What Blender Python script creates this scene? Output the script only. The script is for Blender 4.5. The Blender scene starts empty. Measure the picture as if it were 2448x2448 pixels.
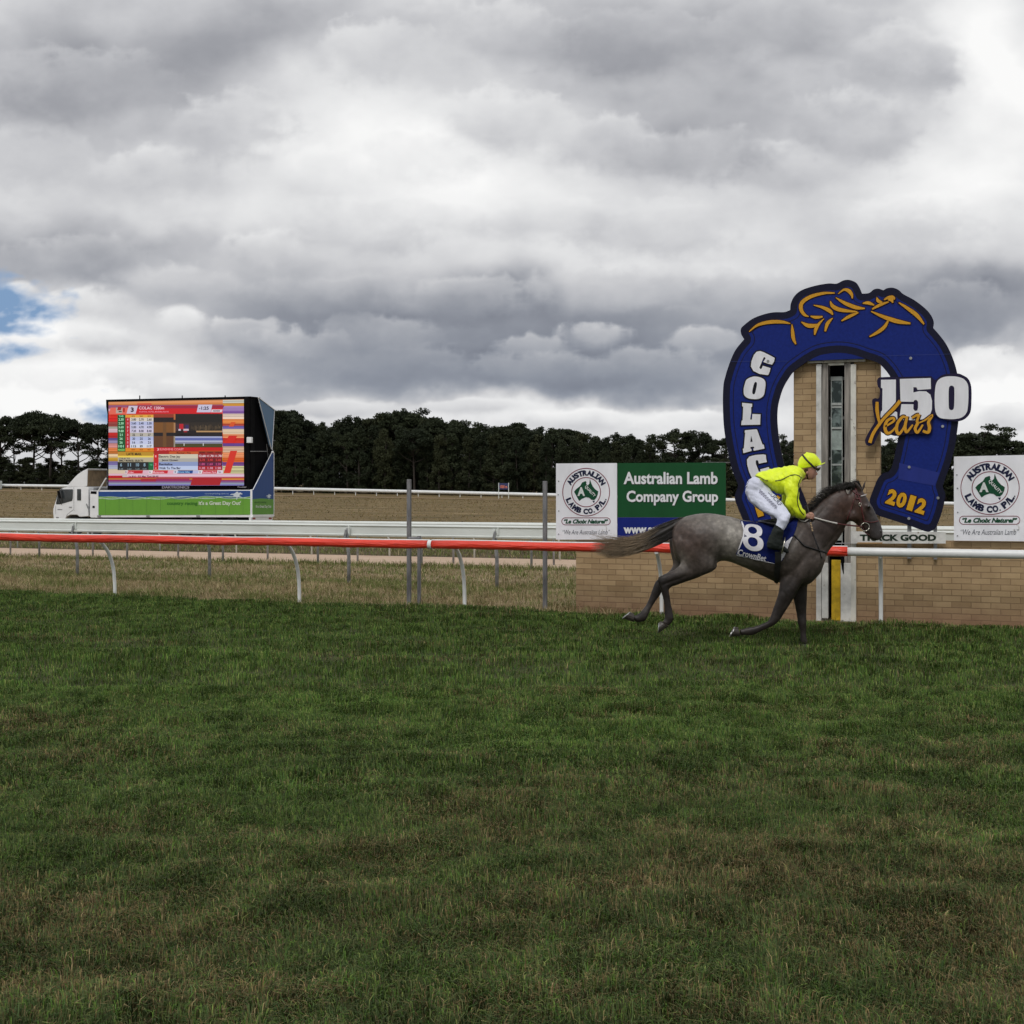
import bpy, math, random
import numpy as np
from mathutils import Vector, Matrix
from mathutils.bvhtree import BVHTree
from mathutils.geometry import delaunay_2d_cdt

R = math.radians
random.seed(7)
rng = np.random.default_rng(11)
scene = bpy.context.scene
COL = scene.collection

# ------------------------------------------------------------------ camera
F, CX, HY, H = 2822.0, 1224.0, 1160.0, 1.95      # focal length and horizon of a 2448 px picture, eye height
CAM = Vector((0, 0, H))
cam_data = bpy.data.cameras.new('camera')
cam = bpy.data.objects.new('camera', cam_data)
COL.objects.link(cam)
cam.location = CAM
cam.rotation_euler = (R(90), 0, 0)
cam_data.sensor_width = 36
cam_data.lens = 36 * F / 2448
cam_data.shift_y = (HY - 1224) / 2448
cam_data.clip_end = 6000
scene.camera = cam

# ------------------------------------------------------------------ world
world = bpy.data.worlds.new('World')
scene.world = world
world.use_nodes = True
SUN_EL, SUN_ROT = 52, 200
def build_world():
    nt = world.node_tree
    nt.nodes.clear()
    out = nt.nodes.new('ShaderNodeOutputWorld'); bg = nt.nodes.new('ShaderNodeBackground'); sky = nt.nodes.new('ShaderNodeTexSky')
    sky.sky_type = 'NISHITA'; sky.sun_disc = False; sky.sun_elevation = R(SUN_EL); sky.sun_rotation = R(SUN_ROT)
    nt.links.new(sky.outputs[0], bg.inputs[0]); nt.links.new(bg.outputs[0], out.inputs[0]); bg.inputs[1].default_value = .12
build_world()

sun_data = bpy.data.lights.new('sun', 'SUN')
sun = bpy.data.objects.new('sun', sun_data); COL.objects.link(sun)
sun_data.energy = 0.9; sun_data.angle = R(18); sun_data.color = (1, .96, .9)
a = R(SUN_ROT)     # sun behind the camera, a little to its left, veiled by cloud
sd = Vector((math.sin(a) * math.cos(R(SUN_EL)), math.cos(a) * math.cos(R(SUN_EL)), math.sin(R(SUN_EL))))
sun.rotation_euler = (-sd).to_track_quat('-Z', 'Y').to_euler()

scene.view_settings.view_transform = 'Standard'
scene.view_settings.look = 'None'
scene.view_settings.exposure = 0.38
scene.view_settings.gamma = 1.0
scene.view_settings.use_curve_mapping = False
scene.cycles.max_bounces = 5
scene.cycles.diffuse_bounces = 3
scene.cycles.transparent_max_bounces = 6
scene.cycles.use_denoising = True
scene.cycles.use_adaptive_sampling = True
scene.cycles.adaptive_threshold = .02

# ------------------------------------------------------------------ helpers
def smooth(a, b, x):
    t = min(1, max(0, (x - a) / (b - a))); return t * t * (3 - 2 * t)
PROF = [(-50, 0), (20, 0), (30, -.10), (38, -.35), (54, -.69), (75, -.78), (100, -.6), (140, -.2), (175, .05), (250, .3), (600, 1.0), (3000, 1.0)]
PS, PZ = np.array([p[0] for p in PROF], float), np.array([p[1] for p in PROF], float)
def terr(X, Y):
    X = np.asarray(X, float); Y = np.asarray(Y, float)
    s = Y + .333 * np.clip(X, -250, 250)
    z = np.interp(s, PS, PZ)
    t = np.clip((s - 85) / 80, 0, 1); t = t * t * (3 - 2 * t)
    return z - .0130 * np.clip(X, -130, 110) * t
def tz(X, Y): return float(terr(X, Y))
def ray(px, py): return Vector(((px - CX) / F, 1, -(py - HY) / F))
def G(px, py):
    r = ray(px, py); lo, hi = 2.0, 400.0
    t = 2.0
    while t < 420:
        p = CAM + r * t
        if p.z < tz(p.x, p.y): break
        t *= 1.01
    lo, hi = t / 1.01, t
    for _ in range(25):
        mm = (lo + hi) / 2; p = CAM + r * mm
        if p.z < tz(p.x, p.y): hi = mm
        else: lo = mm
    return CAM + r * lo

class Frame:
    """an upright plane through p0 that runs along t; n points towards the viewer's side"""
    def __init__(s, p0, t):
        s.p0 = Vector(p0); s.t = Vector(t).normalized()
        s.n = Vector((s.t.y, -s.t.x, 0))
    def pt(s, px, py, off=0.0):
        r = ray(px, py)
        q = (off - (CAM - s.p0).dot(s.n)) / r.dot(s.n)
        return CAM + r * q
    def loc(s, px, py):
        p = s.pt(px, py) - s.p0
        return (p.dot(s.t), p.z)
    def at(s, a_, b_, off=0.0):
        return s.p0 + s.t * a_ + Vector((0, 0, b_)) + s.n * off

def crop(x0, y0, k): return lambda x, y: (x0 + x * k, y0 + y * k)
C1 = crop(1400, 1040, .38820); C2 = crop(1700, 640, .38716); CR = crop(220, 930, .23810); C4 = crop(0, 920, .36232)
C5 = crop(640, 920, .40373); C6 = crop(1300, 1080, .25880); CA = crop(1400, 1220, .16563); CB = crop(1700, 1220, .17602)
CC = crop(1960, 1120, .11386); CJ = crop(1760, 1060, .15528); CT = crop(100, 1090, .16563); CS = crop(250, 940, .18116)
H3 = crop(1720, 660, .17598); H4 = crop(2000, 660, .22774); H5 = crop(1720, 820, .23810); H6 = crop(2060, 1060, .20083)
CP = crop(1880, 840, .17596); CQ = crop(1920, 1200, .15534)

# ---- materials
def nodes(name):
    m_ = bpy.data.materials.new(name); m_.use_nodes = True
    nt = m_.node_tree; b = nt.nodes['Principled BSDF']
    return m_, nt, b
def mat(name, col, rough=.6, var=.12, scale=6.0, bump=0.0, bscale=60.0, metal=0.0, spec=.5, col2=None, spots=None, emit=None, coat=0.0, stretch=(1, 1, 1), sheen=0.0):
    m_, nt, b = nodes(name)
    N = nt.nodes.new; L = nt.links.new
    tc = N('ShaderNodeTexCoord'); mp = N('ShaderNodeMapping'); L(tc.outputs['Object'], mp.inputs[0]); mp.inputs['Scale'].default_value = stretch
    n = N('ShaderNodeTexNoise'); L(mp.outputs[0], n.inputs['Vector']); n.inputs['Scale'].default_value = scale; n.inputs['Detail'].default_value = 8
    n.inputs['Roughness'].default_value = .62
    rp = N('ShaderNodeValToRGB'); L(n.outputs['Fac'], rp.inputs[0])
    c2 = col2 if col2 else tuple(c * (1 - 2.2 * var) for c in col)
    c1 = col if col2 else tuple(min(1, c * (1 + var)) for c in col)
    rp.color_ramp.elements[0].position = .33; rp.color_ramp.elements[0].color = (*c2, 1)
    rp.color_ramp.elements[1].position = .62; rp.color_ramp.elements[1].color = (*c1, 1)
    src = rp.outputs[0]
    if spots:      # (colour, scale, threshold): flaking, dirt, rust
        n2 = N('ShaderNodeTexNoise'); L(mp.outputs[0], n2.inputs['Vector']); n2.inputs['Scale'].default_value = spots[1]; n2.inputs['Detail'].default_value = 9
        n2.inputs['Roughness'].default_value = .7
        r2 = N('ShaderNodeValToRGB'); L(n2.outputs['Fac'], r2.inputs[0])
        r2.color_ramp.elements[0].position = spots[2]; r2.color_ramp.elements[1].position = spots[2] + .05
        mx = N('ShaderNodeMix'); mx.data_type = 'RGBA'; L(r2.outputs[0], mx.inputs[0]); L(src, mx.inputs[6]); mx.inputs[7].default_value = (*spots[0], 1)
        src = mx.outputs[2]
    L(src, b.inputs['Base Color'])
    b.inputs['Roughness'].default_value = rough; b.inputs['Metallic'].default_value = metal
    b.inputs['Specular IOR Level'].default_value = spec
    b.inputs['Coat Weight'].default_value = coat
    if sheen: b.inputs['Sheen Weight'].default_value = sheen
    if bump:
        n3 = N('ShaderNodeTexNoise'); L(mp.outputs[0], n3.inputs['Vector']); n3.inputs['Scale'].default_value = bscale; n3.inputs['Detail'].default_value = 5
        bp = N('ShaderNodeBump'); bp.inputs['Strength'].default_value = 1.0; bp.inputs['Distance'].default_value = bump
        L(n3.outputs['Fac'], bp.inputs['Height']); L(bp.outputs[0], b.inputs['Normal'])
    return m_
def mat_attr(name, rough=.6, emit=0.0, grime=.12, spec=.5):
    m_, nt, b = nodes(name); N = nt.nodes.new; L = nt.links.new
    at = N('ShaderNodeAttribute'); at.attribute_name = 'col'
    tc = N('ShaderNodeTexCoord'); mp = N('ShaderNodeMapping'); L(tc.outputs['Object'], mp.inputs[0]); mp.inputs['Scale'].default_value = (1, 1, .22); n = N('ShaderNodeTexNoise'); L(mp.outputs[0], n.inputs['Vector']); n.inputs['Scale'].default_value = 5; n.inputs['Detail'].default_value = 9; n.inputs['Roughness'].default_value = .65
    mr = N('ShaderNodeMapRange'); L(n.outputs['Fac'], mr.inputs[0]); mr.inputs[1].default_value = .3; mr.inputs[2].default_value = .7
    mr.inputs[3].default_value = 1 - grime; mr.inputs[4].default_value = 1
    vm = N('ShaderNodeVectorMath'); vm.operation = 'SCALE'; L(at.outputs['Color'], vm.inputs[0]); L(mr.outputs[0], vm.inputs['Scale'])
    if emit:
        b.inputs['Base Color'].default_value = (.02, .02, .02, 1)
        L(at.outputs['Color'], b.inputs['Emission Color']); b.inputs['Emission Strength'].default_value = emit
    else:
        L(vm.outputs[0], b.inputs['Base Color'])
    b.inputs['Roughness'].default_value = rough; b.inputs['Specular IOR Level'].default_value = spec
    return m_

# ---- mesh building
class MB:
    def __init__(s): s.v = []; s.f = []; s.c = []; s.cur = (1, 1, 1)
    def add(s, vs, fs, col=None):
        k = len(s.v); s.v += [Vector(p) for p in vs]; s.f += [tuple(i + k for i in f) for f in fs]
        s.c += [col or s.cur] * len(vs)
    def box(s, c, sx, sy, sz, t=Vector((1, 0, 0)), up=Vector((0, 0, 1)), col=None):
        t = Vector(t).normalized(); up = Vector(up).normalized(); n = t.cross(up).normalized(); c = Vector(c)
        vs = [c + t * (i * sx / 2) + n * (j * sy / 2) + up * (k * sz / 2) for i in (-1, 1) for j in (-1, 1) for k in (-1, 1)]
        s.add(vs, [(0, 1, 3, 2), (4, 6, 7, 5), (0, 4, 5, 1), (2, 3, 7, 6), (0, 2, 6, 4), (1, 5, 7, 3)], col)
    def prism(s, front, vec, col=None):
        """closed polygon 'front' pushed along vec"""
        n = len(front); vec = Vector(vec)
        vs = [Vector(p) for p in front] + [Vector(p) + vec for p in front]
        s.add(vs, [tuple(range(n)), tuple(range(2 * n - 1, n - 1, -1))] + [(i, i + n, (i + 1) % n + n, (i + 1) % n) for i in range(n)], col)
    def tube(s, pts, r, n=8, col=None, cap=True, flat=1.0):
        pts = [Vector(p) for p in pts]; rs = r if isinstance(r, (list, tuple)) else [r] * len(pts)
        base = len(s.v); vs = []; fs = []
        ref = Vector((0, 0, 1))
        for i, p in enumerate(pts):
            d = (pts[min(i + 1, len(pts) - 1)] - pts[max(i - 1, 0)]).normalized()
            a_ = d.cross(ref)
            if a_.length < .1: a_ = d.cross(Vector((0, 1, 0)))
            a_.normalize(); b_ = a_.cross(d).normalized()
            for k in range(n):
                t = 2 * math.pi * k / n
                vs.append(p + a_ * math.cos(t) * rs[i] * flat + b_ * math.sin(t) * rs[i])
        for i in range(len(pts) - 1):
            for k in range(n):
                fs.append((i * n + k, i * n + (k + 1) % n, (i + 1) * n + (k + 1) % n, (i + 1) * n + k))
        if cap:
            fs.append(tuple(range(n - 1, -1, -1))); fs.append(tuple((len(pts) - 1) * n + k for k in range(n)))
        s.add(vs, fs, col)
    def sphere(s, c, r, n=10, m=7, sc=(1, 1, 1), col=None):
        c = Vector(c); vs = []; fs = []
        for j in range(m + 1):
            ph = math.pi * j / m
            for k in range(n):
                th = 2 * math.pi * k / n
                vs.append(c + Vector((r * sc[0] * math.sin(ph) * math.cos(th), r * sc[1] * math.sin(ph) * math.sin(th), r * sc[2] * math.cos(ph))))
        for j in range(m):
            for k in range(n):
                fs.append((j * n + k, (j + 1) * n + k, (j + 1) * n + (k + 1) % n, j * n + (k + 1) % n))
        s.add(vs, fs, col)
    def build(s, name, material, parent=None, origin=None, smooth=False, bevel=0, solid=0, shade_angle=None):
        if parent is not None: o0 = Vector(parent.matrix_world.translation) if False else Vector(parent['_o'])
        else: o0 = Vector(origin) if origin is not None else Vector((0, 0, 0))
        me = bpy.data.meshes.new(name)
        me.from_pydata([tuple(p - o0) for p in s.v], [], s.f)
        if any(c != (1, 1, 1) for c in s.c):
            at = me.color_attributes.new('col', 'FLOAT_COLOR', 'POINT')
            at.data.foreach_set('color', [x for c in s.c for x in (*c, 1)])
        me.validate(); 
        if smooth: me.polygons.foreach_set('use_smooth', [True] * len(me.polygons))
        me.materials.append(material)
        o = bpy.data.objects.new(name, me); COL.objects.link(o)
        if parent is not None: o.parent = parent
        else: o.location = o0
        o['_o'] = tuple(o0)
        if bevel:
            b = o.modifiers.new('bevel', 'BEVEL'); b.width = bevel; b.segments = 2; b.limit_method = 'ANGLE'; b.angle_limit = R(40)
        if solid:
            b = o.modifiers.new('solid', 'SOLIDIFY'); b.thickness = solid; b.offset = 0
        return o
def empty(name, loc):
    o = bpy.data.objects.new(name, None); COL.objects.link(o); o.location = loc; o['_o'] = tuple(loc); o.empty_display_size = .2
    return o
def tag(o, label, cat, group=None):
    o['label'] = label; o['category'] = cat
    if group: o['group'] = group
    return o
def kind(o, k): o['kind'] = k; return o

# ---- flat shapes
def inside(pt, loops):
    x, y = pt; c = False
    for lp in loops:
        j = len(lp) - 1
        for i in range(len(lp)):
            xi, yi = lp[i]; xj, yj = lp[j]
            if (yi > y) != (yj > y) and x < (xj - xi) * (y - yi) / (yj - yi) + xi: c = not c
            j = i
    return c
def fill(loops, step=0):
    """triangulate loops (even-odd); optional inner grid points"""
    pts = []; ed = []
    for lp in loops:
        k = len(pts); n = len(lp)
        pts += [Vector((p[0], p[1])) for p in lp]; ed += [(k + i, k + (i + 1) % n) for i in range(n)]
    if step:
        xs = [p[0] for p in pts]; ys = [p[1] for p in pts]
        X = min(xs)
        while X < max(xs):
            Y = min(ys)
            while Y < max(ys):
                q = (X + random.uniform(-.2, .2) * step, Y + random.uniform(-.2, .2) * step)
                if inside(q, loops): pts.append(Vector(q))
                Y += step
            X += step
    r = delaunay_2d_cdt(pts, ed, [], 0, 1e-6)
    vs = [(p[0], p[1]) for p in r[0]]; fs = []
    for f in r[2]:
        c = (sum(vs[i][0] for i in f) / 3, sum(vs[i][1] for i in f) / 3)
        if inside(c, loops): fs.append(tuple(f))
    return vs, fs
def spline(pts, n=5, closed=True):
    out = []; m_ = len(pts)
    rg = range(m_ if closed else m_ - 1)
    for i in rg:
        g = (lambda k: pts[k % m_]) if closed else (lambda k: pts[min(max(k, 0), m_ - 1)])
        p0, p1, p2, p3 = g(i - 1), g(i), g(i + 1), g(i + 2)
        for k in range(n):
            t = k / n
            out.append(tuple(.5 * (2 * p1[d] + (p2[d] - p0[d]) * t + (2 * p0[d] - 5 * p1[d] + 4 * p2[d] - p3[d]) * t * t + (3 * p1[d] - p0[d] - 3 * p2[d] + p3[d]) * t ** 3) for d in range(len(p1))))
    if not closed: out.append(tuple(pts[-1]))
    return out
def offset(lp, d):
    """grow a loop by d (px), square-ish corners"""
    n = len(lp)
    ar = sum(lp[i][0] * lp[(i + 1) % n][1] - lp[(i + 1) % n][0] * lp[i][1] for i in range(n))
    sg = 1 if ar > 0 else -1
    out = []
    for i in range(n):
        a_, b_, c_ = Vector(lp[i - 1][:2]), Vector(lp[i][:2]), Vector(lp[(i + 1) % n][:2])
        e1 = (b_ - a_); e2 = (c_ - b_)
        if e1.length < 1e-9 or e2.length < 1e-9: out.append(tuple(b_)); continue
        e1.normalize(); e2.normalize()
        n1 = Vector((e1.y, -e1.x)) * sg; n2 = Vector((e2.y, -e2.x)) * sg
        nn = n1 + n2
        if nn.length < .3: nn = n1
        nn.normalize(); k = 1 / max(.55, nn.dot(n1))
        out.append(tuple(b_ + nn * d * k))
    return out
def decal(mb, fr, loops, off, col=None, step=0):
    vs, fs = fill(loops, step)
    mb.add([fr.pt(x, y, off) for x, y in vs], fs, col)
def board(mb, fr, loops, off, thick, col=None):
    """a plate: front at off, back at off - thick"""
    vs, fs = fill(loops)
    f_ = [fr.pt(x, y, off) for x, y in vs]
    mb.add(f_, fs, col); mb.add([p - fr.n * thick for p in f_], [tuple(reversed(t)) for t in fs], col)
    for lp in loops:
        n = len(lp); a_ = [fr.pt(x, y, off) for x, y in lp]
        mb.add(a_ + [p - fr.n * thick for p in a_], [(i, i + n, (i + 1) % n + n, (i + 1) % n) for i in range(n)], col)
def stroke(pts, w, n=6):
    """brush stroke loop; pts (x, y) and widths w at each point, px"""
    q = spline([(p[0], p[1], w[i] if isinstance(w, (list, tuple)) else w) for i, p in enumerate(pts)], n, False)
    Lf, Rt = [], []
    for i in range(len(q)):
        a_ = q[max(i - 1, 0)]; b_ = q[min(i + 1, len(q) - 1)]
        d = Vector((b_[0] - a_[0], b_[1] - a_[1]))
        if d.length < 1e-9: d = Vector((1, 0))
        d.normalize(); nx, ny = -d.y, d.x; h_ = q[i][2] / 2
        Lf.append((q[i][0] + nx * h_, q[i][1] + ny * h_)); Rt.append((q[i][0] - nx * h_, q[i][1] - ny * h_))
    return Lf + Rt[::-1]
def ellipse(cx, cy, rx, ry, n=48): return [(cx + rx * math.cos(2 * math.pi * k / n), cy + ry * math.sin(2 * math.pi * k / n)) for k in range(n)]
def rrect(x0, y0, x1, y1, r, n=6):
    out = []
    for cx, cy, a0 in ((x1 - r, y1 - r, 0), (x0 + r, y1 - r, 90), (x0 + r, y0 + r, 180), (x1 - r, y0 + r, 270)):
        for k in range(n + 1):
            t = R(a0 + 90 * k / n); out.append((cx + r * math.cos(t), cy + r * math.sin(t)))
    return out
def rect(x0, y0, x1, y1): return [(x0, y0), (x1, y0), (x1, y1), (x0, y1)]

_tc = {}
def text_shape(s, bold=0.0, shear=0.0, res=3):
    key = (s, bold, shear)
    if key in _tc: return _tc[key]
    cu = bpy.data.curves.new('t', 'FONT'); cu.body = s; cu.offset = bold; cu.shear = shear; cu.fill_mode = 'FRONT'; cu.resolution_u = res
    o = bpy.data.objects.new('t', cu); COL.objects.link(o)
    dg = bpy.context.evaluated_depsgraph_get()
    me = bpy.data.meshes.new_from_object(o.evaluated_get(dg))
    vs = [(v.co.x, v.co.y) for v in me.vertices]; fs = [tuple(p.vertices) for p in me.polygons]
    bpy.data.objects.remove(o); bpy.data.curves.remove(cu); bpy.data.meshes.remove(me)
    x0 = min(v[0] for v in vs); x1 = max(v[0] for v in vs); y0 = min(v[1] for v in vs); y1 = max(v[1] for v in vs)
    vs = [((v[0] - x0) / (x1 - x0) - .5, (v[1] - y0) / (y1 - y0) - .5) for v in vs]
    _tc[key] = (vs, fs, (x1 - x0) / (y1 - y0)); return _tc[key]
def txt(mb, fr, s, cx, cy, w, h, off, ang=0, bold=0.0, shear=0.0, col=None):
    """text whose ink box is w x h px, centred at cx, cy; ang in degrees, clockwise in the picture"""
    vs, fs, asp = text_shape(s, bold, shear)
    c_, s_ = math.cos(R(ang)), math.sin(R(ang)); out = []
    for x, y in vs:
        X = x * w; Y = -y * h
        out.append(fr.pt(cx + X * c_ - Y * s_, cy + X * s_ + Y * c_, off))
    mb.add(out, fs, col)

# ---- lofts for bodies: each row is (x1, y1, x2, y2, half depth, offset towards the viewer)
def loft(mb, fr, rows, cr=None, n=16, sub=3, grow=0.0, mirror=False, sq=1.0):
    rw = spline([tuple(r) if len(r) == 6 else (*r, 0.0) for r in rows], sub, False)
    vs = []; fs = []
    for r_ in rw:
        a1 = cr(r_[0], r_[1]) if cr else (r_[0], r_[1]); a2 = cr(r_[2], r_[3]) if cr else (r_[2], r_[3])
        P1 = fr.pt(*a1, r_[5]); P2 = fr.pt(*a2, r_[5])
        if mirror:
            P1 = P1 - fr.n * (2 * r_[5]); P2 = P2 - fr.n * (2 * r_[5])
        c = (P1 + P2) / 2; h_ = (P1 - P2) / 2
        if grow: h_ = h_ * (1 + grow / max(.01, h_.length))
        w_ = r_[4] + grow
        for k in range(n):
            t = 2 * math.pi * k / n; ct, st = math.cos(t), math.sin(t)
            if sq != 1.0: ct = math.copysign(abs(ct) ** sq, ct); st = math.copysign(abs(st) ** sq, st)
            vs.append(c + h_ * ct + fr.n * w_ * st)
    m_ = len(rw)
    for i in range(m_ - 1):
        for k in range(n): fs.append((i * n + k, i * n + (k + 1) % n, (i + 1) * n + (k + 1) % n, (i + 1) * n + k))
    vs.append(sum((vs[k] for k in range(n)), Vector()) / n); vs.append(sum((vs[(m_ - 1) * n + k] for k in range(n)), Vector()) / n)
    e0, e1 = len(vs) - 2, len(vs) - 1
    for k in range(n):
        fs.append((e0, (k + 1) % n, k)); fs.append((e1, (m_ - 1) * n + k, (m_ - 1) * n + (k + 1) % n))
    mb.add(vs, fs)
def fuse(mb, name, material, voxel, iters=6, parent=None, origin=None, factor=.5):
    """one continuous skin over overlapping closed shapes"""
    o0 = Vector(parent['_o']) if parent is not None else Vector(origin)
    me = bpy.data.meshes.new(name); me.from_pydata([tuple(p - o0) for p in mb.v], [], mb.f)
    o = bpy.data.objects.new(name, me); COL.objects.link(o)
    r_ = o.modifiers.new('r', 'REMESH'); r_.mode = 'VOXEL'; r_.voxel_size = voxel; r_.use_smooth_shade = True
    s_ = o.modifiers.new('s', 'SMOOTH'); s_.factor = factor; s_.iterations = iters
    dg = bpy.context.evaluated_depsgraph_get()
    m2 = bpy.data.meshes.new_from_object(o.evaluated_get(dg)); m2.name = name
    o.modifiers.clear(); o.data = m2; bpy.data.meshes.remove(me)
    m2.polygons.foreach_set('use_smooth', [True] * len(m2.polygons))
    m2.materials.clear(); m2.materials.append(material)
    if parent is not None: o.parent = parent
    else: o.location = o0
    o['_o'] = tuple(o0)
    return o
def bvh_of(objs):
    vs = []; fs = []
    for o in objs:
        k = len(vs); o0 = Vector(o['_o'])
        vs += [v.co + o0 for v in o.data.vertices]; fs += [tuple(i + k for i in p.vertices) for p in o.data.polygons]
    return BVHTree.FromPolygons(vs, fs)
def cast(bv, px, py, off, fr=None, fb=0.0):
    d = ray(px, py).normalized(); h_ = bv.ray_cast(CAM, d)
    if h_[0] is not None: return h_[0] - d * off
    return fr.pt(px, py, fb)
def fit_txt(mb, bv, fr, s, cx, cy, w, h, off, ang=0, bold=0.0, shear=0.0, col=None):
    vs, fs, asp = text_shape(s, bold, shear)
    c_, s_ = math.cos(R(ang)), math.sin(R(ang))
    mb.add([cast(bv, cx + x * w * c_ + y * h * s_, cy + x * w * s_ - y * h * c_, off, fr) for x, y in vs], fs, col)

# ------------------------------------------------------------------ ground
def vnoise(x, y, seed=0):
    xi = np.floor(x).astype(np.int64); yi = np.floor(y).astype(np.int64); fx = x - xi; fy = y - yi
    fx = fx * fx * (3 - 2 * fx); fy = fy * fy * (3 - 2 * fy)
    def h_(i, j):
        n = (i * 374761393 + j * 668265263 + seed * 1442695041) & 0x7fffffff
        n = ((n ^ (n >> 13)) * 1274126177) & 0x7fffffff
        return ((n ^ (n >> 16)) & 0xffff) / 65535.0
    return (h_(xi, yi) * (1 - fx) + h_(xi + 1, yi) * fx) * (1 - fy) + (h_(xi, yi + 1) * (1 - fx) + h_(xi + 1, yi + 1) * fx) * fy
def fbm(x, y, seed=0, o=4):
    t = 0; a_ = .5
    for k in range(o): t = t + a_ * vnoise(x * 2 ** k + 17.3 * k, y * 2 ** k + 5.1 * k, seed + k); a_ *= .5
    return t / (1 - .5 ** o)

# ------------------------------------------------------------------ sky: a dome of cloud, open round the sun
def build_sky():
    RAD = 3700.0
    # rows of azimuth / elevation, fine where the photograph looks
    az = np.concatenate([np.linspace(-180, -32, 60)[:-1], np.linspace(-32, 32, 1150), np.linspace(32, 180, 60)[1:]])
    el = np.concatenate([np.linspace(-4, -.2, 3)[:-1], np.linspace(-.2, 27, 560), np.linspace(27, 89.5, 70)[1:]])
    A, E = np.meshgrid(np.radians(az), np.radians(el))
    X = np.sin(A) * np.cos(E); Y = np.cos(A) * np.cos(E); Z = np.sin(E)
    ay = np.maximum(np.abs(Y), .15)
    u = X / ay; v = Z / ay
    px = CX + u * F; py = HY - v * F                  # the cloud masses are laid out by bearing and height
    back = np.where(Y < 0, 40.0, 0.0)
    def n2(sx, sy, seed, o): return fbm(px / sx + back + 60, py / sy + 60 + back, seed, o)
    def billow(sx, sy, seed, o):
        t = 0; a_ = .5; x = px / sx + 70 + back; y = py / sy + 70 + back
        for k in range(o):
            t = t + a_ * np.abs(2 * vnoise(x * 2 ** k + 9.1 * k, y * 2 ** k + 3.7 * k, seed + k) - 1); a_ *= .52
        return t / (1 - .52 ** o)
    wx = (n2(420, 330, 301, 5) - .5) * 330 + (n2(95, 75, 311, 5) - .5) * 95
    wy = (n2(420, 330, 321, 5) - .5) * 170 + (n2(95, 75, 331, 5) - .5) * 62
    WX, WY = px + wx, py + wy
    # soft background field
    lum = np.full_like(px, .69)
    for cx, cy, rx, ry, a_ in BACKS:
        lum = lum + a_ * np.exp(-((WX - cx) / rx) ** 2 - ((WY - cy) / ry) ** 2)
    lum = lum + .32 * (n2(380, 230, 341, 6) - .5) + .08 * (n2(90, 60, 351, 5) - .5)
    bl = billow(150, 105, 361, 6)
    lum = lum + .06 * (.42 - bl)
    # cumulus lumps: crisp lit crowns, bases that melt away, painted from the far ones to the near ones
    g = np.random.default_rng(77)
    lumps = []
    for (cx, cy, rx, ry, lo, hi) in LUMPS: lumps.append((cx, cy, rx, ry, min(1, lo + .06), min(1, hi + .05), .70))
    for k in range(95):
        cy = 1120 - 1250 * g.random() ** 1.15; cx = g.uniform(-300, 2750); sc_ = .35 + (1120 - cy) / 900
        rx = g.uniform(90, 230) * sc_; lumps.append((cx, cy, rx, rx * g.uniform(.28, .45), None, None, g.uniform(.08, .26)))
    for k in range(60):
        cy = 1150 - 160 * g.random(); cx = g.uniform(-2500, 5000); rx = g.uniform(40, 120); lumps.append((cx, cy, rx, rx * .3, None, None, .4))
    lumps.sort(key=lambda q: -q[1])
    b1 = billow(62, 50, 401, 5); b2 = billow(22, 18, 421, 4); f1 = n2(120, 80, 431, 5) - .5
    for cx, cy, rx, ry, lo, hi, op in lumps:
        m_ = (np.abs(px - cx) < rx * 2.2 + 60) & (np.abs(py - cy) < ry * 2.4 + 60) & (Y > .1)
        if not m_.any(): continue
        x = (px[m_] + wx[m_] * .25 - cx) / rx; y = (py[m_] + wy[m_] * .25 - cy) / ry
        d = np.sqrt(x * x + y * y) + (b1[m_] - .35) * .50 + (b2[m_] - .35) * .05 + f1[m_] * .5
        up = np.clip(.5 - y * .55, 0, 1)
        soft = .30 + .75 * (1 - up) ** 1.2
        al = np.clip((1.05 - d) / soft, 0, 1); al = al * al * (3 - 2 * al) * op
        L0_ = lum[m_]
        l_, h_ = (L0_ - .10, L0_ + .17) if lo is None else (lo, hi)
        rim = np.clip(1 - np.abs(1.0 - d) / .42, 0, 1)
        t = np.clip(up * 1.1 - .15 + .30 * rim * up + f1[m_] * .8 - (b1[m_] - .35) * .20, 0, 1)
        c = l_ + (h_ - l_) * t
        lum[m_] = L0_ * (1 - al) + c * al
    lum = np.clip(lum, 0, 1)
    P_ = np.array([0, .2, .4, .6, .8, 1.0])
    C = np.stack([np.interp(lum, P_, [.135, .220, .355, .560, .790, .97]), np.interp(lum, P_, [.142, .227, .361, .563, .790, .965]), np.interp(lum, P_, [.172, .262, .394, .590, .802, .965])], -1) / 1.30
    lowk = np.clip((py - 500) / 500, 0, 1)[..., None] * np.clip((.62 - lum) / .3, 0, 1)[..., None]
    C = C * (1 - lowk * np.array([.13, .06, -.02])); C = C * np.array([.985, .99, .985])
    blue = np.zeros_like(px)
    for cx, cy, rx, ry, a_ in BLUES: blue = np.maximum(blue, a_ * np.exp(-((px + wx * .35 - cx) / rx) ** 2 - ((py + wy * .35 - cy) / ry) ** 2))
    k = np.clip((blue + (n2(60, 30, 451, 6) - .5) * .9 - (.4 - b1) * .3 - .38) * 1.9, 0, 1); k = np.where(blue > .05, k, 0) * np.where(Y > 0, 1, 0)
    C = C * (1 - k[..., None]) + (np.array([.27, .43, .68]) * (1 - .2 * k[..., None]) / 1.3) * k[..., None]
    # low sky brightens and pales a little towards the horizon
    n, m_ = px.shape
    V = np.stack([X, Y, Z], -1) * RAD; V[..., 2] += H
    idx = np.arange(n * m_, dtype=np.int32).reshape(n, m_)
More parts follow.
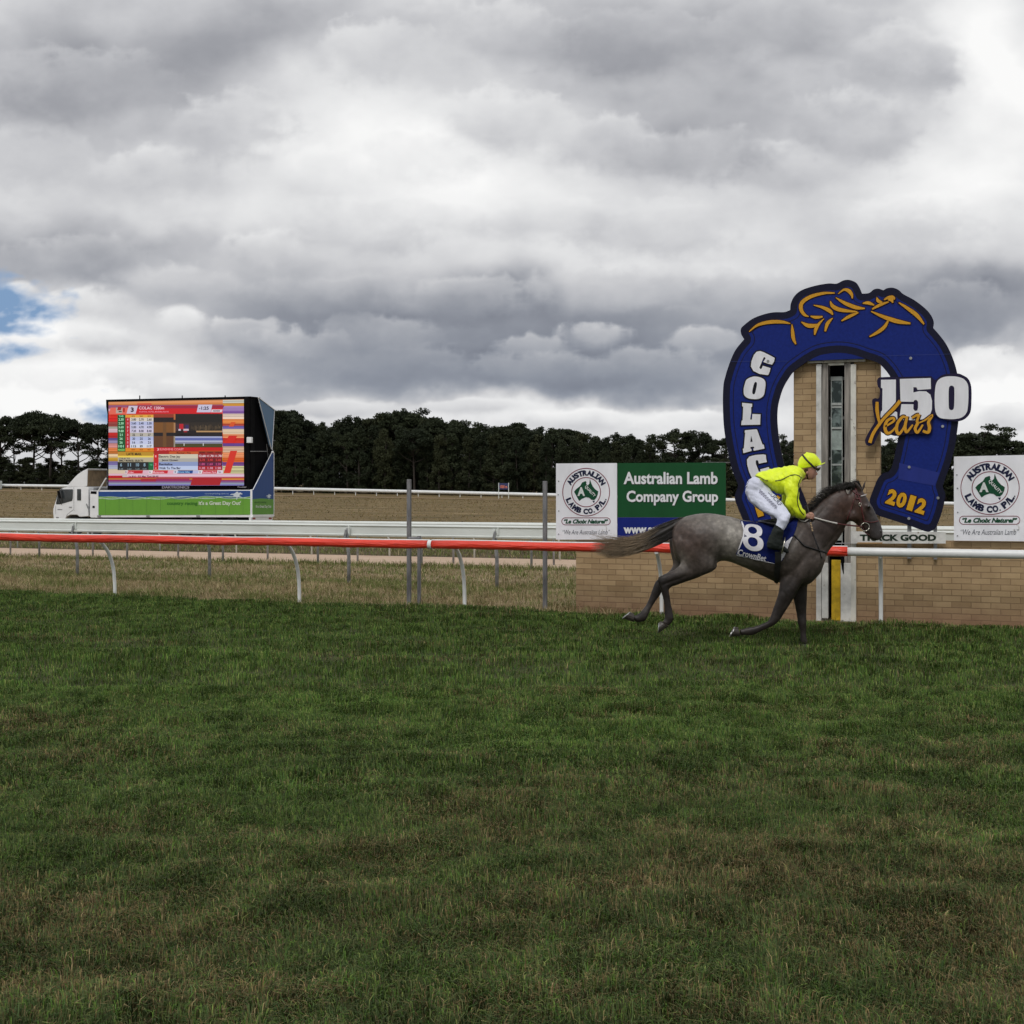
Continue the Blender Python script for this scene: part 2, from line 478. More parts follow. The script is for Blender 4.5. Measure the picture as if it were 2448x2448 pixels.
    q = np.stack([idx[:-1, :-1], idx[1:, :-1], idx[1:, 1:], idx[:-1, 1:]], -1).reshape(-1, 4)
    sv = np.array(sd[:]); cen = (V.reshape(-1, 3)[q].mean(1) - np.array([0, 0, H])) / RAD; cen /= np.linalg.norm(cen, axis=1)[:, None]
    q = q[(cen @ sv) < math.cos(R(16))]            # the bright gap the sun comes through
    me = bpy.data.meshes.new('sky'); nv = n * m_
    me.vertices.add(nv); me.vertices.foreach_set('co', V.astype(np.float32).reshape(-1))
    me.loops.add(len(q) * 4); me.loops.foreach_set('vertex_index', q.astype(np.int32).reshape(-1))
    me.polygons.add(len(q)); me.polygons.foreach_set('loop_start', np.arange(len(q), dtype=np.int32) * 4)
    at = me.color_attributes.new('col', 'FLOAT_COLOR', 'POINT')
    cc = np.ones((nv, 4), np.float32); cc[:, :3] = C.reshape(-1, 3); at.data.foreach_set('color', cc.reshape(-1)); me.update()
    m0, nt, b = nodes('cloud_sky'); nt.nodes.remove(b)
    em = nt.nodes.new('ShaderNodeEmission'); a_ = nt.nodes.new('ShaderNodeAttribute'); a_.attribute_name = 'col'
    nt.links.new(a_.outputs['Color'], em.inputs[0]); nt.links.new(em.outputs[0], nt.nodes['Material Output'].inputs[0]); m0.cycles.emission_sampling = 'NONE'
    me.materials.append(m0)
    o = bpy.data.objects.new('sky', me); COL.objects.link(o); o['_o'] = (0, 0, 0); kind(o, 'structure')
D_ = 1.2671
BACKS = [(a_ * D_, b_ * D_, c_ * D_, d_ * D_, e_) for a_, b_, c_, d_, e_ in [
    (190, 110, 330, 130, -.26), (470, 60, 180, 90, -.10), (1230, 50, 330, 90, -.26), (1340, 170, 230, 80, -.16), (1250, 290, 260, 85, -.22), (1680, 150, 160, 110, -.12), (1560, 240, 260, 80, -.10),
    (90, 490, 230, 60, -.24), (360, 470, 220, 50, -.12), (650, 575, 340, 55, -.32), (950, 600, 260, 45, -.22), (1250, 590, 300, 60, -.20), (900, 690, 440, 60, -.40), (500, 640, 150, 45, -.16), (1000, 745, 330, 32, -.22), (1300, 680, 240, 60, -.18), (1820, 600, 240, 75, -.44), (1900, 560, 160, 40, -.10),
    (620, 270, 170, 80, .22), (850, 340, 200, 70, .22), (1850, 90, 130, 190, .36), (1780, 330, 200, 120, .16), (560, 130, 90, 60, .14), (400, 390, 200, 40, .10), (90, 610, 170, 60, .26), (60, 720, 200, 50, .34), (300, 720, 150, 40, .16), (1050, 800, 450, 30, .26), (1840, 735, 170, 45, .40), (1890, 800, 120, 50, .10), (1100, 500, 200, 40, .05)]]
LUMPS = [(a_ * D_, b_ * D_, c_ * D_, d_ * D_, e_, f_) for a_, b_, c_, d_, e_, f_ in [
    (170, 575, 110, 42, .52, .98), (40, 545, 60, 20, .70, .98), (60, 655, 90, 30, .62, .95), (190, 650, 105, 38, .40, .82), (110, 715, 130, 40, .66, 1.0), (240, 705, 100, 36, .55, .95), (350, 610, 60, 34, .60, .98), (460, 640, 110, 46, .30, .72), (330, 740, 110, 30, .45, .82),
    (560, 660, 140, 44, .30, .60), (700, 640, 150, 52, .26, .55), (1110, 640, 90, 36, .34, .70), (1000, 665, 80, 34, .34, .60), (1320, 650, 80, 34, .40, .68), (780, 700, 200, 48, .20, .46), (1000, 705, 190, 42, .20, .48), (1230, 700, 160, 45, .26, .55), (650, 780, 160, 26, .40, .76), (880, 775, 150, 20, .44, .80), (1100, 800, 180, 26, .50, .92), (1290, 800, 120, 30, .55, .92),
    (130, 500, 190, 62, .26, .58), (330, 540, 150, 50, .34, .66), (640, 560, 210, 58, .26, .58), (880, 570, 190, 48, .30, .62), (1150, 560, 200, 60, .34, .64), (1420, 560, 150, 60, .34, .62), (520, 480, 130, 55, .46, .78), (690, 430, 170, 70, .44, .82), (830, 410, 110, 55, .50, .90), (1010, 420, 150, 60, .50, .80), (1240, 440, 180, 70, .46, .74),
    (1290, 300, 180, 70, .28, .62), (1140, 270, 140, 70, .40, .72), (1460, 330, 150, 60, .44, .74), (1620, 250, 150, 90, .40, .70), (780, 300, 160, 60, .66, .98), (600, 330, 110, 60, .62, .90), (430, 250, 150, 90, .42, .70), (940, 230, 150, 80, .50, .78), (1820, 600, 160, 70, .18, .46), (1860, 700, 110, 46, .62, .98), (1900, 790, 80, 34, .48, .80), (1700, 440, 160, 80, .48, .76),
    (140, 170, 240, 90, .28, .54), (60, 300, 170, 80, .44, .66), (300, 330, 150, 60, .52, .78), (1200, 90, 240, 80, .26, .54), (1480, 60, 180, 80, .34, .60), (1700, 130, 120, 90, .40, .72), (700, 110, 150, 80, .48, .76), (960, 60, 130, 70, .44, .70)]]
BLUES = [(a_ * D_, b_ * D_, c_ * D_, d_ * D_, e_) for a_, b_, c_, d_, e_ in [(22, 578, 125, 62, 1.1), (14, 656, 75, 20, .95), (190, 772, 34, 34, .85), (50, 620, 70, 20, .9)]]
build_sky()

def grid_mesh(name, material, X, Y, zfun, k='structure'):
    gx, gy = np.meshgrid(X, Y); gz = zfun(gx, gy)
    n, m_ = gx.shape
    me = bpy.data.meshes.new(name)
    v = np.stack([gx, gy, gz], -1).reshape(-1, 3)
    idx = np.arange(n * m_).reshape(n, m_)
    q = np.stack([idx[:-1, :-1], idx[:-1, 1:], idx[1:, 1:], idx[1:, :-1]], -1).reshape(-1, 4)
    me.from_pydata(v.tolist(), [], q.tolist())
    me.polygons.foreach_set('use_smooth', [True] * len(me.polygons))
    me.materials.append(material)
    o = bpy.data.objects.new(name, me); COL.objects.link(o); o['_o'] = (0, 0, 0)
    return kind(o, k)
def strip_mesh(name, material, s0, s1, x0, x1, up, ns=12, nx=120, wob=0.0):
    """a strip that runs along the track, between two distances s = Y + X / 3"""
    me = bpy.data.meshes.new(name); vs = []; fs = []
    for i in range(ns + 1):
        for j in range(nx + 1):
            X = x0 + (x1 - x0) * j / nx
            w_ = wob * (vnoise(np.array(X * .8), np.array(i * 7.7), 5) - .5) if i in (0, ns) else 0
            Y = s0 + (s1 - s0) * i / ns - .333 * X + float(w_)
            vs.append((X, Y, tz(X, Y) + (up if 0 < i < ns else up * .3)))
    for i in range(ns):
        for j in range(nx):
            a_ = i * (nx + 1) + j; fs.append((a_, a_ + 1, a_ + nx + 2, a_ + nx + 1))
    me.from_pydata(vs, [], fs); me.materials.append(material); me.polygons.foreach_set('use_smooth', [True] * len(me.polygons))
    o = bpy.data.objects.new(name, me); COL.objects.link(o); o['_o'] = (0, 0, 0)
    return kind(o, 'structure')

def ground_mat(name, cols, scale, rough=.95, bump=.02, bs=30, fine=None, stretch=(1, 1, 1)):
    m_, nt, b = nodes(name); N = nt.nodes.new; L = nt.links.new
    tc = N('ShaderNodeTexCoord'); mp = N('ShaderNodeMapping'); L(tc.outputs['Object'], mp.inputs[0]); mp.inputs['Rotation'].default_value = (0, 0, R(18.4)); mp.inputs['Scale'].default_value = stretch
    n = N('ShaderNodeTexNoise'); L(mp.outputs[0], n.inputs['Vector']); n.inputs['Scale'].default_value = scale; n.inputs['Detail'].default_value = 11; n.inputs['Roughness'].default_value = .68
    n2 = N('ShaderNodeTexNoise'); L(mp.outputs[0], n2.inputs['Vector']); n2.inputs['Scale'].default_value = scale * 14; n2.inputs['Detail'].default_value = 6; n2.inputs['Roughness'].default_value = .7
    ad = N('ShaderNodeMath'); ad.operation = 'MULTIPLY_ADD'; L(n2.outputs['Fac'], ad.inputs[0]); ad.inputs[1].default_value = .5 if fine is None else fine
    sb = N('ShaderNodeMath'); sb.operation = 'SUBTRACT'; L(n.outputs['Fac'], sb.inputs[0]); sb.inputs[1].default_value = .25 if fine is None else fine / 2
    L(sb.outputs[0], ad.inputs[2])
    rp = N('ShaderNodeValToRGB'); L(ad.outputs[0], rp.inputs[0]); e = rp.color_ramp.elements
    e[0].position = .3; e[0].color = (*cols[0], 1); e[1].position = .72; e[1].color = (*cols[-1], 1)
    for i, c in enumerate(cols[1:-1]):
        q = e.new(.3 + .42 * (i + 1) / (len(cols) - 1)); q.color = (*c, 1)
    L(rp.outputs[0], b.inputs['Base Color']); b.inputs['Roughness'].default_value = rough; b.inputs['Specular IOR Level'].default_value = .15
    n3 = N('ShaderNodeTexNoise'); L(tc.outputs['Object'], n3.inputs['Vector']); n3.inputs['Scale'].default_value = bs; n3.inputs['Detail'].default_value = 5
    bp = N('ShaderNodeBump'); bp.inputs['Distance'].default_value = bump; L(n3.outputs['Fac'], bp.inputs['Height']); L(bp.outputs[0], b.inputs['Normal'])
    return m_
M_field = ground_mat('dry_field', [(.075, .060, .027), (.135, .10, .047), (.185, .134, .064), (.30, .23, .13)], .30, stretch=(.40, 1.3, 1), fine=.75, bump=.05, bs=4)
M_verge = ground_mat('verge_soil', [(.13, .10, .055), (.25, .195, .115), (.36, .28, .175)], 1.2, bump=.03)
M_turf = ground_mat('turf_soil', [(.030, .034, .014), (.055, .060, .026), (.095, .085, .045)], 2.2, bump=.02)
M_dirt = ground_mat('dirt_track', [(.40, .29, .205), (.50, .375, .275), (.56, .43, .325)], .9, bump=.015, stretch=(1, 3, 1), fine=.25)

X_ = np.concatenate([np.linspace(-2400, -300, 10), np.linspace(-270, -40, 60), np.linspace(-36, 36, 73), np.linspace(40, 270, 60), np.linspace(300, 2400, 10)])
Y_ = np.concatenate([np.linspace(-60, 0, 5), np.linspace(1, 60, 90), np.linspace(61, 320, 180), np.linspace(340, 2600, 20)])
ground = grid_mesh('ground', M_field, X_, Y_, lambda x, y: terr(x, y) - .03)
verge = strip_mesh('verge', M_verge, 17.6, 29.4, -40, 40, .012, 14, 200)
turf = strip_mesh('racing_turf', M_turf, -6, 18.15, -30, 30, .03, 14, 160, .35)
track = strip_mesh('dirt_training_track', M_dirt, 28.85, 35.7, -45, 45, .03, 12, 200, .5)
backstrip = strip_mesh('grass_strip', ground_mat('dark_brown_rough', [(.04, .032, .018), (.085, .062, .034), (.12, .09, .05)], .7), 35.8, 44.0, -50, 50, .012, 10, 160)  # strip of darker brown rough grass past the dirt track
farstrip = strip_mesh('far_path', ground_mat('pale_path', [(.16, .11, .06), (.24, .17, .10), (.30, .22, .14)], .3, stretch=(1, 5, 1)), 160, 164.5, -130, 110, .05, 4, 80, 1.5)

# ------------------------------------------------------------------ grass
def blades(name, n, sampler, length, width, palette, material, bend=.9, zoff=.02, mound=0.0):
    x, y = sampler(n); n = len(x)
    z = terr(x, y) + zoff
    pn = fbm(x * 1.3, y * 1.3, 3); pf = fbm(x * 5, y * 5, 9)
    Ln = length * (0.55 + .9 * rng.random(n)) * (.55 + .9 * pf)
    W = width(y) * (.7 + .6 * rng.random(n))
    comb = fbm(x * 2.6, y * 2.6, 21) * 18
    az = comb + rng.normal(0, 1.15, n)
    lean = np.clip(bend * (.45 + 1.0 * rng.random(n) * (.6 + pn)), .05, 1.9)
    dx, dy = np.cos(az), np.sin(az)
    sx, sy = -dy, dx
    fl = rng.random(n) < .5                       # a twist so that blades do not all turn their edge one way
    sx = np.where(fl, sx, .5 * dx - .5 * dy); sy = np.where(fl, sy, .5 * dy + .5 * dx)
    l1 = lean * .45; l2 = np.minimum(lean * 1.2, 1.75)
    mx = x + dx * np.sin(l1) * Ln * .5; my = y + dy * np.sin(l1) * Ln * .5; mz = z + np.cos(l1) * Ln * .5
    tx = mx + dx * np.sin(l2) * Ln * .5; ty = my + dy * np.sin(l2) * Ln * .5; tz_ = np.maximum(mz + np.cos(l2) * Ln * .5, z + .005)
    V = np.empty((n, 5, 3), np.float32)
    zb = z - .02
    if mound:
        hm = mound * (fbm(x * 1.5, y * 2.6, 83) ** 1.5); mz = mz + hm; tz_ = tz_ + hm; z = z + hm
    V[:, 0] = np.stack([x - sx * W / 2, y - sy * W / 2, zb], -1); V[:, 1] = np.stack([x + sx * W / 2, y + sy * W / 2, zb], -1)
    V[:, 2] = np.stack([mx - sx * W * .4, my - sy * W * .4, mz], -1); V[:, 3] = np.stack([mx + sx * W * .4, my + sy * W * .4, mz], -1)
    V[:, 4] = np.stack([tx, ty, tz_], -1)
    T = np.array([[0, 1, 3], [0, 3, 2], [2, 3, 4]], np.int32)
    I = (np.arange(n, dtype=np.int32)[:, None, None] * 5 + T[None]).reshape(-1)
    col = palette(x, y, n).astype(np.float32)
    C = np.ones((n, 5, 4), np.float32); C[:, :, :3] = col[:, None, :]
    C[:, 4, :3] *= 1.12
    me = bpy.data.meshes.new(name)
    me.vertices.add(n * 5); me.vertices.foreach_set('co', V.reshape(-1))
    me.loops.add(n * 9); me.loops.foreach_set('vertex_index', I)
    me.polygons.add(n * 3); me.polygons.foreach_set('loop_start', np.arange(n * 3, dtype=np.int32) * 3)
    me.polygons.foreach_set('use_smooth', np.zeros(n * 3, bool))
    at = me.color_attributes.new('col', 'FLOAT_COLOR', 'POINT'); at.data.foreach_set('color', C.reshape(-1))
    me.update(); me.materials.append(material)
    o = bpy.data.objects.new(name, me); COL.objects.link(o); o['_o'] = (0, 0, 0)
    return o
def grass_material(name, sat=1.0):
    m_, nt, b = nodes(name); N = nt.nodes.new; L = nt.links.new
    at = N('ShaderNodeAttribute'); at.attribute_name = 'col'
    L(at.outputs['Color'], b.inputs['Base Color']); b.inputs['Roughness'].default_value = .7; b.inputs['Specular IOR Level'].default_value = .08
    tr = N('ShaderNodeBsdfTranslucent'); L(at.outputs['Color'], tr.inputs[0])
    mx = N('ShaderNodeMixShader'); mx.inputs[0].default_value = .22
    L(b.outputs[0], mx.inputs[1]); L(tr.outputs[0], mx.inputs[2]); L(mx.outputs[0], nt.nodes['Material Output'].inputs[0])
    return m_
M_blade = grass_material('grass_blade')
def turf_sampler(y0, y1, k=.47, pad=1.3):
    def f(n):
        y = y0 + (y1 - y0) * rng.random(int(n * 1.6)); w_ = k * y + pad
        wm = k * y1 + pad
        x = (rng.random(len(y)) * 2 - 1) * wm
        ok = (np.abs(x) < w_) & (y + .333 * x < 18.1 + .45 * (fbm(x * .9, y * .9, 4) - .5) * 2 + .0 * x)
        dens = fbm(x * 2.3, y * 2.3, 31)
        ok &= rng.random(len(y)) < (.35 + 1.1 * dens)
        return x[ok][:n], y[ok][:n]
    return f
def turf_palette(x, y, n):
    g = np.array([[.062, .118, .022], [.048, .098, .020], [.092, .140, .036], [.040, .080, .026], [.120, .145, .050]])
    b_ = np.array([[.140, .105, .055], [.100, .072, .036], [.185, .145, .085], [.080, .062, .040]])
    o_ = np.array([[.056, .080, .032], [.074, .086, .040], [.046, .070, .030]])
    big = fbm(x * .55, y * 1.1, 41); mid = fbm(x * 2.2, y * 3.4, 47)
    near = np.clip((11.0 - y) / 6.0, 0, 1)
    pb = np.clip(.01 + .34 * near ** 1.5 + .9 * (big - .56) + .8 * (mid - .55), .01, .75)
    po = np.clip(.10 + .55 * near ** .9 + .6 * (big - .5), .05, .85)
    r1 = rng.random(n)
    c = g[rng.integers(0, 5, n)]
    c = np.where((rng.random(n) < po)[:, None], o_[rng.integers(0, 3, n)], c)
    c = np.where((r1 < pb)[:, None], b_[rng.integers(0, 4, n)], c)
    fine = fbm(x * 7, y * 11, 53)
    rip = fbm(x * .8, y * 3.0, 91)
    c = c * (1 - .16 * np.clip((y - 11) / 5, 0, 1))[:, None] * np.array([1.0, .97, 1.0])
    c = c * np.array([1.62, 1.66, 1.40]) * (.66 + .36 * mid + .36 * rip)[:, None] * (.62 + .70 * fine)[:, None] * (.60 + .85 * rng.random(n) ** 1.5)[:, None]
    return c
gr = []
for nm, n, y0, y1, ln, wd in (('a', 300000, 4.0, 7.2, .056, lambda y: .0042 + 0 * y), ('b', 300000, 7.2, 11.0, .050, lambda y: .0056 + 0 * y), ('c', 510000, 11.0, 26.5, .042, lambda y: .0066 + .00030 * (y - 11))):
    o = blades('grass', n, turf_sampler(y0, y1), ln, wd, turf_palette, M_blade, bend=1.9, zoff=.03, mound=.085)
    gr.append(o)
# one lawn: join the three bands
def join(objs, name):
    co, idx, cl = [], [], []; base = 0
    for o in objs:
        me = o.data; n = len(me.vertices)
        v = np.empty(n * 3, np.float32); me.vertices.foreach_get('co', v); co.append(v)
        i = np.empty(len(me.loops), np.int32); me.loops.foreach_get('vertex_index', i); idx.append(i + base); base += n
        c = np.empty(n * 4, np.float32); me.color_attributes['col'].data.foreach_get('color', c); cl.append(c)
    co, idx, cl = np.concatenate(co), np.concatenate(idx), np.concatenate(cl)
    me = bpy.data.meshes.new(name); me.vertices.add(base); me.vertices.foreach_set('co', co)
    me.loops.add(len(idx)); me.loops.foreach_set('vertex_index', idx)
    me.polygons.add(len(idx) // 3); me.polygons.foreach_set('loop_start', np.arange(len(idx) // 3, dtype=np.int32) * 3)
    at = me.color_attributes.new('col', 'FLOAT_COLOR', 'POINT'); at.data.foreach_set('color', cl)
    me.update(); me.materials.append(objs[0].data.materials[0])
    for o in objs:
        m0 = o.data; bpy.data.objects.remove(o); bpy.data.meshes.remove(m0)
    o = bpy.data.objects.new(name, me); COL.objects.link(o); o['_o'] = (0, 0, 0)
    return o
lawn = kind(tag(join(gr, 'grass'), 'green and browned turf grass blades covering the racing track', 'grass'), 'stuff')
def verge_sampler(s0, s1, x0, x1, band=None):
    def f(n):
        x = x0 + (x1 - x0) * rng.random(n); s = s0 + (s1 - s0) * rng.random(n); y = s - .333 * x
        ok = rng.random(n) < .15 + 1.3 * (fbm(x * 1.1, y * 1.6, 61) - .1)
        return x[ok], y[ok]
    return f
def verge_palette(x, y, n):
    s = y + .333 * x
    p = np.array([[.34, .275, .15], [.42, .345, .20], [.25, .20, .105], [.17, .20, .065], [.15, .18, .055]])
    t = fbm(x * .8, s * 2.0, 71)
    green = np.clip((t - .38) * 3.4 + .35 * (np.abs(s - 22.8) < 1.2) + .5 * (s > 27.6), .08, .8)
    k = np.where(rng.random(n) < green, rng.integers(3, 5, n), rng.integers(0, 3, n))
    return p[k] * (.7 + .5 * rng.random(n))[:, None]
vg = [blades('rough_grass', 90000, verge_sampler(17.9, 23.2, -13.5, 2.5), .11, lambda y: .010 + 0 * y, verge_palette, M_blade, .95, .01),
      blades('rough_grass', 52000, verge_sampler(22.5, 28.9, -18, 3), .10, lambda y: .014 + 0 * y, verge_palette, M_blade, 1.0, .01),
      blades('rough_grass', 9000, verge_sampler(28.2, 29.0, -19, 3), .14, lambda y: .016 + 0 * y, verge_palette, M_blade, .8, .01),
      blades('rough_grass', 16000, verge_sampler(35.8, 44, -24, 3.5), .13, lambda y: .022 + 0 * y, verge_palette, M_blade, .9, .01)]
kind(tag(join(vg, 'rough_grass'), 'dry tan and green rough grass beyond the running rail', 'grass'), 'stuff')


def field_palette(x, y, n):
    p = np.array([[.25, .185, .085], [.22, .16, .075], [.20, .155, .07], [.28, .21, .11], [.18, .17, .07]])
    return p[rng.integers(0, 5, n)] * (.85 + .3 * rng.random(n))[:, None]
kind(tag(blades('field_grass', 60000, verge_sampler(46, 165, -80, 50), .13, lambda y: .04 + .0006 * y, field_palette, M_blade, 1.9, -.03),
     'brown dry pasture grass across the middle of the course', 'grass'), 'stuff')

# ------------------------------------------------------------------ rails
M_white = mat('white_rail_plastic', (.74, .76, .75), .38, .05, 3, spec=.5, spots=((.45, .47, .44), 9, .66))
M_whiteold = mat('weathered_white_rail', (.66, .70, .67), .5, .05, 2, spots=((.42, .44, .40), 4, .66), stretch=(.4, .4, 1))
M_red = mat('red_rail_wrap', (.78, .050, .024), .38, .10, 2.5, bump=.03, bscale=7, spots=((.50, .03, .015), 5, .60), stretch=(.5, .5, 4))
M_galv = mat('galvanised_steel', (.30, .31, .32), .55, .15, 9, metal=.35, spots=((.16, .155, .15), 16, .6))
M_greypost = mat('weathered_grey_post', (.17, .17, .175), .7, .2, 14, stretch=(1, 1, .2), spots=((.09, .085, .08), 22, .6))
TD = Vector((1, -.333, 0)).normalized(); TN = Vector((TD.y, -TD.x, 0))      # along the track; towards the viewer

base_px = [(275, 1428), (716, 1442), (1111, 1456), (1582, 1475), (2106, 1493)]
bases = [G(*p) for p in base_px]
d0 = (bases[-1] - bases[0]).normalized()
stepv = (bases[-1] - bases[0]) / 4
allb = [bases[0] - stepv] + bases + [bases[-1] + stepv, bases[-1] + stepv * 2]
allb = [bases[0] - stepv * 2] + allb
rail = empty('running_rail', allb[0])
tag(rail, 'nearest running rail, wrapped in red up to the winning post and bare white after it', 'rail')
RZ = 1.035; OVER = .40
def rail_pt(t):   # point on the rail axis
    p = bases[0] + d0 * t + TN * OVER; p.z = RZ; return p
L0 = (allb[0] - bases[0]).dot(d0) - 1; L1 = (allb[-1] - bases[0]).dot(d0) + 1
# where the red wrap ends (picture x 2026)
def t_at(px):
    lo, hi = L0, L1
    for _ in range(40):
        mm = (lo + hi) / 2; p = rail_pt(mm)
        if p.x / p.y * F + CX < px: lo = mm
        else: hi = mm
    return lo
tr = t_at(2026); tj = t_at(1029)
mb = MB(); mb.tube([rail_pt(tr - .15 + (L1 - tr + .15) * k / 20) for k in range(21)], .060, 20, flat=1.0); mb.build('white_beam', M_white, rail, smooth=True)
for (ta, tb) in ((L0, tj - .02), (tj + .02, tr)):
    mb = MB(); n = int((tb - ta) / .10)
    pts = []; rs = []
    for k in range(n + 1):
        t = ta + (tb - ta) * k / n; p = rail_pt(t); p.z += .004 * math.sin(t * 2.1); pts.append(p)
        rs.append(.066 + .0035 * math.sin(t * 9.3 + 2 * math.sin(t * 1.7)) + random.uniform(-.0016, .0016))
    mb.tube(pts, rs, 20); mb.build('red_wrap', M_red, rail, smooth=True)
    mb = MB(); mb.tube([p + Vector((0, 0, .0655)) + TN * -.012 for p in pts], .014, 6, flat=2.0); mb.build('white_top_highlight', M_white, rail, smooth=True)  # white top line of the rail, its highlight put in as a strip
mb = MB(); mb.tube([rail_pt(tj - .03), rail_pt(tj + .03)], .070, 20); mb.build('joint_collar', M_white, rail)
for b_ in allb:
    mb = MB(); top = b_ + TN * OVER
    pts = [b_ + Vector((0, 0, -.1)), b_ + Vector((0, 0, .30)) + TN * .015, b_ + Vector((0, 0, .58)) + TN * .07, b_ + Vector((0, 0, .80)) + TN * .19, b_ + Vector((0, 0, .93)) + TN * .32, top + Vector((0, 0, RZ - .055))]
    q = spline([tuple(p) for p in pts], 5, False)
    mb.tube(q, .030, 10); mb.build('post', M_white, rail, smooth=True)

def guard_rail(name, label, px, ztop, depth, hband, mt, step_extra=(3, 3), post_r=.035, over=.10, profile='w', pmat=None, group=None):
    bs = [G(*p) for p in px]
    dd = (bs[-1] - bs[0]); dd.z = 0; k = len(bs) - 1; dv = dd / k; du = dv.normalized(); nn = Vector((du.y, -du.x, 0))
    lst = [bs[0] - dv * (i + 1) for i in range(step_extra[0])][::-1] + bs + [bs[-1] + dv * (i + 1) for i in range(step_extra[1])]
    for p in lst: p.z = tz(p.x, p.y)
    r_ = empty(name, lst[0]); tag(r_, label, 'rail', group)
    A_ = lst[0] - dv * .6; B_ = lst[-1] + dv * .6
    def zt(p): return ztop if ztop is not None else None
    mb = MB(); n = 40; prof = {'w': [(0, 0), (.035, -.012), (.045, -.03), (.02, -.055), (.022, -.19), (.045, -.205), (.035, -.235), (0, -.24), (-.012, -.22), (-.012, -.03)],
                               'o': [(.05 * math.cos(t), hband / 2 * math.sin(t) - hband / 2) for t in [2 * math.pi * k / 10 for k in range(10)]]}[profile]
    sc_ = hband / .24 if profile == 'w' else 1
    rings = []
    for i in range(n + 1):
        p = A_ + (B_ - A_) * i / n; z0 = ztop if ztop < 90 else tz(p.x, p.y) + ztop - 100
        rings.append([Vector((p.x, p.y, z0 + q[1] * sc_)) + nn * (over + q[0]) for q in prof])
    vs = [p for r__ in rings for p in r__]; m_ = len(prof)
    mb.add(vs, [(i * m_ + j, i * m_ + (j + 1) % m_, (i + 1) * m_ + (j + 1) % m_, (i + 1) * m_ + j) for i in range(n) for j in range(m_)])
    mb.build('beam', mt, r_, smooth=(profile == 'o'))
    for p in lst:
        z0 = ztop if ztop < 90 else tz(p.x, p.y) + ztop - 100
        mb = MB(); t_ = Vector((p.x, p.y, z0 - hband * .35)) + nn * (over - .03)
        mb.tube([p + Vector((0, 0, -.15)), p + Vector((0, 0, .55)), t_ - Vector((0, 0, .25)), t_], post_r, 8); mb.build('post', pmat or M_galv, r_, smooth=True)
        if profile == 'w':
            mb = MB(); mb.box(Vector((p.x, p.y, z0 - hband * .42)) + nn * (over + .035) + du * .07, .03, .03, .17, t=du); mb.box(Vector((p.x, p.y, z0 - hband * .55)) + nn * (over + .04) - du * .01, .06, .03, .11, t=du + Vector((0, 0, .5)))
            mb.build('bracket', mt, r_, bevel=.004)
            mb = MB(); q = Vector((p.x, p.y, z0 - hband * .98)) + nn * (over + .055); mb.box(q + Vector((0, 0, .05)) + du * .0, .045, .012, .17, t=du, up=Vector((du.x * .22, du.y * .22, 1))); mb.build('strut', M_galv, r_)
    return r_
guard_rail('guard_rail', 'deep white channel rail on grey steel posts just behind the red one', [(185, 1378), (501, 1384), (834, 1398), (1188, 1408)], 1.185, .1, .245, M_whiteold, (2, 5))
guard_rail('training_rail', 'white rail on thin grey posts along the near edge of the dirt track', [(94, 1335), (304, 1342), (533, 1346), (760, 1350)], 1.035, .1, .09, M_whiteold, (2, 8), .03, profile='o')
guard_rail('training_rail', 'white rail on thin posts standing in the dirt track verge, just past the first one', [(25, 1329), (222, 1333), (426, 1338), (640, 1340), (855, 1345), (1084, 1350), (1324, 1354)], 1.0, .1, .08, M_whiteold, (1, 5), .028, profile='o')
guard_rail('training_rail', 'low pale rail along the far side of the dirt track, farthest before the truck', [(42, 1310), (210, 1310), (382, 1318), (565, 1324), (745, 1328), (931, 1332), (1134, 1334), (1338, 1342)], .62, .1, .08, M_whiteold, (1, 6), .026, profile='o', pmat=M_whiteold)

# far running rail
pp = [(-40, 1156.5), (650, 1164.5), (1100, 1174.5), (1328, 1180), (1748, 1192), (2270, 1200.5), (2500, 1207)]
fr_ = empty('far_running_rail', (0, 180, tz(0, 180))); tag(fr_, 'long thin white running rail in front of the dark trees', 'rail')
def far_y(px): return 178 / (1 + .333 * (px - CX) / F)
mb = MB(); pts = []
for px in range(-150, 2650, 25):
    Y = far_y(px); X = (px - CX) / F * Y; py = float(np.interp(px, [p[0] for p in pp], [p[1] for p in pp]))
    zt_ = H - (py + 3.5 - HY) / F * Y; pts.append(Vector((X, Y, zt_)))
mb.tube(pts, .26, 8); mb.build('beam', M_white, fr_, smooth=True)
for p in pts[::2]:
    mb = MB(); g = tz(p.x, p.y); mb.tube([Vector((p.x, p.y, g - .3)), Vector((p.x, p.y, p.z))], .07, 6); mb.build('post', M_white, fr_)
# pale box at the left end of the far rail
b0 = MB(); Yb = far_y(10); Xb = (10 - CX) / F * Yb
b0.box((Xb - 2.2, Yb - 1.2, tz(Xb, Yb) + .75), 4.2, 1.2, 1.5)
tag(b0.build('equipment_box', M_whiteold, origin=(Xb - 2.2, Yb - 1.2, tz(Xb, Yb)), bevel=.05), 'small pale box standing at the left end of the far rail', 'box')

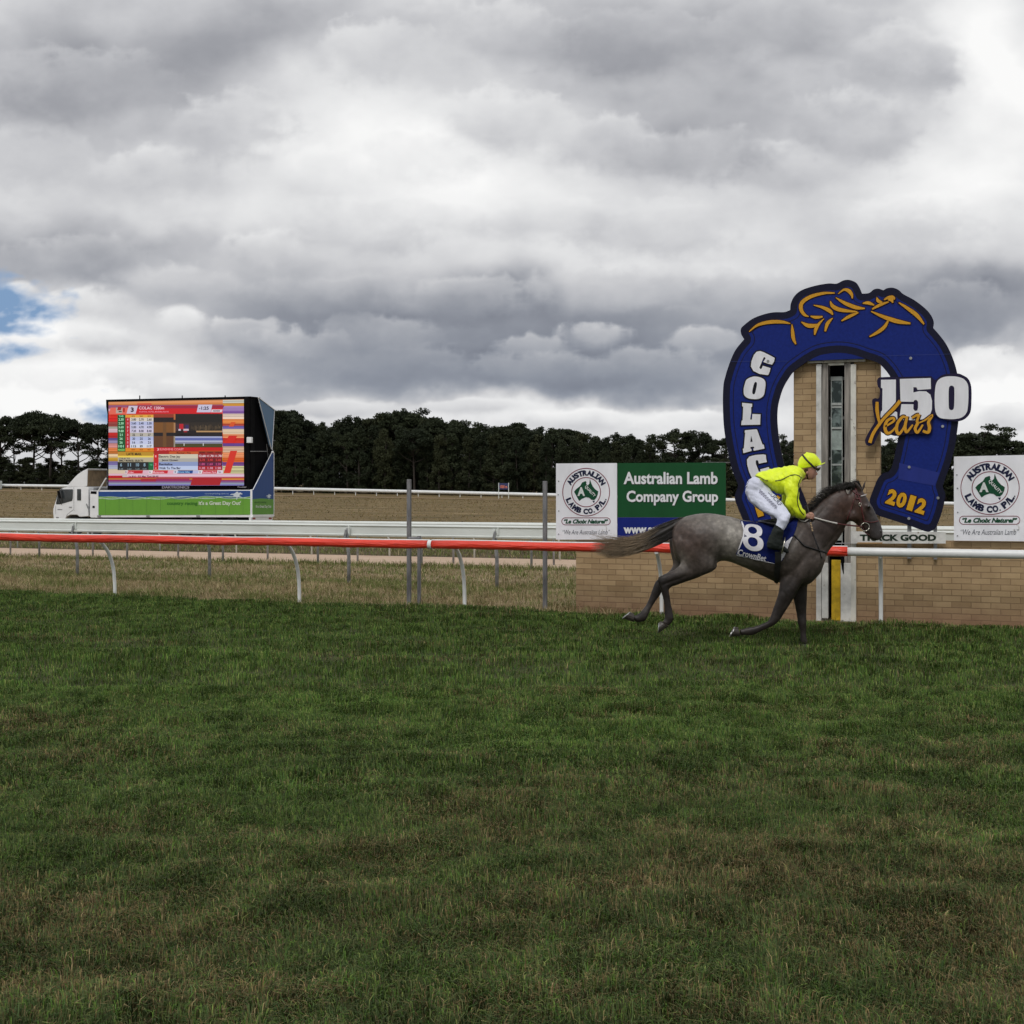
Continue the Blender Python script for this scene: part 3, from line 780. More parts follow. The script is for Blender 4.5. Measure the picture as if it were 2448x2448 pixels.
# grey posts near the wall
for (px, yt, yb, w_, lab) in ((978, 1146, 1449, .062, 'tall square grey post standing alone left of the brick wall, the left of two'),
                              (1303, 1150, 1461, .062, 'tall square grey post standing right beside the white lamb company board'),
                              (1002, 1281, 1449, .050, 'short grey post with a pale knob, next to the taller grey post')):
    b_ = G(px, yb); sc_ = F / b_.y; zt_ = H - (yt - HY) / sc_
    mb = MB(); mb.box((b_.x, b_.y, zt_ / 2 - .05), w_, w_, zt_ + .1, t=TD)
    if yt > 1200: mb.tube([Vector((b_.x - .17, b_.y - .03, zt_ - .04)), Vector((b_.x + .02, b_.y - .03, zt_ - .04))], .028, 8)
    tag(mb.build('fence_post', M_greypost, origin=(b_.x, b_.y, 0), bevel=.006), lab, 'post')

# 1000 m marker
mk = Vector(((1204 - CX) / F * 172, 172, 0)); mk.z = tz(mk.x, mk.y)
ms = empty('distance_marker', mk); tag(ms, 'tiny blue distance sign on two legs beyond the far rail', 'sign')
mf = Frame(mk, (1, 0, 0)); z1 = H - (1155 - HY) / F * 172; z0 = H - (1170 - HY) / F * 172
M_navy = mat('navy_print', (.012, .014, .045), .35, .1, 4)
mb = MB(); mb.box((mk.x, mk.y, (z0 + z1) / 2), 1.35, .06, z1 - z0); mb.build('panel', mat('marker_blue', (.03, .04, .13), .5), ms)
mb = MB(); txt(mb, mf, '1000 m', 1204, 1163.5, 17, 7.5, .06, bold=.03); mb.build('lettering', mat('marker_orange', (.75, .22, .13), .5), ms)
for sx in (-.72, .72):
    mb = MB(); mb.box((mk.x + sx, mk.y, (mk.z - .3 + z1) / 2), .1, .1, z1 - mk.z + .4); mb.build('leg', M_whiteold, ms)

# ------------------------------------------------------------------ brick wall and tower
def brick_mat():
    m_, nt, b = nodes('cream_brick'); N = nt.nodes.new; L = nt.links.new
    uv = N('ShaderNodeUVMap'); uv.uv_map = 'uv'
    br = N('ShaderNodeTexBrick'); L(uv.outputs[0], br.inputs['Vector'])
    br.inputs['Scale'].default_value = 1.0; br.inputs['Brick Width'].default_value = .252; br.inputs['Row Height'].default_value = .0835
    br.inputs['Mortar Size'].default_value = .0048; br.inputs['Mortar Smooth'].default_value = .35; br.inputs['Bias'].default_value = -.1
    br.inputs['Color1'].default_value = (.47, .345, .20, 1); br.inputs['Color2'].default_value = (.345, .245, .138, 1); br.inputs['Mortar'].default_value = (.30, .21, .125, 1)
    n = N('ShaderNodeTexNoise'); L(uv.outputs[0], n.inputs['Vector']); n.inputs['Scale'].default_value = 1.6; n.inputs['Detail'].default_value = 9; n.inputs['Roughness'].default_value = .65
    r_ = N('ShaderNodeValToRGB'); L(n.outputs['Fac'], r_.inputs[0]); r_.color_ramp.elements[0].position = .3; r_.color_ramp.elements[0].color = (.80, .76, .72, 1)
    r_.color_ramp.elements[1].position = .65; r_.color_ramp.elements[1].color = (1.05, 1.04, 1.02, 1)
    mx = N('ShaderNodeMix'); mx.data_type = 'RGBA'; mx.blend_type = 'MULTIPLY'; mx.inputs[0].default_value = 1; L(br.outputs['Color'], mx.inputs[6]); L(r_.outputs[0], mx.inputs[7])
    # splash-back dirt along the foot of the wall
    sp = N('ShaderNodeSeparateXYZ'); L(uv.outputs[0], sp.inputs[0])
    n2 = N('ShaderNodeTexNoise'); L(uv.outputs[0], n2.inputs['Vector']); n2.inputs['Scale'].default_value = 4; n2.inputs['Detail'].default_value = 6
    ad = N('ShaderNodeMath'); ad.operation = 'MULTIPLY_ADD'; L(n2.outputs['Fac'], ad.inputs[0]); ad.inputs[1].default_value = -.35; L(sp.outputs[1], ad.inputs[2])
    mr = N('ShaderNodeMapRange'); L(ad.outputs[0], mr.inputs[0]); mr.inputs[1].default_value = .16; mr.inputs[2].default_value = -.12; mr.inputs[3].default_value = 0; mr.inputs[4].default_value = .55
    m2 = N('ShaderNodeMix'); m2.data_type = 'RGBA'; L(mr.outputs[0], m2.inputs[0]); L(mx.outputs[2], m2.inputs[6]); m2.inputs[7].default_value = (.19, .105, .075, 1)
    L(m2.outputs[2], b.inputs['Base Color']); b.inputs['Roughness'].default_value = .85; b.inputs['Specular IOR Level'].default_value = .2
    n3 = N('ShaderNodeTexNoise'); L(uv.outputs[0], n3.inputs['Vector']); n3.inputs['Scale'].default_value = 60
    h_ = N('ShaderNodeMath'); h_.operation = 'MULTIPLY_ADD'; L(br.outputs['Fac'], h_.inputs[0]); h_.inputs[1].default_value = -1.0; L(n3.outputs['Fac'], h_.inputs[2])
    bp = N('ShaderNodeBump'); bp.inputs['Distance'].default_value = .006; L(h_.outputs[0], bp.inputs['Height']); L(bp.outputs[0], b.inputs['Normal'])
    return m_
M_brick = brick_mat()
WF = Frame((0, 18.5, 0), (1, -.345, 0))
a0 = WF.loc(1377, 1463)[0]; A1 = 12.0
def brick_box(name, a_, b_, za, zb, thick, front, parent=None, origin=None):
    """a_..b_ along the wall, top heights za, zb at its ends"""
    o0 = Vector(parent['_o']) if parent is not None else origin
    me = bpy.data.meshes.new(name)
    P = [WF.at(a_, -.15, front), WF.at(b_, -.15, front), WF.at(b_, zb, front), WF.at(a_, za, front),
         WF.at(a_, -.15, front - thick), WF.at(b_, -.15, front - thick), WF.at(b_, zb, front - thick), WF.at(a_, za, front - thick)]
    fs = [(0, 1, 2, 3), (5, 4, 7, 6), (4, 0, 3, 7), (1, 5, 6, 2), (3, 2, 6, 7), (4, 5, 1, 0)]
    me.from_pydata([tuple(p - o0) for p in P], [], fs)
    uv = me.uv_layers.new(name='uv')
    loc = [(a_, -.15), (b_, -.15), (b_, zb), (a_, za)]
    U = {0: loc, 1: [loc[1], loc[0], loc[3], loc[2]], 2: [(a_ - thick, -.15), (a_, -.15), (a_, za), (a_ - thick, za)], 3: [(b_, -.15), (b_ + thick, -.15), (b_ + thick, zb), (b_, zb)],
         4: [(a_, za), (b_, zb), (b_, zb + thick), (a_, za + thick)], 5: [(a_, 0), (b_, 0), (b_, .2), (a_, .2)]}
    for p in me.polygons:
        for j, li in enumerate(p.loop_indices): uv.data[li].uv = (U[p.index][j][0] + 20, U[p.index][j][1] - .0)
    me.materials.append(M_brick)
    o = bpy.data.objects.new(name, me); COL.objects.link(o); o['_o'] = tuple(o0)
    if parent is not None: o.parent = parent
    else: o.location = o0
    return o
aT0 = WF.loc(1897.6, 1160)[0]; aT1 = WF.loc(2103.5, 1160)[0]
def ztop(a_): return 1.106 + (a_ - a0) * (1.184 - 1.106) / 6.34
aP0 = WF.loc(1952, 1160)[0]; aP1 = WF.loc(2047, 1160)[0]
wall = empty('brick_wall', WF.at(a0, 0)); tag(wall, 'long low cream brick wall behind the rail', 'wall')
brick_box('wall_section', a0, aT0, ztop(a0), ztop(aT0), .23, 0, wall)
brick_box('wall_section', aT1, A1, ztop(aT1), ztop(A1), .23, 0, wall)
tower = empty('brick_tower', WF.at((aT0 + aT1) / 2, 0)); tag(tower, 'tall narrow cream brick tower with a dark mirrored slot, framed by the horseshoe', 'tower')
TZ = 3.86; zS = WF.loc(2000, 873)[1]
aS0 = WF.loc(1980, 1160)[0]; aS1 = WF.loc(2019, 1160)[0]
brick_box('brickwork', aT0, aP0 + .03, TZ, TZ, .55, .006, tower)
brick_box('brickwork', aP1 - .03, aT1, TZ, TZ, .55, .006, tower)
M_black = mat('black_recess', (.005, .005, .006), .95, .1, 5, spec=.05)
M_flake = mat('flaking_white_paint', (.62, .61, .55), .7, .10, 7, bump=.004, bscale=40, spots=((.20, .17, .13), 11, .60), stretch=(1, 1, .5))
M_flake2 = mat('stained_white_paint', (.60, .60, .57), .65, .12, 5, spots=((.22, .18, .13), 8, .62))
M_timber = mat('grey_weathered_timber', (.26, .24, .215), .85, .25, 30, bump=.004, bscale=60, stretch=(1, 1, .06), spots=((.12, .10, .085), 12, .62))
M_yellow = mat('yellow_paint', (.55, .36, .012), .5, .16, 9, spots=((.30, .19, .02), 9, .62))
M_mirror, nt, b = nodes('mirror_painted_reflection'); b.inputs['Metallic'].default_value = .7; b.inputs['Roughness'].default_value = .25
n_ = nt.nodes.new('ShaderNodeTexNoise'); n_.inputs['Scale'].default_value = 7; n_.inputs['Detail'].default_value = 7; n_.inputs['Distortion'].default_value = 1.2
t_ = nt.nodes.new('ShaderNodeTexCoord'); nt.links.new(t_.outputs['Object'], n_.inputs['Vector'])
r_ = nt.nodes.new('ShaderNodeValToRGB'); r_.color_ramp.elements[0].position = .45; r_.color_ramp.elements[0].color = (.030, .042, .040, 1); r_.color_ramp.elements[1].position = .68; r_.color_ramp.elements[1].color = (.20, .25, .235, 1)  # dark greenish mottling in the colour stands in for the reflected grandstand
nt.links.new(n_.outputs['Fac'], r_.inputs[0]); nt.links.new(r_.outputs[0], b.inputs['Base Color'])
def wbox(mb, x0, y0, x1, y1, f0, f1, col=None):
    """a board on the wall: picture box, front and back distances from the wall face"""
    a_, z_ = WF.loc(x0, y0); b_, w_ = WF.loc(x1, y1)
    mb.prism([WF.at(a_, w_, f0), WF.at(b_, w_, f0), WF.at(b_, z_, f0), WF.at(a_, z_, f0)], WF.n * (f1 - f0), col)
zb_ = 1492
mb = MB(); wbox(mb, 1958, 860, 2042, zb_, -.42, -.50); mb.build('recess', M_black, tower)
mb = MB(); wbox(mb, 1931, 859, 2069, 865.5, .09, -.3); mb.build('cap_board', mat('pale_cap_board', (.40, .38, .33), .8, .15, 9, spots=((.2, .18, .15), 9, .6)), tower, bevel=.004)
mb = MB(); wbox(mb, 1980.5, 866, 2018.5, 873.5, .05, .0); mb.build('head_board', M_flake, tower, bevel=.003)
for x0, x1, m_, f_ in ((1952, 1964.5, M_flake2, .07), (2034, 2047, M_flake, .07), (1964.8, 1979.8, M_timber, .04), (2019.2, 2033.7, M_timber, .04)):
    mb = MB(); wbox(mb, x0, 866 if m_ is M_timber else 872, x1, zb_, f_, -.40 if m_ is M_timber else -.02); mb.build('upright_board', m_, tower, bevel=.004)
for x0, x1, y0, y1, m_, f_ in ((1965.5, 1981, 1345, 1477, M_flake2, .075), (2010.5, 2035, 1345, 1485, M_flake2, .080), (1988.2, 2010.2, 1338, 1483, M_yellow, .045)):
    mb = MB(); wbox(mb, x0, y0, x1, y1, f_, f_ - .03); mb.build('lower_board', m_, tower, bevel=.004)
mb = MB(); decal(mb, WF, [[(2010.4, 1330), (2017.5, 1330), (2017.5, 1372), (2016, 1372), (2012.8, 1360), (2010.6, 1345)]], .088); mb.build('painted_mark', M_black, tower)
for y0, y1 in ((908, 962), (974, 1020), (1075, 1108), (1113, 1165), (1170, 1268)):
    mb = MB(); wbox(mb, 1986.5, y0, 2011.5, y1, -.12, -.13); mb.build('mirror_pane', M_mirror, tower)
mb = MB(); wbox(mb, 1986.5, 1028, 2011.5, 1076, -.12, -.13); mb.build('blank_pane', mat('pale_green_panel', (.36, .43, .40), .4, .15, 12), tower)
mb = MB()
for y0, y1 in ((899, 908), (962, 967.5), (970, 974), (1020, 1025), (1108.5, 1112.5), (1165, 1168), (1268, 1274), (1279, 1293)): wbox(mb, 1986, y0, 2012, y1, -.105, -.13)
for x0, x1 in ((1985.2, 1987), (2011.2, 2013)): wbox(mb, x0, 899, x1, 1300, -.10, -.13)
mb.build('mirror_frame', mat('mirror_frame_paint', (.42, .45, .43), .5), tower)
mb = MB()
for y in (903, 998, 1096, 1196): wbox(mb, 1980.3, y - 3, 2018.7, y + 3, -.135, -.16)
mb.build('slot_brackets', M_greypost, tower)
mb = MB(); mb.tube([WF.pt(1975, 1299, .10), WF.pt(2040, 1298.5, .10)], .006, 6); mb.tube([WF.pt(2012, 1299, .1), WF.pt(2011, 1306, .1), WF.pt(2018, 1310, .1)], .006, 6); mb.build('wire', M_galv, tower)

# ------------------------------------------------------------------ advertising boards
M_print = mat_attr('printed_board', .6, grime=.20, spec=.15)
W1 = (.83, .84, .88); GREEN = (.012, .085, .028); BLUE = (.010, .022, .20); INK = (.018, .022, .060); RED = (.22, .02, .05); LETW = (.84, .86, .88); LGREEN = (.010, .075, .035)
M_sheet = mat('white_sign_sheet', W1, .42, .06, 2.5, spots=((.60, .59, .58), 5, .62), stretch=(1, 1, .3))
def arc_text(mb, fr, s, cx, cy, rx, ry, a_start, a_end, h, off, col, top=True, bold=.02, wfac=1.0):
    """letters along an ellipse; angles in degrees clockwise from straight up"""
    ws = []
    for ch in s:
        ws.append(.35 if ch == ' ' else (.28 if ch == '.' else (.42 if ch in 'I/' else .82)))
    tot = sum(ws); acc = 0
    for ch, w_ in zip(s, ws):
        f_ = (acc + w_ / 2) / tot; acc += w_
        if ch == ' ': continue
        an = a_start + (a_end - a_start) * f_
        x = cx + rx * math.sin(R(an)); y = cy - ry * math.cos(R(an))
        rot = an if top else an - 180
        if ch == '.':
            ln = (1 if top else -1) * h * .38
            decal(mb, fr, [rect(x - ln * math.sin(R(an)) - 1.5, y + ln * math.cos(R(an)) - 1.5, x - ln * math.sin(R(an)) + 1.5, y + ln * math.cos(R(an)) + 1.5)], off, col); continue
        lw = h * (w_ * 1.08) * wfac if ch not in 'I' else h * .30
        txt(mb, fr, ch, x, y, lw, h, off, rot, bold, 0, col)
        if ch in 'AUSTRLNMBCO' : # stencil cut
            pass
        if ch == 'I':
            for q in (-1, 1):
                ux, uy = math.sin(R(rot)), -math.cos(R(rot)); c_ = (x + ux * h * .42 * q, y + uy * h * .42 * q)
                vx, vy = math.cos(R(rot)), math.sin(R(rot)); w2 = h * .30; h2 = h * .09
                decal(mb, fr, [[(c_[0] + vx * w2 * i + ux * h2 * j, c_[1] + vy * w2 * i + uy * h2 * j) for i, j in ((-1, -1), (1, -1), (1, 1), (-1, 1))]], off + .001, col)
def lamb_board(label, cr, corner, circ, rr, red, small, dots, capsule, tags, mapk):
    x0, y0, x1, y1 = corner
    o = empty('advertising_board', WF.pt((x0 + x1) / 2, y1, .06)); tag(o, label, 'sign')
    mb = MB(); board(mb, WF, [[(x0, y0[0]), (x1, y0[1]), (x1, y1 + tags), (x0, y1)]], .075, .012); mb.build('panel', M_sheet, o)
    cx, cy = circ; mb = MB(); t_ = .079
    for rx, ry in rr: decal(mb, WF, [ellipse(cx, cy, rx + .9, ry + .9), ellipse(cx, cy, rx - .9, ry - .9)], t_, RED)
    RX = (rr[0][0] + rr[1][0]) / 2; RY = (rr[0][1] + rr[1][1]) / 2; h_ = (rr[0][0] - rr[1][0]) * .62
    arc_text(mb, WF, 'AUSTRALIAN', cx, cy, RX, RY, -66, 66, h_, t_, INK, True, .060, 1.02)
    arc_text(mb, WF, 'LAMB CO. P/L.', cx, cy, RX, RY, 252, 108, h_, t_, INK, False, .060, .95)
    # map with the state of quality
    mp = [(-.02, -.76), (.02, -.66), (.00, -.56), (.12, -.46), (.22, -.58), (.26, -.90), (.36, -.60), (.46, -.40), (.62, -.20), (.84, -.05), (.80, .18), (.70, .40), (.56, .54), (.36, .52), (.20, .38), (-.02, .34), (-.30, .46), (-.48, .60), (-.60, .40), (-.76, .10), (-.84, -.02), (-.70, -.20), (-.40, -.44), (-.28, -.66), (-.10, -.74)]
    kx, ky = rr[1]
    decal(mb, WF, [[(cx + x * kx * mapk, cy + y * ky * mapk) for x, y in mp]], t_, LGREEN)
    decal(mb, WF, [[(cx + kx * .43, cy + ky * .60), (cx + kx * .60, cy + ky * .58), (cx + kx * .55, cy + ky * .76)]], t_, INK)
    txt(mb, WF, 'A', cx - kx * .34, cy - ky * .04, kx * .52, ky * .60, t_ + .003, 0, .05, 0, (.7, .74, .72))
    txt(mb, WF, 'QUALITY', cx + kx * .28, cy - ky * .06, kx * .98, ky * .24, t_ + .003, 47, .03, 0, (.7, .74, .72))
    c0, c1, c2, c3 = capsule
    decal(mb, WF, [rrect(c0, c1, c2, c3, (c3 - c1) / 2 - .01), rrect(c0 + 1.5, c1 + 1.5, c2 - 1.5, c3 - 1.5, (c3 - c1) / 2 - 1.51)], t_, RED)
    txt(mb, WF, '\u201cLe Choix Naturel\u201d', (c0 + c2) / 2, (c1 + c3) / 2, (c2 - c0) * .90, (c3 - c1) * .60, t_, 0, .050, .32, LGREEN)
    txt(mb, WF, '\u201cWe Are Australian Lamb\u201d', *small, t_, 0, -.004, .28, (.10, .11, .14))
    mb.build('lettering', M_print, o)
    mb = MB()
    for x, y in dots: mb.sphere(WF.pt(x, y, .079), .010, 8, 5)
    if dots: mb.build('fixing_screw', M_galv, o)
    return o
lamb_board('white lamb company board at the left end of the brick wall, beside the green board', C6, (1329.2, (1108, 1107), 1475, 1290), C6(391, 373), ((56, 57), (34.5, 35)), None,
           (*C6(392, 742), 113, 11), [C6(137, 272), C6(133, 396), C6(138, 547), C6(137, 760)], (*C6(163, 607), *C6(617, 678)), -.5, 1.0)
lamb_board('white lamb company board cut by the right edge of the picture', H6, (2280.5, (1091.5, 1087), 2470, 1292.3), H6(1528, 530), ((69.8, 63.5), (43, 38.8)), None,
           (*H6(1525, 1055), 139, 13), [H6(1133, 374), H6(1140, 533), H6(1143, 820), H6(1140, 1099)], (*H6(1160, 862), *H6(1887, 966)), 2.0, .98)
gb = empty('advertising_board', WF.pt(1605, 1290, .06)); tag(gb, 'green and blue company board between the left white board and the horseshoe', 'sign')
mb = MB(); mb.cur = GREEN; board(mb, WF, [[(1475.8, 1107), (1735, 1105.5), (1735, 1237), (1475.8, 1236.6)]], .075, .012, GREEN); mb.build('green_panel', M_print, gb)
mb = MB(); board(mb, WF, [[(1475.8, 1236.9), (1735, 1237.3), (1735, 1290), (1475.8, 1290)]], .075, .012, BLUE); mb.build('blue_panel', M_print, gb)
for s, cx, cy, w_, h_, m_ in (('Australian Lamb', *C6(1172, 243), 225, 29.5, 1), ('Company Group', *C6(1187, 427), 219, 35.5, 1)):
    for k, (dx, dy, col, off) in enumerate(((1.6, 1.6, (.006, .035, .014), .078), (0, 0, LETW, .082))):
        mb = MB(); txt(mb, WF, s, cx + dx, cy + dy, w_, h_, off, 0, .030, 0, col); mb.build('lettering' if k else 'letter_shadow', M_print, gb)
mb = MB(); txt(mb, WF, 'www.aus', *C6(912, 727), 91, 15.2, .082, 0, .045, 0, LETW); mb.build('lettering', M_print, gb)
mb = MB(); wbox(mb, 1677, 1104.5, 1747, 1106.8, -.05, -.09); mb.build('rear_batten', M_greypost, gb)

tg = empty('track_condition_sign', WF.pt(2147, 1300, .06)); tag(tg, 'long narrow white sign with dark capitals on the wall below the horseshoe', 'sign')
mb = MB(); board(mb, WF, [[CROP for CROP in (C2(862, 1628), C2(1449, 1632), C2(1449, 1703), C2(862, 1703))]], .15, .02); mb.build('panel', M_flake2, tg)
mb = MB(); txt(mb, WF, 'TRACK GOOD', *C2(1154, 1667), 182.5, 15.8, .154, 0, .05, 0, (.02, .035, .022)); mb.build('lettering', M_print, tg)
mb = MB(); decal(mb, WF, [[C2(905, 1696), C2(1060, 1696), C2(1055, 1703), C2(900, 1703)]], .153); mb.build('rust_stain', mat('rust_stain', (.45, .27, .12), .8), tg)

# ------------------------------------------------------------------ horseshoe
HF = Frame(WF.at(0, 0, .10), (1, -.345, 0))
outer = [C for C in [(1776, 1244), (1759, 1201), (1757, 1184), (1763, 1167), (1764, 1158), (1751, 1125), (1740, 1079.5), (1730.7, 1022), (1728, 963), (1729.5, 920), (1734, 900), (1737.6, 887), (1746.4, 862), (1758.7, 836), (1779, 811),
         (1772, 799), (1771, 786.7), (1778, 778), (1799, 762), (1825.6, 751.5), (1850, 746.5), (1875, 746), (1889, 741), (1890.7, 725), (1899.5, 707.5), (1917, 693.4), (1948.8, 683), (1980.4, 677.6), (1999.8, 678), (2015.6, 670.6),
         (2029.7, 669), (2045.6, 675), (2054, 686), (2061, 702), (2077.4, 700.5), (2088.8, 692), (2100, 690), (2111.6, 694), (2120.7, 689), (2134.4, 687.8), (2148, 693), (2159.4, 703), (2186.7, 718), (2211.8, 737.4), (2225.5, 753.4), (2232.3, 769.3), (2231, 784),
         (2248, 803.5), (2264, 826), (2277.8, 856), (2287.4, 887.7), (2294, 930), (2294.5, 970), (2291.5, 1006), (2288, 1033.5), (2283, 1066), (2272.8, 1106), (2256.8, 1152.4), (2253.5, 1162), (2256.8, 1172.4), (2260, 1184.5), (2252.8, 1220.6), (2238.7, 1258.8), (2226.7, 1268.8), (2212.6, 1270.4),
         (2166.4, 1253.8), (2096, 1230.7), (2084, 1216.6), (2079, 1196.5), (2090, 1164.4), (2100, 1142), (2112, 1131), (2123, 1128), (2129, 1122), (2134.3, 1108), (2144, 1064), (2150, 1033.5), (2154, 1000), (2152, 960), (2142, 925), (2127.5, 899), (2113.9, 881), (2098, 867), (2070, 857.5),
         (2000, 859), (1931, 863), (1898.6, 886.7), (1884, 905.7), (1872, 927), (1864, 951), (1859, 974.8), (1858, 1005.7), (1861.7, 1046), (1868.8, 1086.7), (1876, 1115), (1884, 1136), (1892, 1143), (1905, 1148), (1912, 1162), (1922, 1186), (1931, 1212), (1928, 1232), (1905, 1250), (1860, 1270), (1800, 1286), (1785, 1278)]]
sharp = {outer.index(p) for p in ((1779, 811), (1889, 741), (2061, 702), (2111.6, 694), (2231, 784), (2253.5, 1162), (2129, 1122), (2070, 857.5), (2000, 859), (1931, 863), (1764, 1158), (1884, 1136))}
def smooth_loop(pts, sharp, n=5):
    """spline that keeps the named corners"""
    k = sorted(sharp); out = []
    if not k: return spline(pts, n)
    for i in range(len(k)):
        a_, b_ = k[i], k[(i + 1) % len(k)]
        seg = [pts[j % len(pts)] for j in range(a_, (b_ if b_ > a_ else b_ + len(pts)) + 1)]
        out += spline(seg, n, False)[:-1]
    return out
oh = smooth_loop(outer, sharp)
def board_grid(name, fr, loops, off, thick, dist_loops, material, parent, step, arcs=None):
    """a plate whose vertices know their distance (m) from the edges in dist_loops"""
    vs, fs = fill(loops, step)
    P = [fr.pt(x, y, off) for x, y in vs]
    me_v = P + [p - fr.n * thick for p in P]
    k = len(P); F_ = list(fs) + [tuple(i + k for i in reversed(f)) for f in fs]
    A = []; B_ = []
    for lp in dist_loops:
        A += lp; B_ += lp[1:] + lp[:1]
    A = np.array(A); B_ = np.array(B_); Q = np.array(vs)
    sc_ = F / P[0].y
    D = np.full(len(Q), 1e9)
    AB = B_ - A; L2 = (AB ** 2).sum(1) + 1e-9
    for i0 in range(0, len(Q), 500):
        q = Q[i0:i0 + 500][:, None]; t = np.clip(((q - A) * AB).sum(2) / L2, 0, 1)
        d = np.sqrt(((q - (A + t[..., None] * AB)) ** 2).sum(2)).min(1); D[i0:i0 + 500] = d / sc_
    for lp in loops:
        n = len(lp); a_ = [fr.pt(x, y, off) for x, y in lp]; kk = len(me_v)
        me_v += a_ + [p - fr.n * thick for p in a_]; F_ += [(kk + i, kk + i + n, kk + (i + 1) % n + n, kk + (i + 1) % n) for i in range(n)]
    o0 = Vector(parent['_o'])
    me = bpy.data.meshes.new(name); me.from_pydata([tuple(p - o0) for p in me_v], [], F_)
    at = me.attributes.new('edge', 'FLOAT', 'POINT'); vals = np.zeros(len(me_v)); vals[:k] = D; at.data.foreach_set('value', vals)
    me.materials.append(material); o = bpy.data.objects.new(name, me); COL.objects.link(o); o.parent = parent; o['_o'] = tuple(o0); return o
def edge_mat(name, bands, rough=.3):
    m_, nt, b = nodes(name); N = nt.nodes.new; L = nt.links.new
    at = N('ShaderNodeAttribute'); at.attribute_name = 'edge'
    tc = N('ShaderNodeTexCoord'); n = N('ShaderNodeTexNoise'); L(tc.outputs['Object'], n.inputs['Vector']); n.inputs['Scale'].default_value = 30; n.inputs['Detail'].default_value = 6
    rp = N('ShaderNodeValToRGB'); L(at.outputs['Fac'], rp.inputs[0]); rp.color_ramp.interpolation = 'CONSTANT'
    e = rp.color_ramp.elements; e[0].position = 0; e[0].color = (*bands[0][1], 1); e[1].position = bands[1][0]; e[1].color = (*bands[1][1], 1)
    for p_, c_ in bands[2:]: q = e.new(p_); q.color = (*c_, 1)
    mr = N('ShaderNodeMapRange'); L(n.outputs['Fac'], mr.inputs[0]); mr.inputs[1].default_value = .3; mr.inputs[2].default_value = .7; mr.inputs[3].default_value = .82; mr.inputs[4].default_value = 1.1
    vm = N('ShaderNodeVectorMath'); vm.operation = 'SCALE'; L(rp.outputs[0], vm.inputs[0]); L(mr.outputs[0], vm.inputs['Scale']); L(vm.outputs[0], b.inputs['Base Color'])
    b.inputs['Roughness'].default_value = .5; b.inputs['Specular IOR Level'].default_value = .14
    return m_
NAVY = (.009, .010, .028); HB = (.008, .022, .180); OR = (.66, .33, .030)
hs = empty('horseshoe_sign', HF.at(4.6, 1.15)); tag(hs, 'giant blue horseshoe sign with orange strokes and white letters, framing the brick tower', 'sign')
M_shoe = edge_mat('horseshoe_print', [(0, NAVY), (.098, HB), (.142, (.010, .012, .05)), (.158, HB)])
# the arch's navy band follows the true inner arc, above the filler piece
arc_in = [(1900, 886), (1915, 874), (1931, 863), (1960, 850), (2000, 843.5), (2035, 845), (2070, 856), (2098, 867), (2113.9, 881)]
edge_loop = [p for p in oh if not (p[1] < 868 and p[1] > 850 and 1933 < p[0] < 2069)]
kk_ = min(range(len(edge_loop)), key=lambda i: (edge_loop[i][0] - 2070) ** 2 + (edge_loop[i][1] - 857.5) ** 2)
arcp = spline([(2070, 857.5), (2035, 846), (2000, 842.5), (1960, 848.5), (1931, 863)], 8, False)[1:-1]
edge_loop = edge_loop[:kk_ + 1] + arcp + edge_loop[kk_ + 1:]
board_grid('panel', HF, [oh], .03, .04, [edge_loop], M_shoe, hs, 6.0)
mb = MB(); decal(mb, HF, [[(1934, 862.3), (2067, 857.2)] + spline([(2067, 857.2), (2035, 847), (2000, 843.5), (1960, 849.5), (1934, 862.3)], 8, False)[1:-1]], .033, HB); mb.build('arch_filler', M_print, hs)
def lets(loops, off_, grow):
    return [offset(lp, grow) for lp in loops]
def sl(pts, n=4): return spline(pts, n)
# COLAC letters in their own little drawings (crop of the left leg)
def c5(l): return [H5(*p) for p in l]
Ctop = c5([(478, 322), (400, 310), (340, 280), (315, 235), (322, 180), (345, 120), (372, 88), (408, 80), (450, 95), (510, 125), (555, 150), (548, 185), (528, 217), (478, 205), (440, 190), (462, 155), (455, 142), (443, 146), (400, 248), (412, 263), (424, 255), (436, 228), (512, 252), (505, 285), (490, 320)])
Lg = c5([(228, 600), (328, 610), (328, 640), (318, 645), (318, 700), (308, 768), (325, 768), (330, 712), (412, 716), (408, 820), (218, 824), (222, 780), (232, 775), (238, 640), (228, 635)])
Oo = c5([(335, 338), (390, 340), (440, 360), (462, 400), (455, 480), (440, 530), (400, 558), (350, 564), (290, 555), (250, 525), (242, 470), (255, 410), (275, 365)])
Oi = c5([(365, 392), (376, 402), (372, 440), (358, 500), (345, 514), (332, 506), (330, 480), (344, 420), (355, 396)])
Aa = c5([(255, 876), (370, 866), (378, 872), (432, 1020), (444, 1020), (452, 1060), (345, 1082), (338, 1062), (350, 1055), (345, 1040), (310, 1045), (312, 1060), (322, 1066), (322, 1084), (240, 1106), (234, 1062), (245, 1058), (258, 900), (252, 898)])
Ai = c5([(318, 930), (332, 990), (310, 994)])
Cb = c5([(320, 1345), (296, 1290), (278, 1220), (276, 1170), (300, 1140), (360, 1124), (440, 1118), (466, 1124), (468, 1160), (476, 1195), (395, 1212), (388, 1180), (375, 1175), (364, 1182), (366, 1215), (395, 1290), (412, 1292), (410, 1268), (496, 1245), (510, 1290), (505, 1340), (440, 1380), (370, 1385)])
LET = [([Ctop], 1), ([sl(Oo), sl(Oi)], 1), ([Lg], 1), ([Aa, Ai], 1), ([Cb], 1)]
mb = MB(); mo = MB()
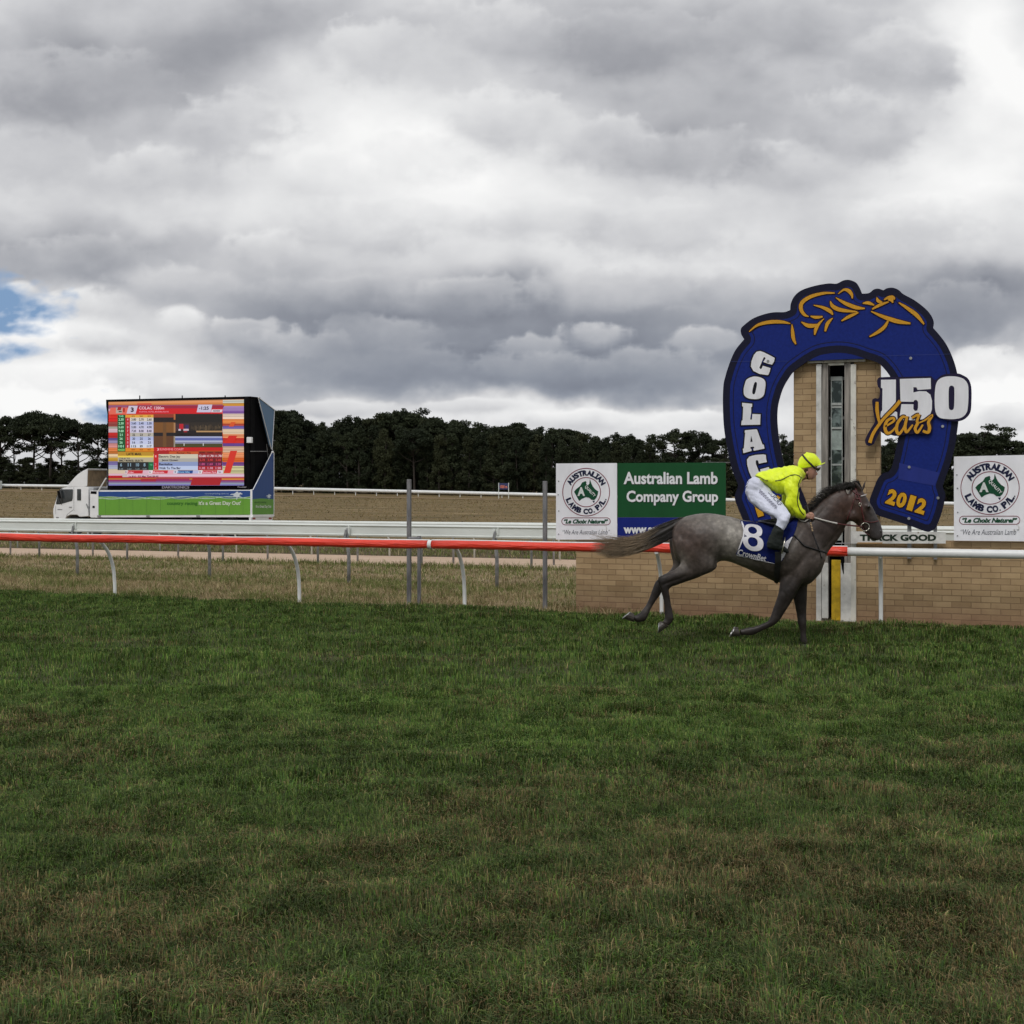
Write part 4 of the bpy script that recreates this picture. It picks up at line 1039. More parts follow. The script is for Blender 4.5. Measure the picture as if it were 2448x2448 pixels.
for loops, _ in LET:
    decal(mb, HF, loops, .044, (.83, .84, .88)); decal(mo, HF, [offset(loops[0], 3.2)] , .038, (.010, .010, .016))
    for lp in loops[1:]: decal(mb, HF, [lp], .046, (.010, .010, .016))
mo.build('letter_outline', M_print, hs); mb.build('lettering', M_print, hs)
# orange strokes (the galloping horse and rider)
ST = [([H3(402, 755), H3(520, 665), H3(680, 625), H3(840, 622), H3(962, 645)], [2, 6, 8.5, 7.5, 2.5]),
      ([H3(985, 655), H3(992, 750), H3(1005, 850), H3(1038, 925)], [2, 7.5, 8, 3]),
      ([H3(1565, 230), H3(1420, 232), H3(1250, 275), H3(1130, 350), H3(1105, 440), H3(1150, 520), H3(1212, 550)], [3, 6, 8, 9, 9, 7, 2]),
      ([H3(1615, 240), H3(1690, 185), H3(1755, 200), H3(1795, 250), H3(1805, 305)], [2, 5, 9, 7, 2.5]),
      ([H3(1280, 395), H3(1400, 425), H3(1500, 475), H3(1540, 525)], [2, 6.5, 9, 2.5]),
      ([H3(1505, 340), H3(1540, 410), H3(1650, 460), H3(1870, 485)], [2, 9, 9, 3]),
      ([H3(1580, 292), H3(1700, 365), H3(1850, 425), H4(295, 340)], [2, 8, 9, 3]),
      ([H3(1238, 545), H3(1310, 560), H3(1400, 552)], [3, 7, 4]),
      ([H3(1112, 622), H3(1190, 668), H3(1270, 675), H3(1345, 655)], [2, 9, 9, 3]),
      ([H3(1418, 580), H3(1350, 650), H3(1310, 720), H3(1293, 798)], [2, 6, 8, 3]),
      ([H3(1540, 570), H3(1470, 640), H3(1435, 750)], [2, 8, 4]),
      ([H3(1888, 495), H3(1770, 545), H3(1658, 608)], [2.5, 7.5, 3]),
      ([H4(275, 285), H4(335, 282), H4(395, 305)], [2.5, 8, 2.5]),
      ([H4(422, 222), H4(435, 258), H4(478, 278)], [2, 8, 4]),
      ([H4(372, 348), H4(450, 305), H4(545, 270)], [3, 7, 3]),
      ([H4(498, 248), H4(545, 225), H4(590, 225), H4(610, 245)], [3, 7, 9, 3]), ([H4(540, 250), H4(575, 250), H4(590, 280)], [3, 8, 3]),
      ([H4(652, 278), H4(740, 335), H4(840, 410), H4(918, 505)], [3, 7.5, 9.5, 3.5]),
      ([H4(362, 370), H4(500, 430), H4(640, 475), H4(775, 497)], [2.5, 8.5, 10, 4]),
      ([H4(540, 470), H4(500, 535), H4(430, 590), H4(345, 636)], [4, 8, 7.5, 3])]
mb = MB(); mo = MB()
for i, (p, w_) in enumerate(ST):
    decal(mb, HF, [stroke(p, w_)], .044 + i * .0002, OR)
    d0_ = Vector((p[0][0] - p[1][0], p[0][1] - p[1][1])).normalized() * 1.8; d1_ = Vector((p[-1][0] - p[-2][0], p[-1][1] - p[-2][1])).normalized() * 1.8
    p2 = [(p[0][0] + d0_.x, p[0][1] + d0_.y)] + p[1:-1] + [(p[-1][0] + d1_.x, p[-1][1] + d1_.y)]
    decal(mo, HF, [stroke(p2, [q + 3.6 for q in w_])], .036 + i * .0002, (.03, .010, .014))
mo.build('emblem_outline', M_print, hs); mb.build('emblem', M_print, hs)
# years on the two feet
mb = MB(); mo = MB()
for s, cx, cy, w_, h_, an in (('2012', 2167, 1199, 98, 37, 17), ('1862', 1849, 1206, 98, 37, -17)):
    for k, ch in enumerate(s):
        fx = (-.375 + k * .25) * w_; c_, s_ = math.cos(R(an)), math.sin(R(an)); lw = w_ * (.235 if ch != '1' else .15)
        txt(mb, HF, ch, cx + fx * c_, cy + fx * s_, lw, h_, .046, an, .055, 0, (.68, .36, .02))
        txt(mo, HF, ch, cx + fx * c_, cy + fx * s_, lw + 4.5, h_ + 4.5, .039 + .0003 * k, an, .09, 0, (.03, .010, .014))
    mo.build('year_outline', M_print, hs); mb.build('year_lettering', M_print, hs); mb = MB(); mo = MB()
mb = MB()
for a_, b_ in ((H5(116, 186), H5(690, 182)), (H4(430, 838), H4(1200, 818))): decal(mb, HF, [stroke([a_, b_], .7)], .040, (.05, .07, .22))
mb.build('sheet_joint', M_print, hs)
mb = MB(); decal(mb, HF, [[H6(448, 232), H6(930, 350), H6(868, 505), H6(436, 425)]], .034, (.022, .036, .22)); mb.build('replacement_film', M_print, hs)
# bolts, posts
mb = MB()
for p in (H4(778, 862), H4(1113, 1577), H6(566, 282), H6(908, 649), H6(562, 893), H5(488, 183)):
    q = HF.pt(*p, .036); mb.tube([q, q + HF.n * .014], .020, 12)
mb.build('bolt', M_galv, hs)
mb = MB(); mb.box(HF.pt(2169 + 5, 1275, -.05), .055, .05, .7, t=HF.t); mb.build('post', M_galv, hs)
mb = MB(); mb.box(HF.pt(2236, 1277, -.05), .045, .05, .7, t=HF.t); mb.build('post', M_galv, hs)
mb = MB(); mb.box(HF.pt(1830, 1300, -.06), .055, .05, .6, t=HF.t); mb.build('post', M_galv, hs)
mb = MB(); wbox(mb, 1960, 853, 2040, 859, -.05, .02); mb.build('fixing_batten', M_timber, hs)

# 150 years plate
plate_o = [(2102, 902), (2140, 900.5), (2143, 903), (2150, 901), (2227, 899), (2231, 905), (2236, 909), (2250, 898), (2262, 894), (2288, 892.5), (2302, 897), (2315, 906), (2322, 925), (2322.5, 960), (2320, 985), (2310, 999), (2296, 1006), (2278, 1007), (2258, 1003),
           (2243, 994), (2236, 992), (2228, 1000), (2230, 1020), (2226, 1034), (2214, 1040), (2196, 1036), (2178, 1038), (2160, 1040), (2140, 1042), (2128, 1039), (2112, 1036), (2104, 1030), (2093, 1052), (2088, 1062), (2078, 1065.5), (2070, 1062), (2068, 1052), (2074, 1038), (2086, 1018), (2092, 1008),
           (2088, 985), (2085, 962), (2086, 955), (2093, 951.5), (2100, 953), (2104, 940), (2103, 930), (2098, 922), (2097, 908)]
ps = {plate_o.index(p) for p in ((2102, 902), (2227, 899), (2236, 909), (2104, 940), (2092, 1008), (2104, 1030), (2243, 994))}
pl = smooth_loop(plate_o, ps, 4)
an = empty('anniversary_plate', HF.pt(2200, 1000, .05)); an.parent = hs; an.location = Vector(an['_o']) - Vector(hs['_o'])
mb = MB(); board(mb, HF, [pl], .075, .035, (.018, .014, .045)); mb.build('panel', M_print, an)
D1 = [H4(*p) for p in [(466, 1088), (622, 1086), (622, 1300), (612, 1420), (636, 1428), (638, 1510), (456, 1500), (466, 1420), (478, 1412), (482, 1180), (466, 1172)]]
D5 = [H4(*p) for p in [(664, 1080), (988, 1070), (990, 1185), (850, 1195), (838, 1168), (806, 1166), (806, 1222), (870, 1208), (940, 1210), (985, 1245), (1002, 1310), (1000, 1400), (980, 1460), (930, 1500), (830, 1512), (664, 1512), (664, 1460), (680, 1345), (806, 1345), (806, 1395), (822, 1416), (848, 1410), (855, 1380), (855, 1320), (838, 1300), (818, 1302), (806, 1320), (670, 1318)]]
D0 = sl([H4(*p) for p in [(1205, 1052), (1275, 1058), (1340, 1085), (1378, 1140), (1384, 1230), (1380, 1350), (1366, 1430), (1320, 1480), (1250, 1500), (1160, 1500), (1080, 1485), (1040, 1430), (1030, 1330), (1032, 1220), (1045, 1130), (1080, 1080), (1140, 1056)]])
D0i = sl([H4(*p) for p in [(1205, 1150), (1228, 1160), (1236, 1190), (1236, 1290), (1232, 1375), (1222, 1400), (1204, 1406), (1186, 1398), (1178, 1372), (1176, 1270), (1178, 1190), (1186, 1160)]])
mb = MB()
for lp in ([D1], [D5], [D0]): decal(mb, HF, lp, .079, (.83, .84, .88))
decal(mb, HF, [D0i], .081, (.018, .014, .045))
mb.build('figures', M_print, an)
YS = [([H4(425, 1320), H4(425, 1410), H4(440, 1500), H4(452, 1560)], [7, 8.5, 6.5, 3]), ([H4(668, 1308), H4(600, 1390), H4(500, 1490), H4(430, 1580), H4(380, 1660), H4(348, 1750)], [8, 8.5, 7, 7.5, 7.5, 8.5]),
      ([H4(510, 1580), H4(590, 1530), H4(605, 1505), H4(585, 1490), H4(530, 1520), H4(508, 1590), H4(530, 1648), H4(580, 1630), H4(640, 1560)], [4, 5, 6, 6, 7, 8, 7.5, 5, 4]),
      ([H4(725, 1480), H4(690, 1480), H4(640, 1545), H4(630, 1620), H4(655, 1655), H4(700, 1600), H4(740, 1500)], [5, 6.5, 7, 7.5, 7, 5, 5]), ([H4(742, 1470), H4(720, 1570), H4(725, 1625), H4(745, 1630), H4(800, 1560)], [6, 7, 7, 6, 4]),
      ([H4(790, 1490), H4(840, 1460), H4(868, 1455)], [5, 6, 5]), ([H4(870, 1450), H4(845, 1520), H4(850, 1545), H4(825, 1600), H4(850, 1640), H4(905, 1560)], [6, 6, 7, 7, 6.5, 4]),
      ([H4(868, 1540), H4(930, 1510), H4(1005, 1460), H4(965, 1530), H4(975, 1590), H4(960, 1640), H4(905, 1625)], [3, 4, 5, 7, 8, 7, 6])]
mb = MB(); mo = MB()
for i, (p, w_) in enumerate(YS):
    decal(mb, HF, [stroke(p, w_)], .092 + i * .0003, OR); decal(mo, HF, [stroke(p, [q + 5 for q in w_])], .084 + i * .0003, (.018, .010, .030))
mo.build('script_outline', M_print, an); mb.build('script', M_print, an)

# ------------------------------------------------------------------ truck with the big screen
tp = G(560, 1283)
TS = .215                                      # how far the truck is turned from square on
TF = Frame((tp.x, tp.y, 0), (1, -TS, 0))
rc = TF.pt(604.5, 1160)                        # rear near corner
RF = Frame((rc.x, rc.y, 0), (TS, 1, 0)); RF.n = Vector((1, -TS, 0)).normalized()      # rear face, seen at a glance
M_tw = mat('truck_white_paint', (.86, .88, .89), .3, .04, 1.2, spots=((.62, .62, .60), 3, .68), coat=.3)
M_glass = mat('truck_window_glass', (.035, .042, .045), .08, .2, 2, spec=.8)
M_tyre = mat('tyre_rubber', (.018, .018, .018), .85, .2, 8)
M_rim = mat('wheel_rim', (.35, .36, .37), .4, .2, 4, metal=.5)
M_dark = mat('black_screen_case', (.006, .006, .007), .9, .2, 3, spec=.08)
M_tprint = mat_attr('truck_graphics', .5, grime=.10, spec=.2)
truck = empty('screen_truck', (tp.x + 2.6, tp.y + .6, tz(tp.x, tp.y))); tag(truck, 'white truck carrying a raised video screen with green and blue side panels', 'truck')
dep = -TF.n
def tprism(mb, loop, f0, f1, col=None):
    """side profile in the picture on the near side, from depth f0 to f1 (m, away from the viewer)"""
    mb.prism([TF.pt(x, y) + dep * f0 for x, y in loop], dep * (f1 - f0), col)
# screen
mb = MB(); tprism(mb, [(250, 955), (597, 947), (597, 1173), (253.5, 1173), (253.5, 990), (250.5, 972)], .12, .62); mb.build('screen_case', M_dark, truck, bevel=.02)
mb = MB()
for x in (327, 429, 532):
    q = TF.pt(x, 950) + dep * .3; mb.tube([q - Vector((0, 0, .15)), q + Vector((0, 0, .12))], .03, 6)
mb.build('lifting_eye', M_dark, truck)
SCR = []   # rectangles of the picture: x0, y0, x1, y1 in the screen crop, colour
def q_(r, g, b): 
    f = lambda c: (((c / 255 + .055) / 1.055) ** 2.4) ** 1.28 if c > 10 else c / 255 / 12.92
    return (f(r), f(g), f(b))
sm = MB(); lev = [0]
def sy(x, y): return y - (x - 50) * 35 / 1790 * (1 - (y - 100) / 1100) * 1.0    # the drawing is level on the screen itself
def srect(x0, y0, x1, y1, col, sk=0, n=1):
    lev[0] += .0006
    pts = [(x, y + max(0, 35 - (x - 50) * .0196) * max(0, 1 - (y - 80) / 90)) for x, y in ((x0 + sk, y0), (x1 + sk, y0), (x1, y1), (x0, y1))]
    sm.add([TF.pt(*CS(*p), -.115 + lev[0]) for p in pts], [(0, 1, 2, 3)], col)
def stext(s, cx, cy, w, h, col, bold=.02, shear=0):
    txt(sm, TF, s, *CS(cx, cy), w * .18116, h * .18116, -.105 + lev[0] + .012, 0, bold, shear, col)
random.seed(5)
bands = [(80, 150, (236, 170, 120)), (120, 150, (225, 150, 90)), (150, 200, (190, 120, 160)), (200, 240, (225, 180, 190)), (240, 280, (230, 120, 110)), (280, 320, (235, 70, 50)), (320, 380, (225, 30, 30)), (380, 440, (165, 80, 75)),
         (440, 470, (190, 185, 175)), (470, 520, (215, 190, 200)), (520, 560, (215, 40, 35)), (560, 590, (190, 30, 40)), (590, 620, (120, 100, 170)), (620, 660, (175, 165, 200)), (660, 720, (235, 170, 165)), (720, 760, (235, 150, 90)), (760, 800, (205, 130, 50)),
         (800, 850, (230, 205, 170)), (850, 900, (215, 175, 60)), (900, 950, (140, 130, 180)), (950, 1000, (190, 195, 215)), (1000, 1062, (230, 220, 190))]
for y0, y1, c in bands:
    y = y0
    while y < y1:
        h_ = random.choice((7, 10, 14)); f_ = random.uniform(.86, 1.1)
        srect(52, y, 1838, min(y + h_, y1), q_(*[min(255, v * f_) for v in c])); y += h_
for y0, y1, c in ((85, 130, (215, 215, 205)), (130, 170, (225, 170, 70)), (170, 230, (180, 150, 200)), (230, 270, (150, 110, 180)), (270, 340, (235, 215, 200)), (340, 400, (240, 160, 90)), (400, 430, (200, 90, 60)), (430, 470, (140, 120, 190)), (470, 540, (225, 205, 180)), (540, 590, (240, 165, 120)), (590, 660, (225, 60, 35)),
                  (660, 700, (130, 90, 170)), (700, 780, (225, 195, 170)), (780, 850, (240, 165, 120)), (850, 910, (225, 120, 40)), (910, 960, (140, 90, 160)), (960, 1060, (220, 215, 170))):
    y = y0
    while y < y1:
        f_ = random.uniform(.88, 1.08); srect(1560, y, 1838, min(y + 10, y1), q_(*[min(255, v * f_) for v in c])); y += 10
srect(1590, 560, 1700, 660, q_(225, 50, 35), 50); srect(1570, 760, 1660, 1055, q_(228, 70, 50), 90); srect(1640, 380, 1700, 440, q_(230, 110, 50), 30)
srect(430, 120, 620, 145, q_(230, 90, 70))
srect(290, 160, 1560, 205, q_(180, 50, 85), 20); srect(290, 200, 1545, 272, q_(222, 30, 48), 14)
srect(60, 190, 300, 280, q_(240, 130, 110), 20); srect(150, 190, 235, 265, q_(205, 190, 180)); srect(165, 180, 215, 225, q_(190, 45, 40), 12); srect(185, 235, 225, 250, q_(90, 80, 60)); stext('1', 255, 222, 22, 50, q_(190, 20, 20))
srect(290, 165, 410, 270, q_(225, 215, 230), 28); stext('3', 365, 218, 42, 62, q_(60, 30, 60), .05)
stext('COLAC 1200m', 620, 195, 330, 40, q_(250, 215, 225)); stext('AUSTRAL HOTEL MAIDEN PLATE', 650, 245, 390, 18, q_(245, 170, 185))
srect(1215, 148, 1400, 252, q_(220, 215, 235), 22); stext('-1:25', 1310, 197, 130, 44, q_(60, 30, 70), .03); srect(1405, 215, 1545, 252, q_(235, 225, 235), 8); stext('GOOD4', 1477, 234, 90, 18, q_(30, 20, 30), .05)
# odds table
srect(170, 285, 275, 770, q_(12, 110, 62)); srect(275, 285, 335, 725, q_(205, 35, 60)); srect(335, 285, 645, 322, q_(240, 190, 90)); srect(275, 285, 345, 322, q_(240, 180, 70))
for i, yy in enumerate(range(322, 722, 50)): srect(335, yy, 645, yy + 50, q_(*[(232, 225, 215), (205, 210, 240), (218, 218, 240), (226, 220, 240), (205, 200, 190), (200, 208, 240), (215, 220, 245), (228, 232, 245)][i]))
srect(275, 722, 645, 768, q_(235, 160, 40))
rowsT = [('2.30', '4', '3.80', '2.70', '2.60'), ('2.30', '11', '3.60', '3.40', '3.30'), ('5.60', '8', '5.00', '4.70', '4.90'), ('9.80', '7', '7.20', '8.00', '8.40'), ('21', '3', '22', '23', '27'), ('26', '2', '20', '25', '26'), ('26', '10', '16', '19', '21'), ('101', '1', '115', '89', '117')]
for i, rr_ in enumerate(rowsT):
    yy = 347 + i * 50.5
    for j, (cx, w_) in enumerate(((218, 68), (305, 26), (385, 62), (485, 62), (590, 62))):
        stext(rr_[j], cx, yy, w_ if len(rr_[j]) > 2 else w_ * .6, 32, q_(190, 240, 205) if j == 0 else (q_(250, 200, 210) if j == 1 else q_(35, 35, 60)), .03)
stext('TAB', 218, 303, 62, 24, q_(170, 240, 200)); stext('FIXED', 222, 748, 90, 26, q_(180, 240, 140))
for cx in (378, 485, 590): stext('NSW', cx, 303, 44, 20, q_(120, 70, 40)); stext('NSW', cx, 745, 44, 20, q_(150, 70, 30))
srect(175, 775, 645, 825, q_(205, 165, 60)); stext('LATE MAIL', 390, 803, 200, 34, q_(40, 25, 20), .03); srect(175, 825, 645, 850, q_(250, 225, 110)); srect(175, 848, 645, 908, q_(205, 195, 170))
stext('COLAC R3', 260, 860, 140, 24, q_(40, 30, 40)); stext('EMILY MARKEL SELECTS', 350, 890, 320, 26, q_(30, 25, 35), .04)
srect(172, 908, 580, 1018, q_(38, 45, 50)); srect(580, 908, 645, 1015, q_(20, 130, 80)); stext('TAB', 612, 945, 36, 20, q_(120, 220, 170))
for s, p_, cx in (('6', '2.40', 218), ('11', '2.60', 327), ('10', '5.20', 435), ('8', '4.20', 527)): stext(s, cx, 945, 26 if len(s) < 2 else 42, 44, q_(165, 190, 205), .03); stext(p_, cx, 1000, 54, 20, q_(150, 165, 170))
# moving picture window
srect(645, 275, 1555, 715, q_(72, 48, 36)); srect(645, 275, 920, 320, q_(170, 75, 50)); srect(645, 320, 940, 375, q_(38, 24, 34)); srect(645, 385, 920, 520, q_(148, 105, 55)); srect(645, 520, 1250, 565, q_(34, 26, 40)); srect(645, 565, 920, 710, q_(120, 82, 52))
srect(770, 385, 815, 710, q_(135, 98, 58)); srect(912, 275, 935, 350, q_(200, 130, 80)); srect(935, 272, 1553, 390, q_(42, 36, 34)); srect(935, 385, 1553, 500, q_(62, 52, 44)); srect(912, 390, 935, 520, q_(190, 150, 110))
for k in range(26):
    x = 1140 + k * 15.5; srect(x, random.uniform(400, 455), x + 9, random.uniform(465, 495), q_(*random.choice(((110, 95, 75), (95, 80, 62), (130, 112, 88)))))
srect(1200, 495, 1553, 520, q_(200, 165, 120)); srect(1130, 515, 1553, 570, q_(38, 28, 38))
srect(935, 400, 1120, 500, q_(88, 58, 70)); srect(985, 405, 1040, 475, q_(205, 35, 60)); srect(1065, 420, 1110, 475, q_(70, 60, 120)); srect(975, 472, 1005, 500, q_(225, 215, 225)); srect(1040, 470, 1110, 500, q_(225, 205, 215)); srect(950, 495, 1210, 545, q_(38, 22, 30)); srect(1045, 500, 1090, 515, q_(190, 40, 60))
srect(915, 570, 1553, 590, q_(190, 195, 225)); srect(915, 590, 1553, 625, q_(120, 130, 190)); srect(915, 625, 1553, 640, q_(205, 210, 230)); srect(915, 640, 1553, 665, q_(165, 165, 190)); srect(915, 665, 1553, 712, q_(95, 92, 50)); srect(1044, 660, 1054, 695, q_(225, 225, 225)); srect(1297, 660, 1307, 695, q_(225, 225, 225)); srect(912, 565, 932, 712, q_(175, 165, 150))
# results block
srect(650, 715, 1560, 760, q_(215, 28, 42)); stext('3', 705, 742, 20, 30, q_(250, 230, 235)); stext('SUNSHINE COAST', 885, 740, 320, 30, q_(245, 170, 180)); srect(650, 760, 1240, 806, q_(190, 40, 45)); srect(850, 768, 1240, 803, q_(215, 110, 50)); stext('Runner / No', 1045, 787, 185, 22, q_(50, 20, 20))
srect(1240, 766, 1555, 800, q_(175, 60, 45)); 
for cx in (1285, 1390, 1495): stext('WIN', cx, 784, 75, 20, q_(60, 20, 30))
srect(650, 805, 720, 1010, q_(215, 40, 50)); srect(712, 805, 1232, 860, q_(225, 218, 200)); srect(712, 860, 1232, 905, q_(195, 192, 185)); srect(712, 905, 1232, 960, q_(165, 178, 215)); srect(712, 960, 1232, 1012, q_(210, 220, 245))
srect(1232, 800, 1553, 856, q_(170, 25, 45)); srect(1232, 856, 1553, 912, q_(130, 28, 45)); srect(1232, 912, 1553, 960, q_(110, 35, 85)); srect(1232, 960, 1553, 1015, q_(190, 35, 60))
for s, cx, cy, w_ in (('Electric Dee Jay', 857, 840, 285), ('Jenni Queen', 862, 886, 215), ('Revitalise', 808, 937, 175), ('Walk To The Bar', 862, 988, 285)): stext(s, cx, cy, w_, 38 if 'y' in s else 30, q_(45, 30, 60), .03)
for cy, vals, c in ((828, ('12.60', '11.70', '11.70'), (255, 235, 240)), (880, ('2.70', '2.40', '2.60'), (230, 90, 90)), (936, ('1.80', '1.60', '2.20'), (220, 110, 160)), (988, ('1.10', '1.10', '1.20'), (245, 200, 220))):
    for v_, cx in zip(vals, (1290, 1395, 1500)): stext(v_, cx, cy, 88 if len(v_) > 4 else 68, 30, q_(*c), .02)
for s, cy in (('1', 832), ('2', 938), ('4', 988)): stext(s, 675, cy, 18, 28, q_(250, 180, 190))
srect(60, 1015, 1560, 1062, q_(230, 210, 190)); 
for x0, x1, c in ((265, 300, (240, 225, 230)), (300, 500, (215, 45, 65)), (500, 580, (235, 200, 215)), (580, 630, (245, 235, 240)), (630, 830, (220, 50, 75)), (830, 905, (240, 190, 205)), (905, 960, (225, 225, 240)), (960, 1160, (25, 95, 165)), (1160, 1235, (205, 205, 235)), (1235, 1285, (240, 235, 240)), (1285, 1480, (215, 50, 80)), (1480, 1560, (235, 225, 235))): srect(x0, 1018, x1, 1060, q_(*c), 8)
for s, cx, w_ in (('Colac', 345, 80), ('Matamata', 712, 150), ('Moonee Valley', 1043, 165), ('Sandown Park', 1383, 180)): stext(s, cx, 1042, w_, 26, q_(250, 205, 215) if s != 'Moonee Valley' else q_(190, 225, 250), .02)
for s, cx in (('3', 280), ('6', 600), ('9', 932), ('3', 1258), ('5m', 1520)): stext(s, cx, 1040, 18 + 14 * (len(s) > 1), 26, q_(60, 50, 80))
srect(52, 1062, 1840, 1115, q_(235, 190, 205)); srect(52, 1075, 1840, 1092, q_(235, 215, 228)); srect(52, 1086, 235, 1115, q_(205, 25, 45)); srect(235, 1070, 300, 1115, q_(215, 205, 205)); stext('1a $16 - R5 Mat Thoi $4.40', 515, 1098, 390, 26, q_(90, 20, 40), .03); srect(52, 1108, 1840, 1124, q_(190, 25, 45))
for y0, y1, c in ((1124, 1140, (205, 150, 60)), (1140, 1160, (170, 60, 120)), (1160, 1180, (150, 110, 160)), (1180, 1200, (165, 175, 190)), (1200, 1218, (150, 150, 205))): srect(52, y0, 1840, y1, q_(*c))
srect(480, 1130, 680, 1165, q_(185, 40, 75)); srect(680, 1126, 1120, 1148, q_(175, 60, 110)); srect(1130, 1124, 1520, 1215, q_(190, 35, 50), 30); srect(1545, 1124, 1840, 1145, q_(225, 160, 70))
M_led, nt, b = nodes('led_screen'); N = nt.nodes.new; L = nt.links.new
at = N('ShaderNodeAttribute'); at.attribute_name = 'col'; L(at.outputs['Color'], b.inputs['Emission Color']); b.inputs['Emission Strength'].default_value = .62
b.inputs['Base Color'].default_value = (.01, .01, .01, 1); b.inputs['Roughness'].default_value = .7
sm.build('screen', M_led, truck)
mb = MB(); txt(mb, TF, 'DAKTRONICS', *CS(937, 1240), 65, 6.4, -.095, 0, .03, 0, (.75, .76, .78)); txt(mb, TF, 'ProStar', *CS(1815, 1237), 21, 3.8, -.095, 0, .02, 0, (.75, .76, .78)); mb.build('maker_lettering', M_tprint, truck)
# body: skirt box with graphics
mb = MB(); tprism(mb, [(233, 1172), (598.5, 1171), (598.5, 1236.5), (235, 1237)], .02, .08); tprism(mb, [(598.5, 1170), (604.5, 1170), (604.5, 1237), (598.5, 1237)], -.01, 2.38); mb.build('body_frame', M_tw, truck, bevel=.01)
mb = MB(); tprism(mb, [(262, 1173), (598, 1172), (598, 1236), (262, 1236)], .10, 2.3); mb.build('body', M_dark, truck)
gp = MB()
def tdec(loop, off, col): decal(gp, TF, [loop], off, col)
wave = [CR(x, y) for x, y in ((65, 1078), (200, 1085), (330, 1100), (430, 1105), (530, 1085), (620, 1080), (760, 1095), (890, 1108), (1000, 1090), (1090, 1080), (1230, 1085), (1380, 1102), (1480, 1098), (1588, 1078))]
wv_ = spline(wave, 6, False)
tdec([CR(65, 1031), CR(1588, 1021)] + wv_[::-1], .0, (.030, .085, .30)); tdec(wv_ + [CR(1588, 1262), CR(65, 1266)], .0, (.165, .40, .055))
for amp, ph, w_ in ((11, 0, 3), (8, 1.7, 2.2), (13, 3.1, 2.4)):
    pts = [(65 + 1523 * k / 60, 1092 + amp * math.sin(k * .33 + ph) + 3 * math.sin(k * .1)) for k in range(61)]
    tdec([CR(x, y - w_) for x, y in pts] + [CR(x, y + w_) for x, y in pts[::-1]], .004 + ph * .001, (.50, .68, .42) if ph else (.60, .74, .70))
txt(gp, TF, 'country racing', *CR(905, 1153), 73, 10.5, .01, 0, .035, 0, (.055, .20, .03))
txt(gp, TF, "it's a Great Day Out'", *CR(1283, 1150), 101, 12.0, .01, 0, .035, 0, (.68, .76, .62))
txt(gp, TF, 'countryracing.com.au', *CR(1252, 1052), 57, 4.6, .01, 0, 0, 0, (.45, .55, .70))
runner = [(1382, 1062), (1400, 1052), (1425, 1050), (1440, 1042), (1448, 1032), (1462, 1030), (1470, 1036), (1466, 1044), (1490, 1038), (1500, 1046), (1512, 1052), (1505, 1060), (1488, 1056), (1478, 1068), (1500, 1078), (1478, 1080), (1462, 1086), (1456, 1112), (1450, 1110), (1450, 1086), (1430, 1080), (1408, 1078), (1425, 1068), (1415, 1062)]
tdec([CR(*p) for p in runner], .01, (.66, .72, .78))
gp.build('side_graphics', M_tprint, truck)
mb = MB(); 
for x in (562, 1065, 70): mb.box(TF.pt(*CR(x, 1276), .0), .2, .03, .08, t=TF.t)
for k in range(9): pass
mb.build('side_latch', M_rim, truck)
gs = MB()
for k in range(11):
    x = 235.5 + 362 * (k + .5) / 11; gs.box(TF.pt(x, 1209, .002), .018, .006, .92, t=TF.t)
gs.build('panel_seam', mat('seam_green', (.10, .26, .035), .5), truck)
# rear: folded blue wings, dark inside
def rdec(mbx, loop, off, col=None): decal(mbx, RF, [loop], off, col)
mb = MB(); rdec(mb, [(597, 948), (618, 950), (651, 1075), (649, 1090), (606, 1171), (597, 1171)], -.20); mb.prism([RF.pt(597, 948, -.21), RF.pt(618, 950, -.21), RF.pt(618, 953, -.21), RF.pt(597, 951, -.21)], RF.n * .1); mb.build('dark_interior', M_black, truck)
mb = MB(); board(mb, RF, [[CR(1670, 85), CR(1830, 210), CR(1806, 610), CR(1780, 560)]], .02, .04, (.11, .20, .32)); mb.build('upper_wing', M_tprint, truck)
mb = MB(); board(mb, RF, [[CR(1812, 626), CR(1824, 640), CR(1824, 1106), CR(1700, 1098), CR(1617, 1106), CR(1617, 1012)]], .02, .04, (.035, .085, .26)); board(mb, RF, [[CR(1617, 1106), CR(1700, 1098), CR(1824, 1106), CR(1824, 1258), CR(1617, 1262)]], .02, .04, (.14, .34, .06)); mb.build('lower_wing', M_tprint, truck)
mb = MB(); txt(mb, RF, "it's a Great Day Out", *CR(1722, 1182), 37, 9, .03, 0, .04, 0, (.6, .68, .55)); txt(mb, RF, 'country racing', *CR(1690, 1138), 28, 5, .03, 0, .03, 0, (.05, .16, .03)); decal(mb, RF, [[CR(1775 + (x - 1450) * .42, 1082 + (y - 1070) * .7) for x, y in runner]], .03, (.62, .70, .78)); mb.build('rear_lettering', M_tprint, truck)
mb = MB()
for a_, b_ in (((1616, 1012), (1812, 622)), ((1812, 622), (1826, 640)), ((1826, 640), (1826, 1278)), ((1670, 82), (1832, 208)), ((1832, 208), (1808, 612)), ((1668, 84), (1800, 600))): mb.tube([RF.pt(*CR(*a_), .04), RF.pt(*CR(*b_), .04)], .022, 6)
mb.tube([TF.pt(*CT(820, 500), .0), TF.pt(*CT(928, 320), .0)], .035, 6); mb.sphere(RF.pt(*CR(1812, 632), .05), .07)
mb.build('wing_edge', M_tw, truck)
mb = MB(); mb.tube([RF.pt(599, 1079, -.15), RF.pt(638, 1079, -.15)], .02, 6); mb.tube([RF.pt(637, 1062, -.15), RF.pt(641, 1095, -.15)], .02, 6); mb.build('stay_rod', M_rim, truck)
